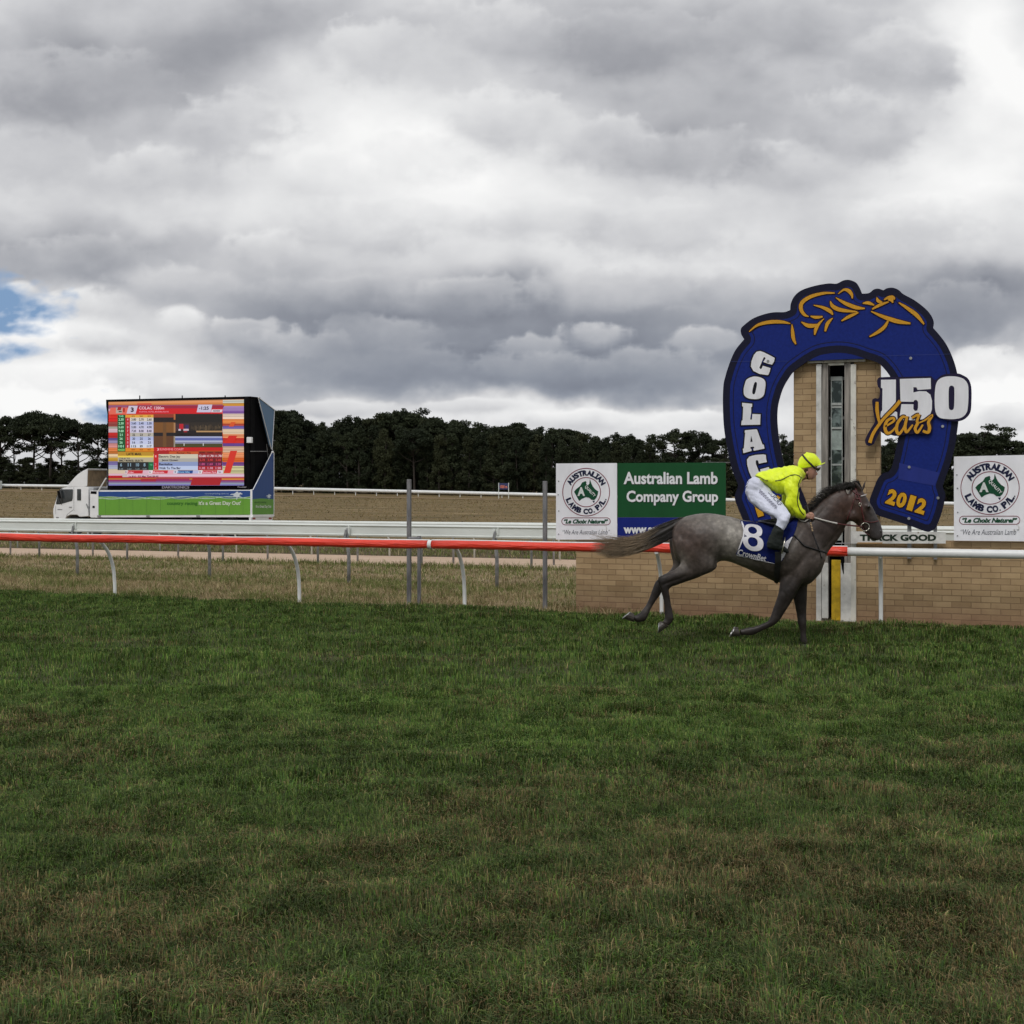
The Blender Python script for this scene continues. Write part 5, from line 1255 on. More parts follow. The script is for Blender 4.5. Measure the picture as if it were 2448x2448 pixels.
mb = MB(); mb.box(TF.pt(597, 1052, .03), .26, .2, .3, t=TF.t); mb.build('control_box', M_tw, truck, bevel=.02)
mb = MB(); board(mb, RF, [[CR(1617, 1262), CR(1824, 1258), CR(1824, 1284), CR(1617, 1286)]], .03, .1); board(mb, RF, [[CR(1595, 1288), CR(1812, 1286), CR(1812, 1334), CR(1595, 1336)]], .0, .1); mb.build('rear_bumper', M_tw, truck)
mb = MB(); rdec(mb, [CR(1612, 1292), CR(1640, 1292), CR(1640, 1308), CR(1612, 1308)], .01, (.30, .05, .03)); rdec(mb, [CR(1775, 1290), CR(1805, 1290), CR(1805, 1306), CR(1775, 1306)], .01, (.30, .05, .03)); mb.build('tail_light', M_tprint, truck)
# chassis and wheels
mb = MB(); tprism(mb, [(180, 1237.5), (600, 1237.5), (600, 1254), (180, 1254)], .35, 2.1); mb.build('chassis', M_dark, truck)
mb = MB()
for x in (300, 345, 392, 560): mb.box(TF.pt(x, 1262) + dep * .4, .5, .4, .45, t=TF.t)
mb.build('underbody_locker', M_dark, truck, bevel=.02)
zg = tz(tp.x, tp.y)
def wheel(px, far=False):
    c = TF.pt(px, 1260.5); gz = tz(c.x, c.y); r = .49; c.z = gz + r
    c = c + dep * (.12 if not far else 1.95)
    mb = MB(); mb.tube([c, c + dep * .02, c + dep * .26, c + dep * .28], [r - .03, r, r, r - .03], 26); w_ = mb.build('wheel', M_tyre, truck, smooth=False)
    mb = MB(); mb.tube([c - dep * .004, c + dep * .01], [.27, .29], 22); mb.tube([c - dep * .05, c], [.09, .11], 12)
    for k in range(8):
        t = 2 * math.pi * k / 8; q = c + TF.t * .17 * math.cos(t) + Vector((0, 0, .17 * math.sin(t))); mb.tube([q - dep * .02, q], .022, 6)
    rm = mb.build('rim', M_rim, w_)
for x in (174, 222, 440, 502, 552): wheel(x); wheel(x, True)
# cab
cab = [(127, 1216), (126.5, 1226), (130, 1256), (152, 1256), (154, 1243), (160, 1234.5), (168, 1231), (184, 1231), (190, 1236), (211, 1234.5), (211.5, 1163.5), (157, 1165), (149, 1166.5), (144, 1169), (140, 1175), (133.5, 1195), (128.5, 1211)]
mb = MB(); tprism(mb, cab, 0, 2.15); cb = mb.build('cab', M_tw, truck, bevel=.035)
mb = MB()
decal(mb, TF, [[CT(243, 500), CT(285, 482), CT(440, 480), CT(450, 486), CT(446, 610), CT(436, 648), CT(260, 698), CT(212, 700), CT(203, 685)]], .012)
mb.build('door_window', M_glass, truck)
mb = MB(); decal(mb, TF, [rrect(*CT(508, 478), *CT(566, 642), 1.2)], .012); mb.build('quarter_window', M_glass, truck)
mb = MB(); 
for a_, b_ in (((462, 455), (462, 770)), ((462, 770), (380, 830)), ((380, 830), (350, 870)), ((462, 782), (470, 790)), ((200, 720), (200, 840))): mb.tube([TF.pt(*CT(*a_), .006), TF.pt(*CT(*b_), .006)], .009, 4)
mb.box(TF.pt(*CT(412, 738), .02), .16, .03, .04, t=TF.t); mb.box(TF.pt(*CT(225, 888), .01), .14, .03, .06, t=TF.t)
for k, (a_, b_) in enumerate((((222, 775), (300, 772)),)): mb.box(TF.pt(*CT(260, 774), .004), .28, .006, .05, t=TF.t)
mb.build('door_seam', M_rim, truck)
mb = MB(); q = TF.pt(*CT(250, 560), .18); mb.box(q, .12, .05, .42, t=TF.t + Vector((0, 0, 0)), up=Vector((-.25, 0, 1))); mb.tube([TF.pt(*CT(300, 470), .02), q + Vector((0, 0, .24))], .014, 6); mb.tube([TF.pt(*CT(285, 705), .05), q - Vector((0, 0, .24))], .014, 6); mb.build('mirror', M_dark, truck)
mb = MB(); decal(mb, TF, [[CT(208, 630), CT(245, 500), CT(240, 497), CT(196, 640)]], .004); mb.build('windscreen_edge', M_glass, truck)
# roof fairing, hollow from behind
fair = spline([CT(355, 448), CT(400, 390), CT(500, 282), CT(580, 222), CT(655, 184)], 4, False) + [CT(662, 180), CT(652, 428), CT(625, 448)]
mb = MB(); tprism(mb, fair, 0, .05); tprism(mb, fair, 2.05, 2.10)
top = [CT(355, 448), CT(400, 390), CT(500, 282), CT(580, 222), CT(662, 180)]; top = spline(top, 4, False)
for i in range(len(top) - 1):
    a_, b_ = TF.pt(*top[i]), TF.pt(*top[i + 1]); up = Vector((0, 0, -.05)); mb.add([a_, b_, b_ + dep * 2.1, a_ + dep * 2.1, a_ + up, b_ + up, b_ + up + dep * 2.1, a_ + up + dep * 2.1], [(0, 1, 2, 3), (7, 6, 5, 4), (0, 4, 5, 1), (3, 2, 6, 7), (1, 5, 6, 2)])
mb.build('roof_fairing', M_tw, truck, bevel=.015)
mb = MB(); q = [TF.pt(*p) for p in (CT(560, 262), CT(630, 215), CT(630, 432), CT(560, 440))]; a_ = TF.pt(*CT(632, 205)) + dep * .06; b_ = TF.pt(*CT(632, 440)) + dep * .06
mb.add([a_, a_ + dep * 1.98, b_ + dep * 1.98, b_], [(0, 1, 2, 3)]); mb.build('fairing_inside', mat('bare_fibreglass', (.24, .17, .095), .8, .15, 4), truck)
mb = MB(); tprism(mb, [CT(672, 455), CT(690, 455), CT(690, 880), CT(672, 880)], .5, 1.9); mb.tube([TF.pt(*CT(645, 690)), TF.pt(*CT(665, 740)), TF.pt(*CT(690, 790))], .04, 6); mb.build('air_intake', M_rim, truck)
mb = MB(); tprism(mb, [CT(694, 500), CT(815, 500), CT(818, 892), CT(712, 892), (214.5, 1235), CT(694, 760)], 0, .6); mb.build('locker', M_tw, truck, bevel=.015)
mb = MB(); decal(mb, TF, [[CT(706, 508), CT(792, 510), CT(790, 552), CT(704, 545)]], .008); decal(mb, TF, [rrect(*CT(730, 720), *CT(764, 752), 1)], .008); mb.build('locker_vent', M_dark, truck)

# ------------------------------------------------------------------ trees
M_bark = mat('pine_bark', (.040, .032, .026), .9, .2, 4, stretch=(1, 1, .3))
def leaf_mat(name, c1, c2):
    m_, nt, b = nodes(name); N = nt.nodes.new; L = nt.links.new
    tc = N('ShaderNodeTexCoord'); n = N('ShaderNodeTexNoise'); L(tc.outputs['Object'], n.inputs['Vector']); n.inputs['Scale'].default_value = 1.1; n.inputs['Detail'].default_value = 4
    oi = N('ShaderNodeObjectInfo'); ad = N('ShaderNodeMath'); ad.operation = 'MULTIPLY_ADD'; L(oi.outputs['Random'], ad.inputs[0]); ad.inputs[1].default_value = .25; L(n.outputs['Fac'], ad.inputs[2])
    rp = N('ShaderNodeValToRGB'); L(ad.outputs[0], rp.inputs[0]); rp.color_ramp.elements[0].position = .42; rp.color_ramp.elements[0].color = (*c1, 1); rp.color_ramp.elements[1].position = .82; rp.color_ramp.elements[1].color = (*c2, 1)
    L(rp.outputs[0], b.inputs['Base Color']); b.inputs['Roughness'].default_value = .75; b.inputs['Specular IOR Level'].default_value = .15
    return m_
M_leaf = leaf_mat('pine_needles', (.015, .022, .012), (.036, .046, .022))
M_leaf2 = leaf_mat('cypress_foliage', (.018, .025, .012), (.044, .050, .023))
def make_tree_mesh(kind_, seed):
    """unit-height tree: trunk mesh and crown mesh (radius about .3)"""
    r = random.Random(seed); g = np.random.default_rng(seed)
    tm = MB(); lean = (r.uniform(-.03, .03), r.uniform(-.03, .03))
    P = [Vector((lean[0] * t * 2, lean[1] * t * 2, t - .03)) for t in (0, .15, .35, .55, .75, .9)]
    tm.tube(P, [.022, .018, .015, .012, .008, .004], 7)
    tips = []
    if kind_ == 'umbrella':
        for k in range(18):
            z0 = r.uniform(.34, .8); an = r.uniform(0, 6.28); L_ = r.uniform(.10, .30) * (1.25 - abs(z0 + .1 - .75)); up = r.uniform(.06, .20)
            b0_ = Vector((lean[0] * z0 * 2, lean[1] * z0 * 2, z0)); e_ = b0_ + Vector((math.cos(an) * L_, math.sin(an) * L_, up)); m_ = (b0_ + e_) / 2 + Vector((0, 0, -.02))
            tm.tube([b0_, m_, e_], [.008, .006, .003], 5); tips.append(e_)
        cl = [(t + Vector((r.uniform(-.03, .03), r.uniform(-.03, .03), 0)), r.uniform(.07, .12), r.uniform(.028, .05)) for t in tips]
        for k in range(26):
            an = r.uniform(0, 6.28); rr_ = .28 * math.sqrt(r.random()); z = .955 - .16 * (rr_ / .28) ** 2 - r.uniform(0, .09)
            cl.append((Vector((math.cos(an) * rr_, math.sin(an) * rr_, z)), r.uniform(.06, .10), r.uniform(.03, .05)))
        n = 190; sz = .014
    else:
        for k in range(10):
            z0 = r.uniform(.2, .8); an = r.uniform(0, 6.28); L_ = .2 * (1.1 - z0)
            tm.tube([Vector((0, 0, z0)), Vector((math.cos(an) * L_, math.sin(an) * L_, z0 + .08))], [.007, .003], 5)
        cl = []
        for k in range(64):
            z = r.uniform(.05, .955); w_ = .27 * (min(1, (1.03 - z) / .55) ** .85) * (.75 + .25 * math.sin(z * 9 + seed)); an = r.uniform(0, 6.28); rr_ = w_ * r.uniform(.3, 1.0)
            cl.append((Vector((math.cos(an) * rr_, math.sin(an) * rr_, z)), r.uniform(.05, .10), r.uniform(.035, .07)))
        n = 120; sz = .015
    V = []; Fc = []
    for c, rx, rz in cl:
        q = g.normal(size=(n, 3)); q /= np.linalg.norm(q, axis=1)[:, None]; q *= (g.random(n) ** .45)[:, None]
        q = q * np.array([rx, rx, rz]) + np.array(c)
        a_ = g.normal(size=(n, 3)); a_ /= np.linalg.norm(a_, axis=1)[:, None]; b_ = np.cross(a_, g.normal(size=(n, 3))); b_ /= np.linalg.norm(b_, axis=1)[:, None]
        s_ = sz * (.5 + g.random(n))[:, None]
        k = len(V) if False else sum(len(x) for x in V)
        V.append(np.stack([q + a_ * s_, q - a_ * s_ * .5 + b_ * s_ * .7, q - a_ * s_ * .5 - b_ * s_ * .7], 1).reshape(-1, 3))
    V = np.concatenate(V); nt_ = len(V) // 3
    me = bpy.data.meshes.new('crown'); me.vertices.add(len(V)); me.vertices.foreach_set('co', V.astype(np.float32).reshape(-1)); me.loops.add(len(V)); me.loops.foreach_set('vertex_index', np.arange(len(V), dtype=np.int32))
    me.polygons.add(nt_); me.polygons.foreach_set('loop_start', np.arange(nt_, dtype=np.int32) * 3); me.update(); me.materials.append(M_leaf if kind_ == 'umbrella' or seed % 2 else M_leaf2)
    mt_ = bpy.data.meshes.new('trunk'); mt_.from_pydata([tuple(p) for p in tm.v], [], tm.f); mt_.materials.append(M_bark)
    return mt_, me
VAR = {'umbrella': [make_tree_mesh('umbrella', s) for s in (1, 2, 3, 4, 5)], 'full': [make_tree_mesh('full', s) for s in (11, 12, 13, 14, 15)]}
def put_tree(px, top, Y, kind_, label, group=None, wide=1.0, name='pine_tree', seed=None):
    X = (px - CX) / F * Y; z0 = tz(X, Y) - .1; h_ = H - (top - HY) / F * Y - z0
    tm, cm = random.choice(VAR[kind_])
    o = empty(name, (X, Y, z0)); tag(o, label, 'tree', group)
    for me, nm in ((tm, 'trunk'), (cm, 'crown')):
        c = bpy.data.objects.new(nm, me); COL.objects.link(c); c.parent = o
    o.scale = (h_ * wide, h_ * wide, h_); o.rotation_euler = (0, 0, random.uniform(0, 6.28))
    return o
random.seed(21)
def treeY(px, extra=0): return (200 + extra) / (1 + .333 * (px - CX) / F)
OUT = [(-60, 990), (10, 985), (30, 1003), (60, 985), (150, 985), (205, 1000), (260, 1005), (330, 1000), (560, 1000), (640, 985), (683, 976), (712, 986), (733, 1010), (760, 1008), (814, 999), (866, 988), (900, 980), (939, 976), (985, 981), (1015, 992), (1060, 1000), (1096, 1001), (1135, 1011), (1180, 1010), (1217, 1007), (1254, 1014),
       (1300, 1018), (1338, 1015), (1370, 1023), (1407, 1033), (1440, 1040), (1495, 1038), (1530, 1042), (1560, 1062), (1590, 1058), (1700, 1062), (1800, 1065), (1850, 1060), (1920, 1044), (2100, 1050), (2200, 1048), (2260, 1040), (2300, 1030), (2420, 1048), (2520, 1045)]
def outl(px): return float(np.interp(px, [p[0] for p in OUT], [p[1] for p in OUT]))
# the dense wood: three staggered rows from the truck to the boards
for row, (ex, dx, drop) in enumerate(((6, 25, 3), (14, 24, 0), (-3, 30, 24))):
    px = 590 + row * 11
    while px < 1560:
        jit = random.uniform(-6, 6); p = px + jit
        wd = random.uniform(.72, 1.12) * (.85 if row == 2 else 1)
        t_ = outl(p) + drop + (0 if random.random() < .4 else random.uniform(3, 17)) - 3
        put_tree(p, t_, treeY(p, ex + random.uniform(-2, 2)), 'umbrella' if random.random() < .16 else 'full', 'dark dense pine in the unbroken wood between the truck and the boards', 'trees of the dark wood', wd)
        px += dx + random.uniform(-3, 6)
for k in range(10):
    px = -420 + k * 40; put_tree(px, random.uniform(985, 1010), treeY(px, 5), 'full', 'dark pine beyond the left edge of the open pines', 'pines beyond the left edge', 1.2)
# lower, more open wood further right, seen past the horseshoe
for row, (ex, dx, drop) in enumerate(((8, 30, 6), (-2, 34, 22))):
    px = 1565
    while px < 2960:
        p = px + random.uniform(-7, 7); put_tree(p, outl(p) + 6 + drop + random.uniform(0, 10), treeY(p, ex), 'full', 'dark pine in the low wood seen past the horseshoe', 'trees of the lower wood', random.uniform(1.0, 1.4))
        px += dx + random.uniform(-4, 7)
for px, top, wd, lab in ((1619, 1020, .95, 'round-topped pine standing up alone above the green board'), (1676, 1029, .8, 'slim pine beside the round-topped one, above the right end of the green board'), (1729, 1037, .8, 'pine touching the left edge of the horseshoe'),
                         (1888, 1042, .8, 'pine seen inside the horseshoe, left of the brick tower'), (2140, 1046, .9, 'pine seen inside the horseshoe, right of the brick tower'), (2330, 1021, 1.3, 'broad pine above the right white board'), (2414, 1041, 1.0, 'pine by the right edge of the picture'),
                         (683, 976, 1.0, 'tall dome-topped pine just right of the truck')):
    put_tree(px, top, treeY(px, 2), 'umbrella', lab, 'single pines', wd * 1.05)
# the open group on the left with sky between the trunks
for px, top, wd, lab in ((2, 981, .95, 'pine at the left edge of the picture'), (34, 1004, .75, 'shorter thin pine second from the left edge'), (78, 978, .95, 'tallest flat-topped pine of the open left group'), (118, 984, .95, 'wide pine joined to the tallest one on its right'), (150, 993, .75, 'pine under the shoulder of the tall left pair'),
                         (190, 996, .85, 'round-crowned pine above the truck cab'), (232, 1004, .8, 'pine just left of the screen edge'), (268, 1002, .9, 'pine partly hidden by the left edge of the screen')):
    put_tree(px, top, treeY(px, random.uniform(-2, 4)), 'umbrella', lab, 'open pines left of the screen', wd)
for k in range(40):
    px = -220 + k * 13.0; put_tree(px + random.uniform(-4, 4), random.uniform(1086, 1118), treeY(px, random.uniform(-6, 10)), 'full', 'low dark bush under the open left pines', 'bushes under the left pines', random.uniform(1.1, 1.7), 'bush')
for k in range(8):
    px = 300 + k * 42; put_tree(px, random.uniform(1000, 1015), treeY(px, 8), 'full', 'dark pine standing behind the raised screen', 'pines behind the screen', 1.2)

# ------------------------------------------------------------------ horse
hoof_g = G(1915, 1549)
KH = -.12                                        # the horse runs nearly square to the view, along the rail
hx = hoof_g.x
HFm = Frame((hx, hoof_g.y - .13, 0), (1, KH, 0))
horse_o = Vector((HFm.pt(1800, 1300).x, HFm.pt(1800, 1300).y, 0))
hb = MB()
NL = .155
# trunk
loft(hb, HFm, [(533, 610, 540, 720, .10), (548, 550, 560, 770, .17), (600, 507, 620, 800, .235), (690, 486, 700, 815, .275), (780, 483, 790, 800, .275), (880, 498, 850, 775, .265), (950, 517, 925, 795, .275), (1050, 530, 1010, 830, .30), (1150, 530, 1100, 872, .31),
               (1240, 520, 1180, 905, .30), (1320, 505, 1260, 925, .265), (1400, 540, 1335, 932, .22), (1455, 640, 1400, 900, .17), (1478, 730, 1445, 850, .10)], C1, n=24, sub=4)
# rump and haunch, shoulder and chest muscle
loft(hb, HFm, [(620, 560, 600, 700, .08, .13), (680, 530, 660, 780, .15, .12), (760, 540, 740, 800, .15, .12), (840, 600, 800, 780, .08, .12)], C1)
loft(hb, HFm, [(620, 560, 600, 700, .08, .13), (680, 530, 660, 780, .15, .12), (760, 540, 740, 800, .15, .12), (840, 600, 800, 780, .08, .12)], C1, mirror=True)
sh = [(1350, 560, 1300, 620, .06, .12), (1370, 600, 1265, 700, .10, .125), (1400, 680, 1240, 800, .115, .125), (1400, 780, 1225, 880, .115, .12), (1370, 870, 1230, 930, .09, .12)]
loft(hb, HFm, sh, C1); loft(hb, HFm, sh, C1, mirror=True)
# neck
loft(hb, HFm, [(1290, 520, 1400, 870, .18), (1345, 492, 1455, 790, .165), (1390, 458, 1500, 712, .14), (1440, 410, 1545, 658, .115), (1495, 362, 1585, 600, .10), (1550, 335, 1612, 545, .09), (1600, 322, 1622, 505, .085)], C1, n=20, sub=4)
# head
loft(hb, HFm, [(640, 440, 470, 900, .075), (740, 395, 505, 1010, .088), (860, 430, 540, 1095, .095), (960, 545, 600, 1115, .098), (1045, 690, 690, 1125, .095), (1110, 810, 775, 1190, .080), (1175, 940, 862, 1275, .066), (1235, 1065, 925, 1330, .058), (1285, 1195, 985, 1400, .056), (1318, 1310, 1040, 1470, .060), (1322, 1390, 1120, 1505, .055), (1290, 1455, 1190, 1512, .042), (1262, 1485, 1225, 1505, .022)], CC, n=20, sub=4)
for mir in (False, True):    # cheek, brow
    loft(hb, HFm, [(680, 860, 560, 920, .03, .065), (760, 880, 580, 1080, .045, .068), (800, 960, 660, 1110, .040, .066), (830, 1040, 740, 1130, .02, .06)], CC, mirror=mir)
    loft(hb, HFm, [(960, 720, 930, 800, .015, .080), (1010, 735, 990, 840, .026, .080), (1060, 770, 1040, 840, .022, .076), (1080, 800, 1075, 820, .01, .07)], CC, mirror=mir)
# ears
loft(hb, HFm, [(930, 455, 840, 490, .022, -.03), (955, 370, 880, 380, .024, -.035), (970, 290, 915, 300, .016, -.035), (976, 225, 955, 235, .005, -.035)], CC, n=10)
loft(hb, HFm, [(900, 440, 790, 480, .022, .045), (850, 370, 770, 400, .026, .06), (800, 310, 735, 350, .020, .065), (725, 262, 700, 275, .006, .065)], CC, n=10)
# near fore (folded back)
fore_n = [(1290, 720, 950, 700, .05, .11), (1270, 880, 925, 900, .085, .13), (1215, 1010, 925, 1020, .085, .14), (1150, 1150, 905, 1140, .072, .15), (1065, 1290, 860, 1280, .055, .15), (1000, 1390, 822, 1385, .046, .15), (948, 1480, 795, 1450, .046, .15), (890, 1540, 775, 1490, .042, .15),
          (830, 1580, 725, 1520, .034, .15), (740, 1618, 650, 1557, .027, .15), (650, 1660, 580, 1578, .026, .15), (575, 1698, 515, 1588, .032, .15), (510, 1702, 462, 1598, .033, .15), (455, 1698, 425, 1612, .027, .15), (395, 1702, 385, 1600, .034, .15)]
loft(hb, HFm, fore_n, CB, sub=3)
fore_f = [(1290, 760, 1060, 800, .07, -.11), (1312, 940, 1080, 1000, .078, -.12), (1305, 1060, 1095, 1110, .065, -.13), (1300, 1200, 1118, 1210, .052, -.13), (1298, 1330, 1142, 1330, .042, -.13), (1302, 1440, 1162, 1450, .038, -.13), (1300, 1525, 1172, 1530, .040, -.13), (1296, 1600, 1192, 1600, .028, -.13), (1296, 1680, 1208, 1680, .025, -.13), (1306, 1750, 1208, 1750, .031, -.13), (1314, 1790, 1212, 1795, .033, -.13), (1322, 1812, 1214, 1825, .035, -.13)]
loft(hb, HFm, fore_f, CB, sub=3)
hind_n = [(1260, 300, 1800, 230, .08, .10), (1245, 430, 1890, 460, .13, .13), (1290, 600, 1905, 700, .125, .14), (1365, 745, 1880, 850, .10, .15), (1300, 845, 1640, 965, .078, .15), (1210, 890, 1450, 1035, .062, .15), (1120, 925, 1310, 1085, .050, .15), (1045, 955, 1222, 1125, .044, .15), (1042, 1040, 1208, 1165, .042, .15), (1075, 1150, 1212, 1200, .037, .15), (1102, 1250, 1222, 1265, .030, .15),
          (1130, 1370, 1242, 1375, .027, .15), (1141, 1470, 1262, 1475, .030, .15), (1143, 1555, 1277, 1552, .036, .15), (1128, 1592, 1245, 1618, .033, .15), (1092, 1602, 1205, 1668, .034, .15)]
loft(hb, HFm, hind_n, CA, sub=3)
hind_f = [(1230, 350, 1600, 300, .06, -.12), (1205, 440, 1560, 450, .11, -.13), (1225, 620, 1500, 640, .10, -.14), (1262, 780, 1480, 830, .08, -.15), (1200, 890, 1400, 960, .065, -.15), (1100, 935, 1270, 1060, .052, -.15), (1030, 1000, 1160, 1130, .046, -.15), (985, 1055, 1105, 1185, .042, -.15), (952, 1150, 1065, 1245, .035, -.15), (903, 1285, 1005, 1328, .028, -.15), (848, 1385, 955, 1415, .028, -.15), (785, 1470, 905, 1520, .033, -.15), (755, 1500, 862, 1595, .035, -.15), (715, 1518, 780, 1612, .031, -.15), (690, 1508, 700, 1610, .034, -.15)]
loft(hb, HFm, hind_f, CA, sub=3)

M_coat, nt, b = nodes('grey_roan_coat'); N = nt.nodes.new; L = nt.links.new
at = N('ShaderNodeAttribute'); at.attribute_name = 'col'
tc = N('ShaderNodeTexCoord'); n1 = N('ShaderNodeTexNoise'); L(tc.outputs['Object'], n1.inputs['Vector']); n1.inputs['Scale'].default_value = 11; n1.inputs['Detail'].default_value = 10; n1.inputs['Roughness'].default_value = .7
n2 = N('ShaderNodeTexNoise'); L(tc.outputs['Object'], n2.inputs['Vector']); n2.inputs['Scale'].default_value = 160; n2.inputs['Detail'].default_value = 3
mr = N('ShaderNodeMapRange'); L(n1.outputs['Fac'], mr.inputs[0]); mr.inputs[1].default_value = .32; mr.inputs[2].default_value = .68; mr.inputs[3].default_value = .58; mr.inputs[4].default_value = 1.3
m2 = N('ShaderNodeMath'); m2.operation = 'MULTIPLY_ADD'; L(n2.outputs['Fac'], m2.inputs[0]); m2.inputs[1].default_value = .5; m2.inputs[2].default_value = .75
vo = N('ShaderNodeTexVoronoi'); vo.inputs['Scale'].default_value = 21; L(tc.outputs['Object'], vo.inputs['Vector'])
mv = N('ShaderNodeMapRange'); L(vo.outputs['Distance'], mv.inputs[0]); mv.inputs[1].default_value = .05; mv.inputs[2].default_value = .6; mv.inputs[3].default_value = 1.16; mv.inputs[4].default_value = .82
m4 = N('ShaderNodeMath'); m4.operation = 'MULTIPLY'; L(mr.outputs[0], m4.inputs[0]); L(mv.outputs[0], m4.inputs[1])
m3 = N('ShaderNodeMath'); m3.operation = 'MULTIPLY'; L(m4.outputs[0], m3.inputs[0]); L(m2.outputs[0], m3.inputs[1])
vs_ = N('ShaderNodeVectorMath'); vs_.operation = 'SCALE'; L(at.outputs['Color'], vs_.inputs[0]); L(m3.outputs[0], vs_.inputs['Scale']); L(vs_.outputs[0], b.inputs['Base Color'])
b.inputs['Roughness'].default_value = .43; b.inputs['Specular IOR Level'].default_value = .34
bp = N('ShaderNodeBump'); bp.inputs['Distance'].default_value = .004; L(n1.outputs['Fac'], bp.inputs['Height']); L(bp.outputs[0], b.inputs['Normal'])
horse = fuse(hb, 'horse', M_coat, .0135, 7, origin=horse_o)
HORSE_TAG = tag(horse, 'grey roan racehorse cantering past the rail in a navy number eight cloth', 'horse')
def wrinkle(o, amp, fx, fz, seed=0):
    me = o.data; n = len(me.vertices); co = np.empty(n * 3); me.vertices.foreach_get('co', co); co = co.reshape(-1, 3); no = np.array([v.normal[:] for v in me.vertices])
    d = (fbm(co[:, 0] * fx + co[:, 2] * fz * .6 + 40, co[:, 2] * fz + co[:, 1] * 5 + 40, seed, 3) - .5) * 2
    me.vertices.foreach_set('co', (co + no * (d * amp)[:, None]).reshape(-1)); me.update()
wrinkle(horse, .008, 6, 5, 12)
def carve(o, lines):
    '''grooves (negative) and ridges along picture lines, on both flanks'''
    me = o.data; o0 = Vector(o['_o']); n = len(me.vertices); co = np.empty(n * 3); me.vertices.foreach_get('co', co); co = co.reshape(-1, 3)
    no = np.array([v.normal[:] for v in me.vertices]); w_ = co + np.array(o0[:]); qx = (CX + w_[:, 0] / w_[:, 1] * F - 1400) / .3882; qy = (HY - (w_[:, 2] - H) / w_[:, 1] * F - 1040) / .3882
    side = np.abs(no @ np.array(HFm.n[:])) ** .5; D = np.zeros(n)
    for pts, wd, dp in lines:
        q = np.array(spline(pts, 6, False)); A_ = q[:-1]; B_ = q[1:]; AB = B_ - A_; L2 = (AB ** 2).sum(1) + 1e-9; d = np.full(n, 1e9); P_ = np.stack([qx, qy], 1); tt = np.zeros(n)
        for k in range(len(A_)):
            t = np.clip(((P_ - A_[k]) @ AB[k]) / L2[k], 0, 1); dk = np.sqrt(((P_ - A_[k] - t[:, None] * AB[k]) ** 2).sum(1)); b_ = dk < d; d[b_] = dk[b_]; tt[b_] = (k + t[b_]) / len(A_)
        D += dp * np.exp(-(d / wd) ** 2) * np.sin(np.clip(tt, .04, .96) * math.pi) ** .5
    me.vertices.foreach_set('co', (co + no * (D * side)[:, None]).reshape(-1)); me.update()
carve(horse, [([(1345, 560), (1290, 650), (1235, 760), (1205, 860), (1200, 930)], 16, -.016), ([(1400, 700), (1330, 780), (1290, 860), (1255, 930)], 18, -.014), ([(1330, 620), (1290, 700), (1265, 780)], 30, .012), ([(1370, 800), (1350, 880), (1310, 960)], 24, .010),
              ([(1600, 540), (1540, 620), (1470, 700), (1400, 760)], 14, -.010), ([(1440, 560), (1500, 480), (1580, 410)], 30, .008), ([(1480, 420), (1420, 480), (1380, 540)], 14, -.007),
              ([(850, 620), (840, 700), (815, 780), (790, 840)], 18, -.022), ([(880, 540), (860, 600), (850, 640)], 22, -.010), ([(600, 620), (590, 700), (610, 780), (640, 840)], 13, -.012), ([(690, 600), (680, 700), (700, 800), (690, 880)], 34, .010), ([(560, 640), (560, 720), (575, 790)], 20, .010),
              ([(640, 860), (580, 885), (520, 905), (470, 925)], 8, -.009), ([(700, 880), (620, 925), (540, 960)], 12, .006), ([(1180, 1000), (1150, 1060), (1120, 1110)], 9, -.008), ([(1215, 960), (1240, 1010), (1220, 1060)], 10, -.008),
              ([(1000, 810), (1080, 850), (1150, 880)], 14, -.006), ([(900, 760), (960, 790), (1030, 820)], 10, .004),
              ([(1690, 430), (1715, 470), (1730, 510)], 5, .006), ([(1660, 520), (1690, 545), (1720, 560)], 7, -.006), ([(1745, 480), (1770, 530), (1790, 580)], 5, -.005), ([(1655, 430), (1645, 480), (1650, 530)], 8, -.006)])
# coat colour by region of the body (picture coordinates of the side view)
def coat(px, py):
    """albedo of the coat; px, py in C1 crop units"""
    base = np.array([.082, .066, .057])
    def g_(cx, cy, rx, ry): return math.exp(-(((px - cx) / rx) ** 2 + ((py - cy) / ry) ** 2))
    light = np.array([.34, .32, .28]); dark = np.array([.014, .011, .010]); brown = np.array([.068, .036, .025])
    c = base.copy()
    def mixc(t, k): 
        nonlocal c; c = c * (1 - k) + t * k
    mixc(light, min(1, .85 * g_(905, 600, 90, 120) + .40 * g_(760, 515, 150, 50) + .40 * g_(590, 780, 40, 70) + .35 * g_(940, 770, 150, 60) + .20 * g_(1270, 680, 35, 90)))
    mixc(brown, min(.8, .6 * g_(640, 660, 90, 110) + .3 * g_(560, 600, 40, 80)))
    mixc(np.array([.040, .027, .022]), smooth(1290, 1420, px) * (1 - smooth(560, 760, py)) * .9 if px > 1290 else 0)
    mixc(brown, min(1, .9 * g_(1590, 420, 110, 90) + .7 * g_(1680, 470, 80, 110)) if py < 620 else 0)
    mixc(np.array([.042, .038, .038]), smooth(1690, 1790, px) * .8 if py < 680 else 0)
    leg = smooth(800, 960, py); mixc(dark * 1.4, leg * .9)
    if px < 700: mixc(dark * 1.5, smooth(800, 900, py) * .75)
    mixc(dark, g_(460, 900, 50, 60) * .9)
    mixc(np.array([.095, .085, .080]), g_(380, 1075, 40, 50) * .6 + g_(480, 1150, 30, 30) * .5 + g_(960, 1180, 30, 25) * .5)
    return c
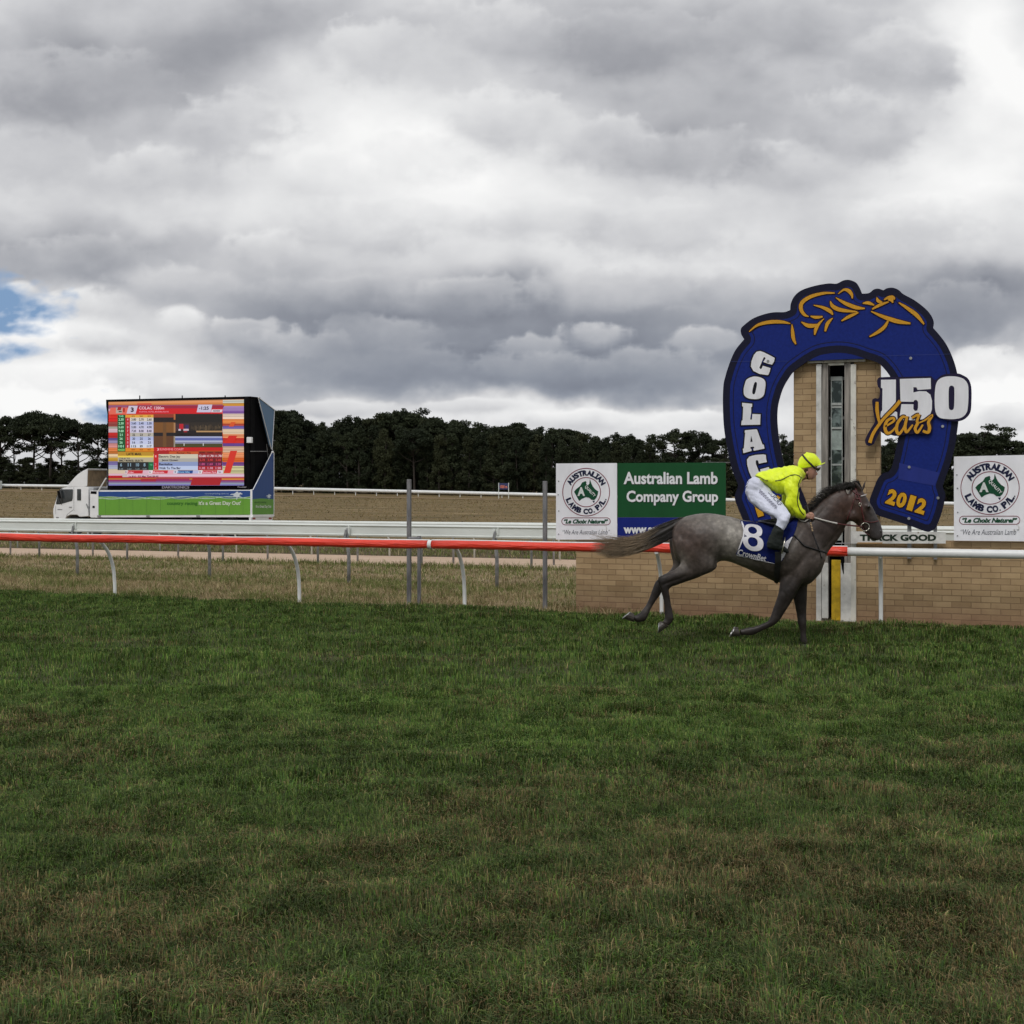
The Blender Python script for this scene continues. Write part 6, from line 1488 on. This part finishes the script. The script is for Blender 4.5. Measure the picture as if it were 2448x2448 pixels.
me = horse.data; at_ = me.color_attributes.new('col', 'FLOAT_COLOR', 'POINT'); cc = []
for v in me.vertices:
    p = v.co + horse_o; px = CX + p.x / p.y * F; py = HY - (p.z - H) / p.y * F
    c = coat((px - 1400) / .3882, (py - 1040) / .3882)
    cc += [c[0], c[1], c[2], 1]
at_.data.foreach_set('color', cc)
HB_ = bvh_of([horse])
M_hoof = mat('hoof_horn', (.050, .042, .036), .45, .2, 20, stretch=(1, 1, 4)); M_shoe_ = mat('racing_plate', (.42, .43, .43), .35, .1, 10, metal=.7)
def hoof(cor, sole, off, w0, w1, plate=True):
    """frustum from the coronet (two crop points) to the sole"""
    mb = MB(); n = 14; rings = []
    for (p1, p2), w_ in ((cor, w0), (sole, w1)):
        P1, P2 = HFm.pt(*p1, off), HFm.pt(*p2, off); c = (P1 + P2) / 2; h_ = (P1 - P2) / 2
        rings.append([c + h_ * math.cos(2 * math.pi * k / n) + HFm.n * w_ * math.sin(2 * math.pi * k / n) for k in range(n)])
    vs = rings[0] + rings[1]; mb.add(vs, [(k, (k + 1) % n, (k + 1) % n + n, k + n) for k in range(n)] + [tuple(range(n)), tuple(range(2 * n - 1, n - 1, -1))])
    o = mb.build('hoof', M_hoof, horse, bevel=.004)
    if plate:
        mb = MB(); c0 = sum(rings[0], Vector()) / n; c1 = sum(rings[1], Vector()) / n; d = (c1 - c0).normalized() * .008
        ri = [c1 + (p - c1) * .78 for p in rings[1]]; ro = [c1 + (p - c1) * 1.02 for p in rings[1]]; vs = ro + ri + [p + d for p in ro] + [p + d for p in ri]
        mb.add(vs, [f for k in range(n) for f in ((k, (k + 1) % n, (k + 1) % n + n, k + n), (k + 2 * n, k + 3 * n, (k + 1) % n + 3 * n, (k + 1) % n + 2 * n), (k, k + 2 * n, (k + 1) % n + 2 * n, (k + 1) % n), (k + n, (k + 1) % n + n, (k + 1) % n + 3 * n, k + 3 * n))])
        mb.build('horseshoe', M_shoe_, o)
hoof((CB(400, 1706), CB(365, 1590)), (CB(258, 1716), CB(322, 1583)), .15, .040, .058)
hoof((CB(1322, 1805), CB(1212, 1815)), (CB(1340, 1848), CB(1208, 1862)), -.13, .042, .056, False)
hoof((CA(1085, 1600), CA(1200, 1672)), (CA(1062, 1622), CA(1050, 1772)), .15, .040, .056)
hoof((CA(698, 1495), CA(700, 1612)), (CA(645, 1468), CA(535, 1562)), -.15, .040, .056)
# eye, nostril
M_eye = mat('horse_eye', (.006, .004, .003), .06, .1, 5, spec=.9)
for sgn in (1, -1):
    q = HFm.pt(*CC(1028, 795), .092); 
    if sgn < 0: q = q - HFm.n * .184
    mb = MB(); mb.sphere(q, .017, 12, 8, (1.15, .6, .8)); mb.build('eye', M_eye, horse, smooth=True)
mb = MB(); q = cast(HB_, *CC(1275, 1325), .001, HFm, .05); mb.sphere(q, .016, 10, 6, (.8, .25, 1.3)); mb.build('nostril', M_eye, horse, smooth=True)

# hair
def hair(name, roots_tips, n, r0, mt_, parent, wave_=.01, seg=7, cols=None, jr=.02, jt=.06):
    """strands between guide curves: each guide is (list of points, spread at root, spread at tip)"""
    g = np.random.default_rng(3); V = []; Fc = []; Cc = []
    gk = len(roots_tips)
    for s_ in range(n):
        gi = s_ % gk; pts, sp0, sp1 = roots_tips[gi]; gj = min(gk - 1, gi + 1); t_ = g.random()
        P = [Vector(a_).lerp(Vector(b_), t_) for a_, b_ in zip(pts, roots_tips[gj][0])]
        o0 = Vector(g.normal(size=3)) * sp0; o1 = Vector(g.normal(size=3)) * sp1; ln = g.uniform(.72, 1.0)
        q = spline([tuple(p) for p in P], 4, False); m_ = max(4, int(len(q) * ln)); q = [Vector(x) for x in q[:m_]]
        ph = g.uniform(0, 6.28); k0 = len(V)
        for i, p in enumerate(q):
            f_ = i / (len(q) - 1); c = p + o0.lerp(o1, f_ ** 1.4) + Vector((0, .4, 1)) * (wave_ * f_ * math.sin(ph + f_ * 7))
            d = (q[min(i + 1, len(q) - 1)] - q[max(i - 1, 0)]).normalized(); a_ = d.cross(Vector((0, 1, 0))).normalized(); b_ = a_.cross(d); rr = r0 * (1 - f_ * .85)
            for k in range(3):
                th = 2.094 * k; V.append(c + a_ * rr * math.cos(th) + b_ * rr * math.sin(th))
                Cc.append(cols(f_, gi / gk, g) if cols else (1, 1, 1))
        for i in range(len(q) - 1):
            for k in range(3): Fc.append((k0 + i * 3 + k, k0 + i * 3 + (k + 1) % 3, k0 + (i + 1) * 3 + (k + 1) % 3, k0 + (i + 1) * 3 + k))
    mb = MB(); mb.v = V; mb.f = Fc; mb.c = Cc
    return mb.build(name, mt_, parent, smooth=True)
M_hair = mat_attr('horse_hair', .45, grime=.3)
def tp_(x, y, off=0): return tuple(HFm.pt(*CA(x, y), off))
guides = [([tp_(1400, 120), tp_(1270, 160), tp_(1100, 228), tp_(920, 315), tp_(720, 385), tp_(500, 425), tp_(280, 415), tp_(20, 345)], .012, .026),
          ([tp_(1390, 160), tp_(1250, 215), tp_(1080, 295), tp_(900, 380), tp_(700, 440), tp_(480, 465), tp_(270, 465), tp_(40, 420)], .014, .030),
          ([tp_(1380, 200), tp_(1240, 270), tp_(1060, 355), tp_(880, 440), tp_(690, 495), tp_(480, 510), tp_(260, 515), tp_(60, 500)], .015, .032),
          ([tp_(1370, 240), tp_(1230, 320), tp_(1050, 410), tp_(860, 490), tp_(680, 545), tp_(470, 560), tp_(260, 560), tp_(110, 560)], .014, .022),
          ([tp_(1365, 270), tp_(1220, 365), tp_(1040, 460), tp_(850, 545), tp_(660, 595), tp_(470, 615), tp_(290, 625), tp_(150, 590)], .010, .018)]
def tailcol(f_, g_, r):
    a_ = np.array([.020, .017, .015]); b_ = np.array([.44, .33, .21]); k = min(1, max(0, (f_ - .34) / .3)) * (.55 + .45 * r.random())
    c = a_ * (1 - k) + b_ * k; return tuple(c * (.7 + .6 * r.random()))
tail = hair('tail', guides, 820, .0046, M_hair, horse, .03, cols=tailcol)
tb = MB(); loft(tb, HFm, [(1480, 95, 1400, 330, .05), (1340, 130, 1250, 300, .045), (1200, 215, 1130, 360, .04), (1050, 290, 990, 430, .035), (900, 355, 850, 490, .02), (780, 410, 760, 490, .01)], CA)
tb.cur = (.02, .017, .015); tb.c = [tb.cur] * len(tb.v); tb.build('tail_dock', M_hair, horse, smooth=True)
def hp_(x, y, off=0): return tuple(HFm.pt(*C1(x, y), off))
mg = []
random.seed(4)
M_crest = [(1335, 515), (1365, 485), (1395, 452), (1425, 420), (1460, 388), (1500, 355), (1545, 332), (1590, 318), (1630, 318), (1655, 320)]
for i, (x, y) in enumerate(M_crest):
    lift = 26 + 10 * math.sin(i * 1.7)
    mg.append(([hp_(x + 4, y + 14, .02), hp_(x - 2, y - 8, .04), hp_(x - 18, y - lift * .55, .05), hp_(x - 42, y - lift * .30, .055), hp_(x - 62, y + 6, .06)], .012, .022))
def manecol(f_, g_, r): return tuple(np.array([.024, .021, .019]) * (.6 + r.random() * 1.4 + f_ * 1.0))
hair('mane', mg, 620, .0042, M_hair, horse, .012, cols=manecol)
fg = [([tuple(HFm.pt(*CC(x, 470), .02)), tuple(HFm.pt(*CC(x - 30, 340), .03)), tuple(HFm.pt(*CC(x - 90, 270), .03)), tuple(HFm.pt(*CC(x - 150, 330 + k * 30), .03))], .008, .018) for k, x in enumerate((760, 820, 860))]
hair('forelock', fg, 90, .0035, M_hair, horse, .01, cols=manecol)

# tack
M_bridle = mat('bridle_leather', (.10, .022, .022), .42, .2, 30); M_strap = mat('black_strap', (.012, .012, .013), .5, .2, 20); M_steel = mat('bit_steel', (.62, .60, .52), .22, .05, 10, metal=.9)
def strap(mb, pts, r, off=.006, sub=5, flat=1.0, bv=None, fb=0.0, col=None):
    q = spline(pts, sub, False); P = [cast(bv or HB_, x, y, off, HFm, fb) for x, y in q]
    mb.tube(P, r, 6, col, flat=flat)
mb = MB()
strap(mb, [CC(745, 420), CC(800, 560), CC(850, 690), CC(880, 860), CC(920, 1060), CC(935, 1140)], .009)
strap(mb, [CC(700, 470), CC(760, 530), CC(850, 560)], .010); strap(mb, [CC(745, 540), CC(765, 640), CC(850, 625)], .008)
strap(mb, [CC(720, 640), CC(640, 900), CC(560, 1100)], .006)
strap(mb, [CC(935, 1100), CC(1080, 1130), CC(1240, 1100)], .006); strap(mb, [CC(900, 1250), CC(960, 1350), CC(1040, 1400)], .007)
mb.build('bridle', M_bridle, horse, smooth=True)
mb = MB(); strap(mb, [CC(858, 582), CC(920, 565), CC(982, 542)], .008, .010); mb.build('browband', mat('pale_browband', (.5, .47, .46), .5, .3, 120), horse)
def ring(mb, c, r, rr, fr, sx=1, sz=1):
    pts = [c + fr.t * r * sx * math.cos(2 * math.pi * k / 20) + Vector((0, 0, r * sz * math.sin(2 * math.pi * k / 20))) for k in range(21)]
    mb.tube(pts, rr, 6, cap=False)
mb = MB(); c = cast(HB_, *CC(950, 1225), .025, HFm, .08); ring(mb, c, .048, .0045, HFm); mb.tube([c + Vector((.035, 0, -.035)), c + Vector((.045, -.005, -.012))], .008, 6); mb.tube([c + HFm.t * -.02 + Vector((0, 0, -.06)), c + HFm.t * .045 + Vector((0, 0, -.03))], .005, 6)
c2_ = cast(HB_, *CC(845, 755), .012, HFm, .09); ring(mb, c2_, .017, .004, HFm, .8, 1.1); mb.build('bit_ring', M_steel, horse, smooth=True)
mb = MB(); strap(mb, [CB(1125, 335), CB(1190, 400), CB(1260, 475), CB(1350, 508), CB(1450, 540), CB(1575, 575)], .010, .008); strap(mb, [CB(1385, 310), CB(1430, 430), CB(1470, 540), CB(1500, 650)], .005, .008); mb.build('breastplate', M_strap, horse, smooth=True)

# cloth, girth, saddle
M_cloth = mat('navy_saddlecloth', (.006, .012, .085), .9, .18, 9, bump=.006, bscale=22, spec=.1); M_clothw = mat('white_cloth_print', (.62, .62, .66), .75, .08, 8)
cloth = [CB(*p) for p in [(398, 140), (470, 150), (560, 153), (660, 150), (760, 140), (860, 128), (960, 112), (1080, 100), (1176, 105), (1172, 160), (1160, 230), (1120, 335), (1060, 470), (1010, 590), (985, 650), (950, 700), (905, 735), (865, 730), (700, 695), (520, 655), (345, 615), (362, 540), (395, 450), (430, 350), (438, 280), (425, 210)]]
def sheet(name, loops, step, off, mt_, parent, solid=.006, both=True, fb=.02, bv=None):
    vs, fs = fill(loops, step); P = [cast(bv or HB_, x, y, off, HFm, fb) for x, y in vs]
    mb = MB(); mb.add(P, fs)
    if both:
        mb.add([p - HFm.n * (2 * ((p - HFm.p0).dot(HFm.n))) for p in P], [tuple(reversed(f)) for f in fs])
    return mb.build(name, mt_, parent, smooth=True, solid=solid)
sc_cloth = sheet('saddlecloth', [spline(cloth, 3)], 5, .014, M_cloth, horse)
HB2 = bvh_of([horse, sc_cloth])
def fdecal(mb, bv, loops, off, step=3, col=None, fb=.05):
    vs, fs = fill(loops, step); mb.add([cast(bv, x, y, off, HFm, fb) for x, y in vs], fs, col)
mb = MB(); b8 = sl([CB(*p) for p in [(560, 187), (630, 200), (680, 235), (695, 290), (680, 340), (648, 358), (690, 390), (710, 440), (705, 500), (670, 540), (610, 554), (540, 545), (475, 505), (440, 450), (428, 395), (445, 365), (490, 352), (462, 335), (450, 290), (452, 240), (475, 200), (515, 187)]], 3)
fdecal(mb, HB2, [b8, sl([CB(*p) for p in [(545, 222), (590, 232), (620, 265), (618, 300), (580, 320), (535, 310), (505, 275), (508, 240)]], 3), sl([CB(*p) for p in [(555, 365), (600, 378), (630, 415), (628, 465), (590, 492), (545, 485), (510, 450), (500, 405), (520, 372)]], 3)], .012)
fdecal(mb, HB2, [[CB(*p) for p in [(398, 138), (425, 150), (448, 205), (458, 290), (448, 370), (415, 450), (385, 520), (362, 545), (395, 450), (430, 350), (436, 280), (422, 210)]]], .013, 3)
fdecal(mb, HB2, [[CB(*p) for p in [(345, 606), (520, 646), (700, 686), (865, 722), (865, 730), (700, 696), (520, 656), (343, 617)]]], .012, 3)
fdecal(mb, HB2, [[CB(*p) for p in [(345, 615), (352, 612), (385, 515), (372, 530)]]], .012, 3)
fdecal(mb, HB2, [[CB(*p) for p in [(1118, 340), (1060, 470), (1010, 590), (985, 650), (950, 702), (938, 660), (935, 610), (975, 560), (1000, 520), (990, 490), (1010, 430), (1060, 390)]]], .012, 4)
fit_txt(mb, HB2, HFm, 'CrownBet', *CB(558, 612), 69, 15, .012, 13.5, .022)
mb.build('cloth_print', M_clothw, horse)
mb = MB(); gl = [(905, 700), (905, 760), (900, 820), (890, 880), (880, 930), (872, 968), (868, 985)]
vs, fs = fill([[CB(*p) for p in [(868, 560), (955, 560), (950, 680), (945, 760), (930, 850), (920, 930), (912, 975), (905, 992), (880, 990), (858, 975), (850, 930), (858, 850), (868, 740)]]], 4)
P = [cast(HB2, x, y, .014, HFm, .0) for x, y in vs]; mb.add(P, fs); mb.add([p - HFm.n * (2 * ((p - HFm.p0).dot(HFm.n))) for p in P], fs); mb.build('girth', M_strap, horse, smooth=True, solid=.008)
sb = MB(); loft(sb, HFm, [(640, 140, 645, 160, .10), (720, 128, 725, 190, .20), (800, 118, 815, 230, .255), (880, 105, 900, 250, .27), (960, 90, 985, 220, .25), (1050, 72, 1060, 160, .18), (1120, 80, 1125, 120, .08)], CB)
sb.build('saddle', mat('black_saddle_leather', (.014, .014, .015), .4, .2, 20), horse, smooth=True)

# ------------------------------------------------------------------ rider
rider_o = HFm.pt(*CJ(650, 1100)); rider_o = Vector((rider_o.x, rider_o.y, rider_o.z))
M_skin = mat('skin', (.42, .22, .16), .5, .10, 14, bump=.001); M_yel = mat('fluorescent_yellow_silk', (.80, .98, .010), .5, .05, 7, bump=.02, bscale=9, stretch=(1, 1, .45), sheen=.2)
M_bre = mat('white_breeches', (.66, .69, .82), .6, .06, 8, bump=.016, bscale=16, stretch=(1, 1, .6)); M_boot = mat('dark_riding_boot', (.010, .014, .012), .6, .2, 12, bump=.008, bscale=16, spec=.25)
pb = MB()
# skull, jaw, neck
loft(pb, HFm, [(1165, 160, 1060, 175, .045), (1235, 215, 975, 260, .072), (1262, 300, 975, 340, .078), (1245, 372, 1000, 400, .075), (1232, 425, 1035, 440, .070), (1222, 470, 1052, 480, .062), (1212, 508, 1062, 520, .052), (1192, 545, 1090, 552, .036), (1170, 556, 1120, 560, .02)], CJ, n=18, sub=4)
loft(pb, HFm, [(1225, 425, 1200, 440, .012), (1248, 450, 1200, 465, .014), (1256, 478, 1200, 490, .017), (1235, 490, 1200, 496, .012)], CJ, n=10)            # nose
loft(pb, HFm, [(1222, 502, 1190, 506, .018), (1228, 512, 1190, 516, .020), (1220, 521, 1190, 524, .018)], CJ, n=10)                                          # lips
loft(pb, HFm, [(1100, 425, 1070, 440, .010, .068), (1105, 455, 1075, 465, .012, .070), (1098, 480, 1082, 485, .008, .066)], CJ, n=10)                        # ear
loft(pb, HFm, [(1180, 430, 1010, 420, .055), (1130, 520, 1000, 480, .055), (1060, 560, 960, 430, .062), (960, 600, 900, 400, .08)], CJ, n=14)                # neck
# trunk, limbs under the clothes
loft(pb, HFm, [(960, 400, 960, 600, .12), (800, 400, 820, 620, .15), (600, 430, 620, 620, .13), (460, 500, 510, 610, .11), (330, 560, 420, 650, .11)], CJ, n=16)
armn = [(770, 520, 990, 540, .045, .17), (790, 700, 960, 700, .045, .19), (800, 900, 960, 890, .040, .19), (860, 1010, 980, 970, .036, .17), (950, 1110, 1030, 1060, .028, .15), (1050, 1140, 1070, 1085, .024, .13), (1085, 1150, 1100, 1085, .026, .125)]
loft(pb, HFm, armn, CJ, n=12); loft(pb, HFm, armn, CJ, n=12, mirror=True)
legn = [(430, 640, 220, 680, .08, .07), (540, 800, 250, 860, .075, .12), (660, 940, 400, 1000, .065, .19), (800, 1080, 600, 1110, .058, .33), (780, 1180, 630, 1180, .05, .36), (700, 1320, 610, 1280, .045, .365), (640, 1480, 540, 1460, .04, .37), (660, 1600, 520, 1590, .035, .375)]
loft(pb, HFm, legn, CJ, n=12); loft(pb, HFm, legn, CJ, n=12, mirror=True)
# hands: a palm and four fingers curled round the rein, a thumb on top
def hand(mir):
    sg = -1 if mir else 1; o_ = .125
    loft(pb, HFm, [(1085, 1085, 1075, 1150, .022, o_), (1110, 1078, 1095, 1165, .026, o_), (1140, 1080, 1125, 1172, .024, o_), (1160, 1095, 1150, 1165, .018, o_)], CJ, n=12, mirror=mir)
    for k in range(4):
        y = 1092 + k * 23; r_ = (.0095, .010, .0095, .0082)[k]; ln = (0, 4, 2, -6)[k]
        P = [HFm.pt(*CJ(1135, y - 2), o_ * 1.0 + .022), HFm.pt(*CJ(1172 + ln, y - 3), o_ + .022), HFm.pt(*CJ(1192 + ln, y + 4), o_ + .006), HFm.pt(*CJ(1180 + ln, y + 9), o_ - .014), HFm.pt(*CJ(1155, y + 10), o_ - .020)]
        if mir: P = [p - HFm.n * (2 * ((p - HFm.p0).dot(HFm.n))) for p in P]
        q = spline([tuple(p) for p in P], 3, False); pb.tube(q, [r_ * (1 - .18 * i / len(q)) for i in range(len(q))], 8)
    P = [HFm.pt(*CJ(1100, 1088), o_ + .006), HFm.pt(*CJ(1130, 1070), o_ + .010), HFm.pt(*CJ(1162, 1074), o_ + .012), HFm.pt(*CJ(1184, 1090), o_ + .016)]
    if mir: P = [p - HFm.n * (2 * ((p - HFm.p0).dot(HFm.n))) for p in P]
    pb.tube(spline([tuple(p) for p in P], 3, False), .0105, 8)
hand(False); hand(True)
person = fuse(pb, 'person', M_skin, .0058, 3, origin=rider_o, factor=.4)
tag(person, 'rider in a fluorescent yellow shirt and cap crouched over the grey horse', 'person')
# shirt
shb = MB()
loft(shb, HFm, [(292, 496, 420, 600, .145), (350, 458, 470, 640, .165), (430, 422, 520, 700, .175), (520, 396, 600, 752, .185), (620, 374, 700, 785, .19), (720, 358, 780, 780, .195), (810, 348, 860, 720, .20), (890, 345, 940, 640, .20), (960, 362, 985, 580, .165), (1000, 385, 1015, 560, .11), (1030, 410, 1035, 548, .075), (1050, 430, 1052, 540, .068)], CJ, n=22, sub=4)
sl_n = [(800, 430, 1000, 480, .075, .13), (745, 545, 1012, 560, .082, .16), (742, 660, 988, 650, .078, .185), (752, 790, 968, 780, .072, .195), (755, 880, 955, 850, .068, .195), (750, 950, 975, 905, .066, .19), (778, 1010, 1000, 950, .062, .18), (812, 1070, 1030, 1010, .056, .17), (862, 1122, 1058, 1055, .048, .155), (930, 1142, 1066, 1075, .040, .145), (1000, 1150, 1062, 1085, .032, .135), (1040, 1150, 1070, 1090, .028, .13)]
loft(shb, HFm, sl_n, CJ, n=16, sub=4); loft(shb, HFm, sl_n, CJ, n=16, sub=4, mirror=True)
shirt = fuse(shb, 'shirt', M_yel, .009, 4, parent=person)
wrinkle(shirt, .020, 15, 10, 3); wrinkle(shirt, .008, 34, 14, 6)
bb = MB()
loft(bb, HFm, [(450, 600, 285, 505, .14), (465, 650, 190, 570, .165), (505, 720, 138, 690, .17), (560, 800, 150, 790, .16), (590, 860, 220, 880, .12)], CJ, n=20, sub=4)
lg = [(480, 640, 170, 680, .09, .06), (560, 760, 190, 850, .105, .10), (650, 850, 300, 960, .10, .17), (730, 940, 420, 1050, .088, .24), (800, 1030, 540, 1110, .076, .31), (838, 1090, 615, 1160, .068, .35), (825, 1160, 625, 1195, .060, .365), (795, 1230, 612, 1235, .054, .37), (748, 1318, 605, 1268, .050, .37), (720, 1350, 600, 1300, .046, .37)]
loft(bb, HFm, lg, CJ, n=16, sub=4); loft(bb, HFm, lg, CJ, n=16, sub=4, mirror=True)
breeches = fuse(bb, 'breeches', M_bre, .009, 4, parent=person); wrinkle(breeches, .012, 13, 16, 8)
bt = [(738, 1322, 598, 1250, .053, .37), (725, 1400, 545, 1350, .056, .37), (722, 1490, 490, 1470, .056, .37), (735, 1560, 470, 1560, .052, .375), (750, 1600, 472, 1612, .046, .375)]
ft = [(600, 1520, 480, 1600, .045, .375), (700, 1560, 560, 1640, .046, .375), (770, 1600, 700, 1655, .042, .375), (808, 1650, 760, 1690, .036, .375), (822, 1682, 808, 1695, .02, .375)]
for mir in (False, True):
    q = MB(); loft(q, HFm, bt, CJ, n=16, mirror=mir); loft(q, HFm, ft, CJ, n=14, mirror=mir); o = fuse(q, 'boot', M_boot, .009, 3, parent=person); wrinkle(o, .007, 16, 26, 5)
    q = MB(); c = HFm.pt(*CJ(735, 1660), .375); c = c - HFm.n * (.75 if mir else 0)
    q.tube([c + HFm.n * .05 + Vector((-.03, 0, -.02)), c - HFm.n * .05 + Vector((-.03, 0, -.02)), c - HFm.n * .05 + Vector((0, 0, .11)), c + Vector((.01, 0, .16)), c + HFm.n * .05 + Vector((0, 0, .11)), c + HFm.n * .05 + Vector((-.03, 0, -.02))], .007, 6)
    q.build('stirrup', M_steel, horse, smooth=True)
# cap over the helmet
cpb = MB(); loft(cpb, HFm, [(1110, 142, 1085, 150, .02), (1175, 150, 1035, 170, .055), (1228, 180, 990, 215, .082), (1272, 225, 958, 262, .095), (1300, 275, 945, 310, .098), (1308, 312, 950, 352, .095), (1255, 352, 985, 380, .088), (1200, 365, 1020, 384, .08)], CJ, n=20, sub=4)
cpb.sphere(HFm.pt(*CJ(1088, 146), 0), .012)
cap = fuse(cpb, 'helmet_cap', M_yel, .007, 2, parent=person); wrinkle(cap, .004, 18, 18, 2)
mb = MB(); pk = [HFm.pt(*CJ(1210, 352), .07), HFm.pt(*CJ(1300, 335), .075), HFm.pt(*CJ(1345, 318), .045), HFm.pt(*CJ(1372, 303), 0), HFm.pt(*CJ(1345, 318), -.045), HFm.pt(*CJ(1300, 335), -.075), HFm.pt(*CJ(1210, 352), -.07)]
mb.prism(pk, Vector((0, 0, .012))); mb.build('peak', M_yel, cap, bevel=.003)
PB = bvh_of([person, shirt, breeches, cap])
M_trim = mat('dark_green_trim', (.030, .045, .012), .6, .2, 20)
mb = MB(); strap(mb, [CJ(1020, 175), CJ(1070, 240), CJ(1130, 300), CJ(1180, 350), (CJ(1215, 385))], .011, .002, bv=PB); mb.build('goggle_strap', M_strap, cap)
mb = MB(); loft(mb, HFm, [(1215, 380, 1195, 400, .045), (1268, 372, 1225, 405, .062), (1302, 366, 1245, 425, .060), (1290, 400, 1240, 438, .045)], CJ, n=14); mb.build('goggles', mat('goggle_lens', (.02, .016, .014), .12, .2, 9, spec=.8), person, smooth=True)
mb = MB(); loft(mb, HFm, [(1150, 372, 1020, 392, .077), (1120, 430, 1032, 440, .074), (1105, 480, 1050, 490, .068), (1110, 530, 1070, 530, .05), (1112, 552, 1082, 550, .03)], CJ, n=12); mb.build('hair', mat('brown_hair', (.045, .018, .012), .6, .3, 40), person, smooth=True)
mb = MB()
strap(mb, [CJ(600, 578), CJ(680, 565), CJ(740, 540), CJ(820, 500), CJ(900, 483), CJ(960, 498), CJ(1000, 530)], .006, .001, bv=PB); strap(mb, [CJ(1005, 525), CJ(970, 590), CJ(955, 660), CJ(955, 750), CJ(940, 850), CJ(950, 940), CJ(985, 1030), CJ(1040, 1100)], .006, .001, bv=PB)
strap(mb, [CJ(300, 500), CJ(380, 530), CJ(440, 568), CJ(490, 570)], .005, .001, bv=PB); mb.build('shirt_piping', M_trim, shirt)
mb = MB(); fit_txt(mb, PB, HFm, 'LUCRF', *CJ(600, 845), 43, 9.0, .004, 50, .010, 0); 
mb.build('breeches_lettering', mat('ink_blue_print', (.03, .035, .10), .7), breeches)
mb = MB()
for k in range(9):
    x0, y0 = 355 + k * 30, 735 + k * 30
    strap(mb, [CJ(x0, y0 - 10), CJ(x0 + 20, y0 - 26), CJ(x0 - 4, y0 + 34), CJ(x0 + 34, y0 - 8), CJ(x0 + 16, y0 + 44)], .0022, .002, 3, bv=PB)
mb.build('signature_print', mat('pale_ink_print', (.12, .12, .19), .7), breeches)
mb = MB(); strap(mb, [CJ(160, 640), CJ(185, 600), CJ(200, 570)], .004, .002, bv=PB); strap(mb, [CJ(150, 680), CJ(170, 655)], .004, .002, bv=PB); mb.build('hip_print', mat('hip_ink', (.10, .12, .28), .7), breeches)
# reins
c_h = HFm.pt(*CJ(1190, 1140), .125); bitc = cast(HB_, *CC(895, 1222), .02, HFm, .08)
M_rw = mat('white_rubber_rein', (.50, .48, .45), .6, .1, 30)
def rp(f_, mir=False):
    p = c_h.lerp(bitc, f_) - Vector((0, 0, .03 * math.sin(math.pi * f_) * .6)) + HFm.n * (.06 * math.sin(math.pi * f_))
    return p if not mir else p - HFm.n * (2 * ((p - HFm.p0).dot(HFm.n)))
for mir in (False, True):
    mb = MB(); mb.tube([rp(k / 20 * .46, mir) for k in range(21)], .0095, 8); mb.tube([rp(.44, mir), rp(.47, mir)], .011, 8); mb.build('rein_grip', M_rw, horse, smooth=True)
    mb = MB(); mb.tube([rp(.46 + k / 20 * .54, mir) for k in range(21)], .008, 8); mb.build('rein', M_bridle, horse, smooth=True)
mb = MB(); mb.tube([HFm.pt(*CJ(950, 1150), .10), HFm.pt(*CJ(1000, 1195), .11), HFm.pt(*CJ(1060, 1200), .125), HFm.pt(*CJ(1110, 1170), .125)], .007, 6); mb.build('rein_loop', M_rw, horse, smooth=True)
# whip
wp = [HFm.pt(*CJ(1090, 950), .12), HFm.pt(*CJ(1115, 1060), .125), HFm.pt(*CJ(1130, 1150), .14), HFm.pt(*CJ(1150, 1240), .17), HFm.pt(*CJ(1180, 1370), .20), HFm.pt(*CJ(1240, 1560), .22), HFm.pt(*CJ(1275, 1680), .235)]
wh = empty('whip', wp[2]); tag(wh, "thin dark riding whip with pale twist held in the rider's hand", 'whip')
mb = MB(); mb.tube(wp, [.010, .010, .008, .006, .005, .004, .003], 8); mb.build('shaft', M_strap, wh, smooth=True)
mb = MB()
for k in range(6):
    p = wp[3].lerp(wp[4], k / 5.5 - .1); mb.sphere(p, .0095, 8, 5, (1.2, 1, .7))
mb.build('twist', mat('gold_twist', (.6, .42, .24), .5), wh)

for o in bpy.data.objects:
    if '_o' in o: del o['_o']
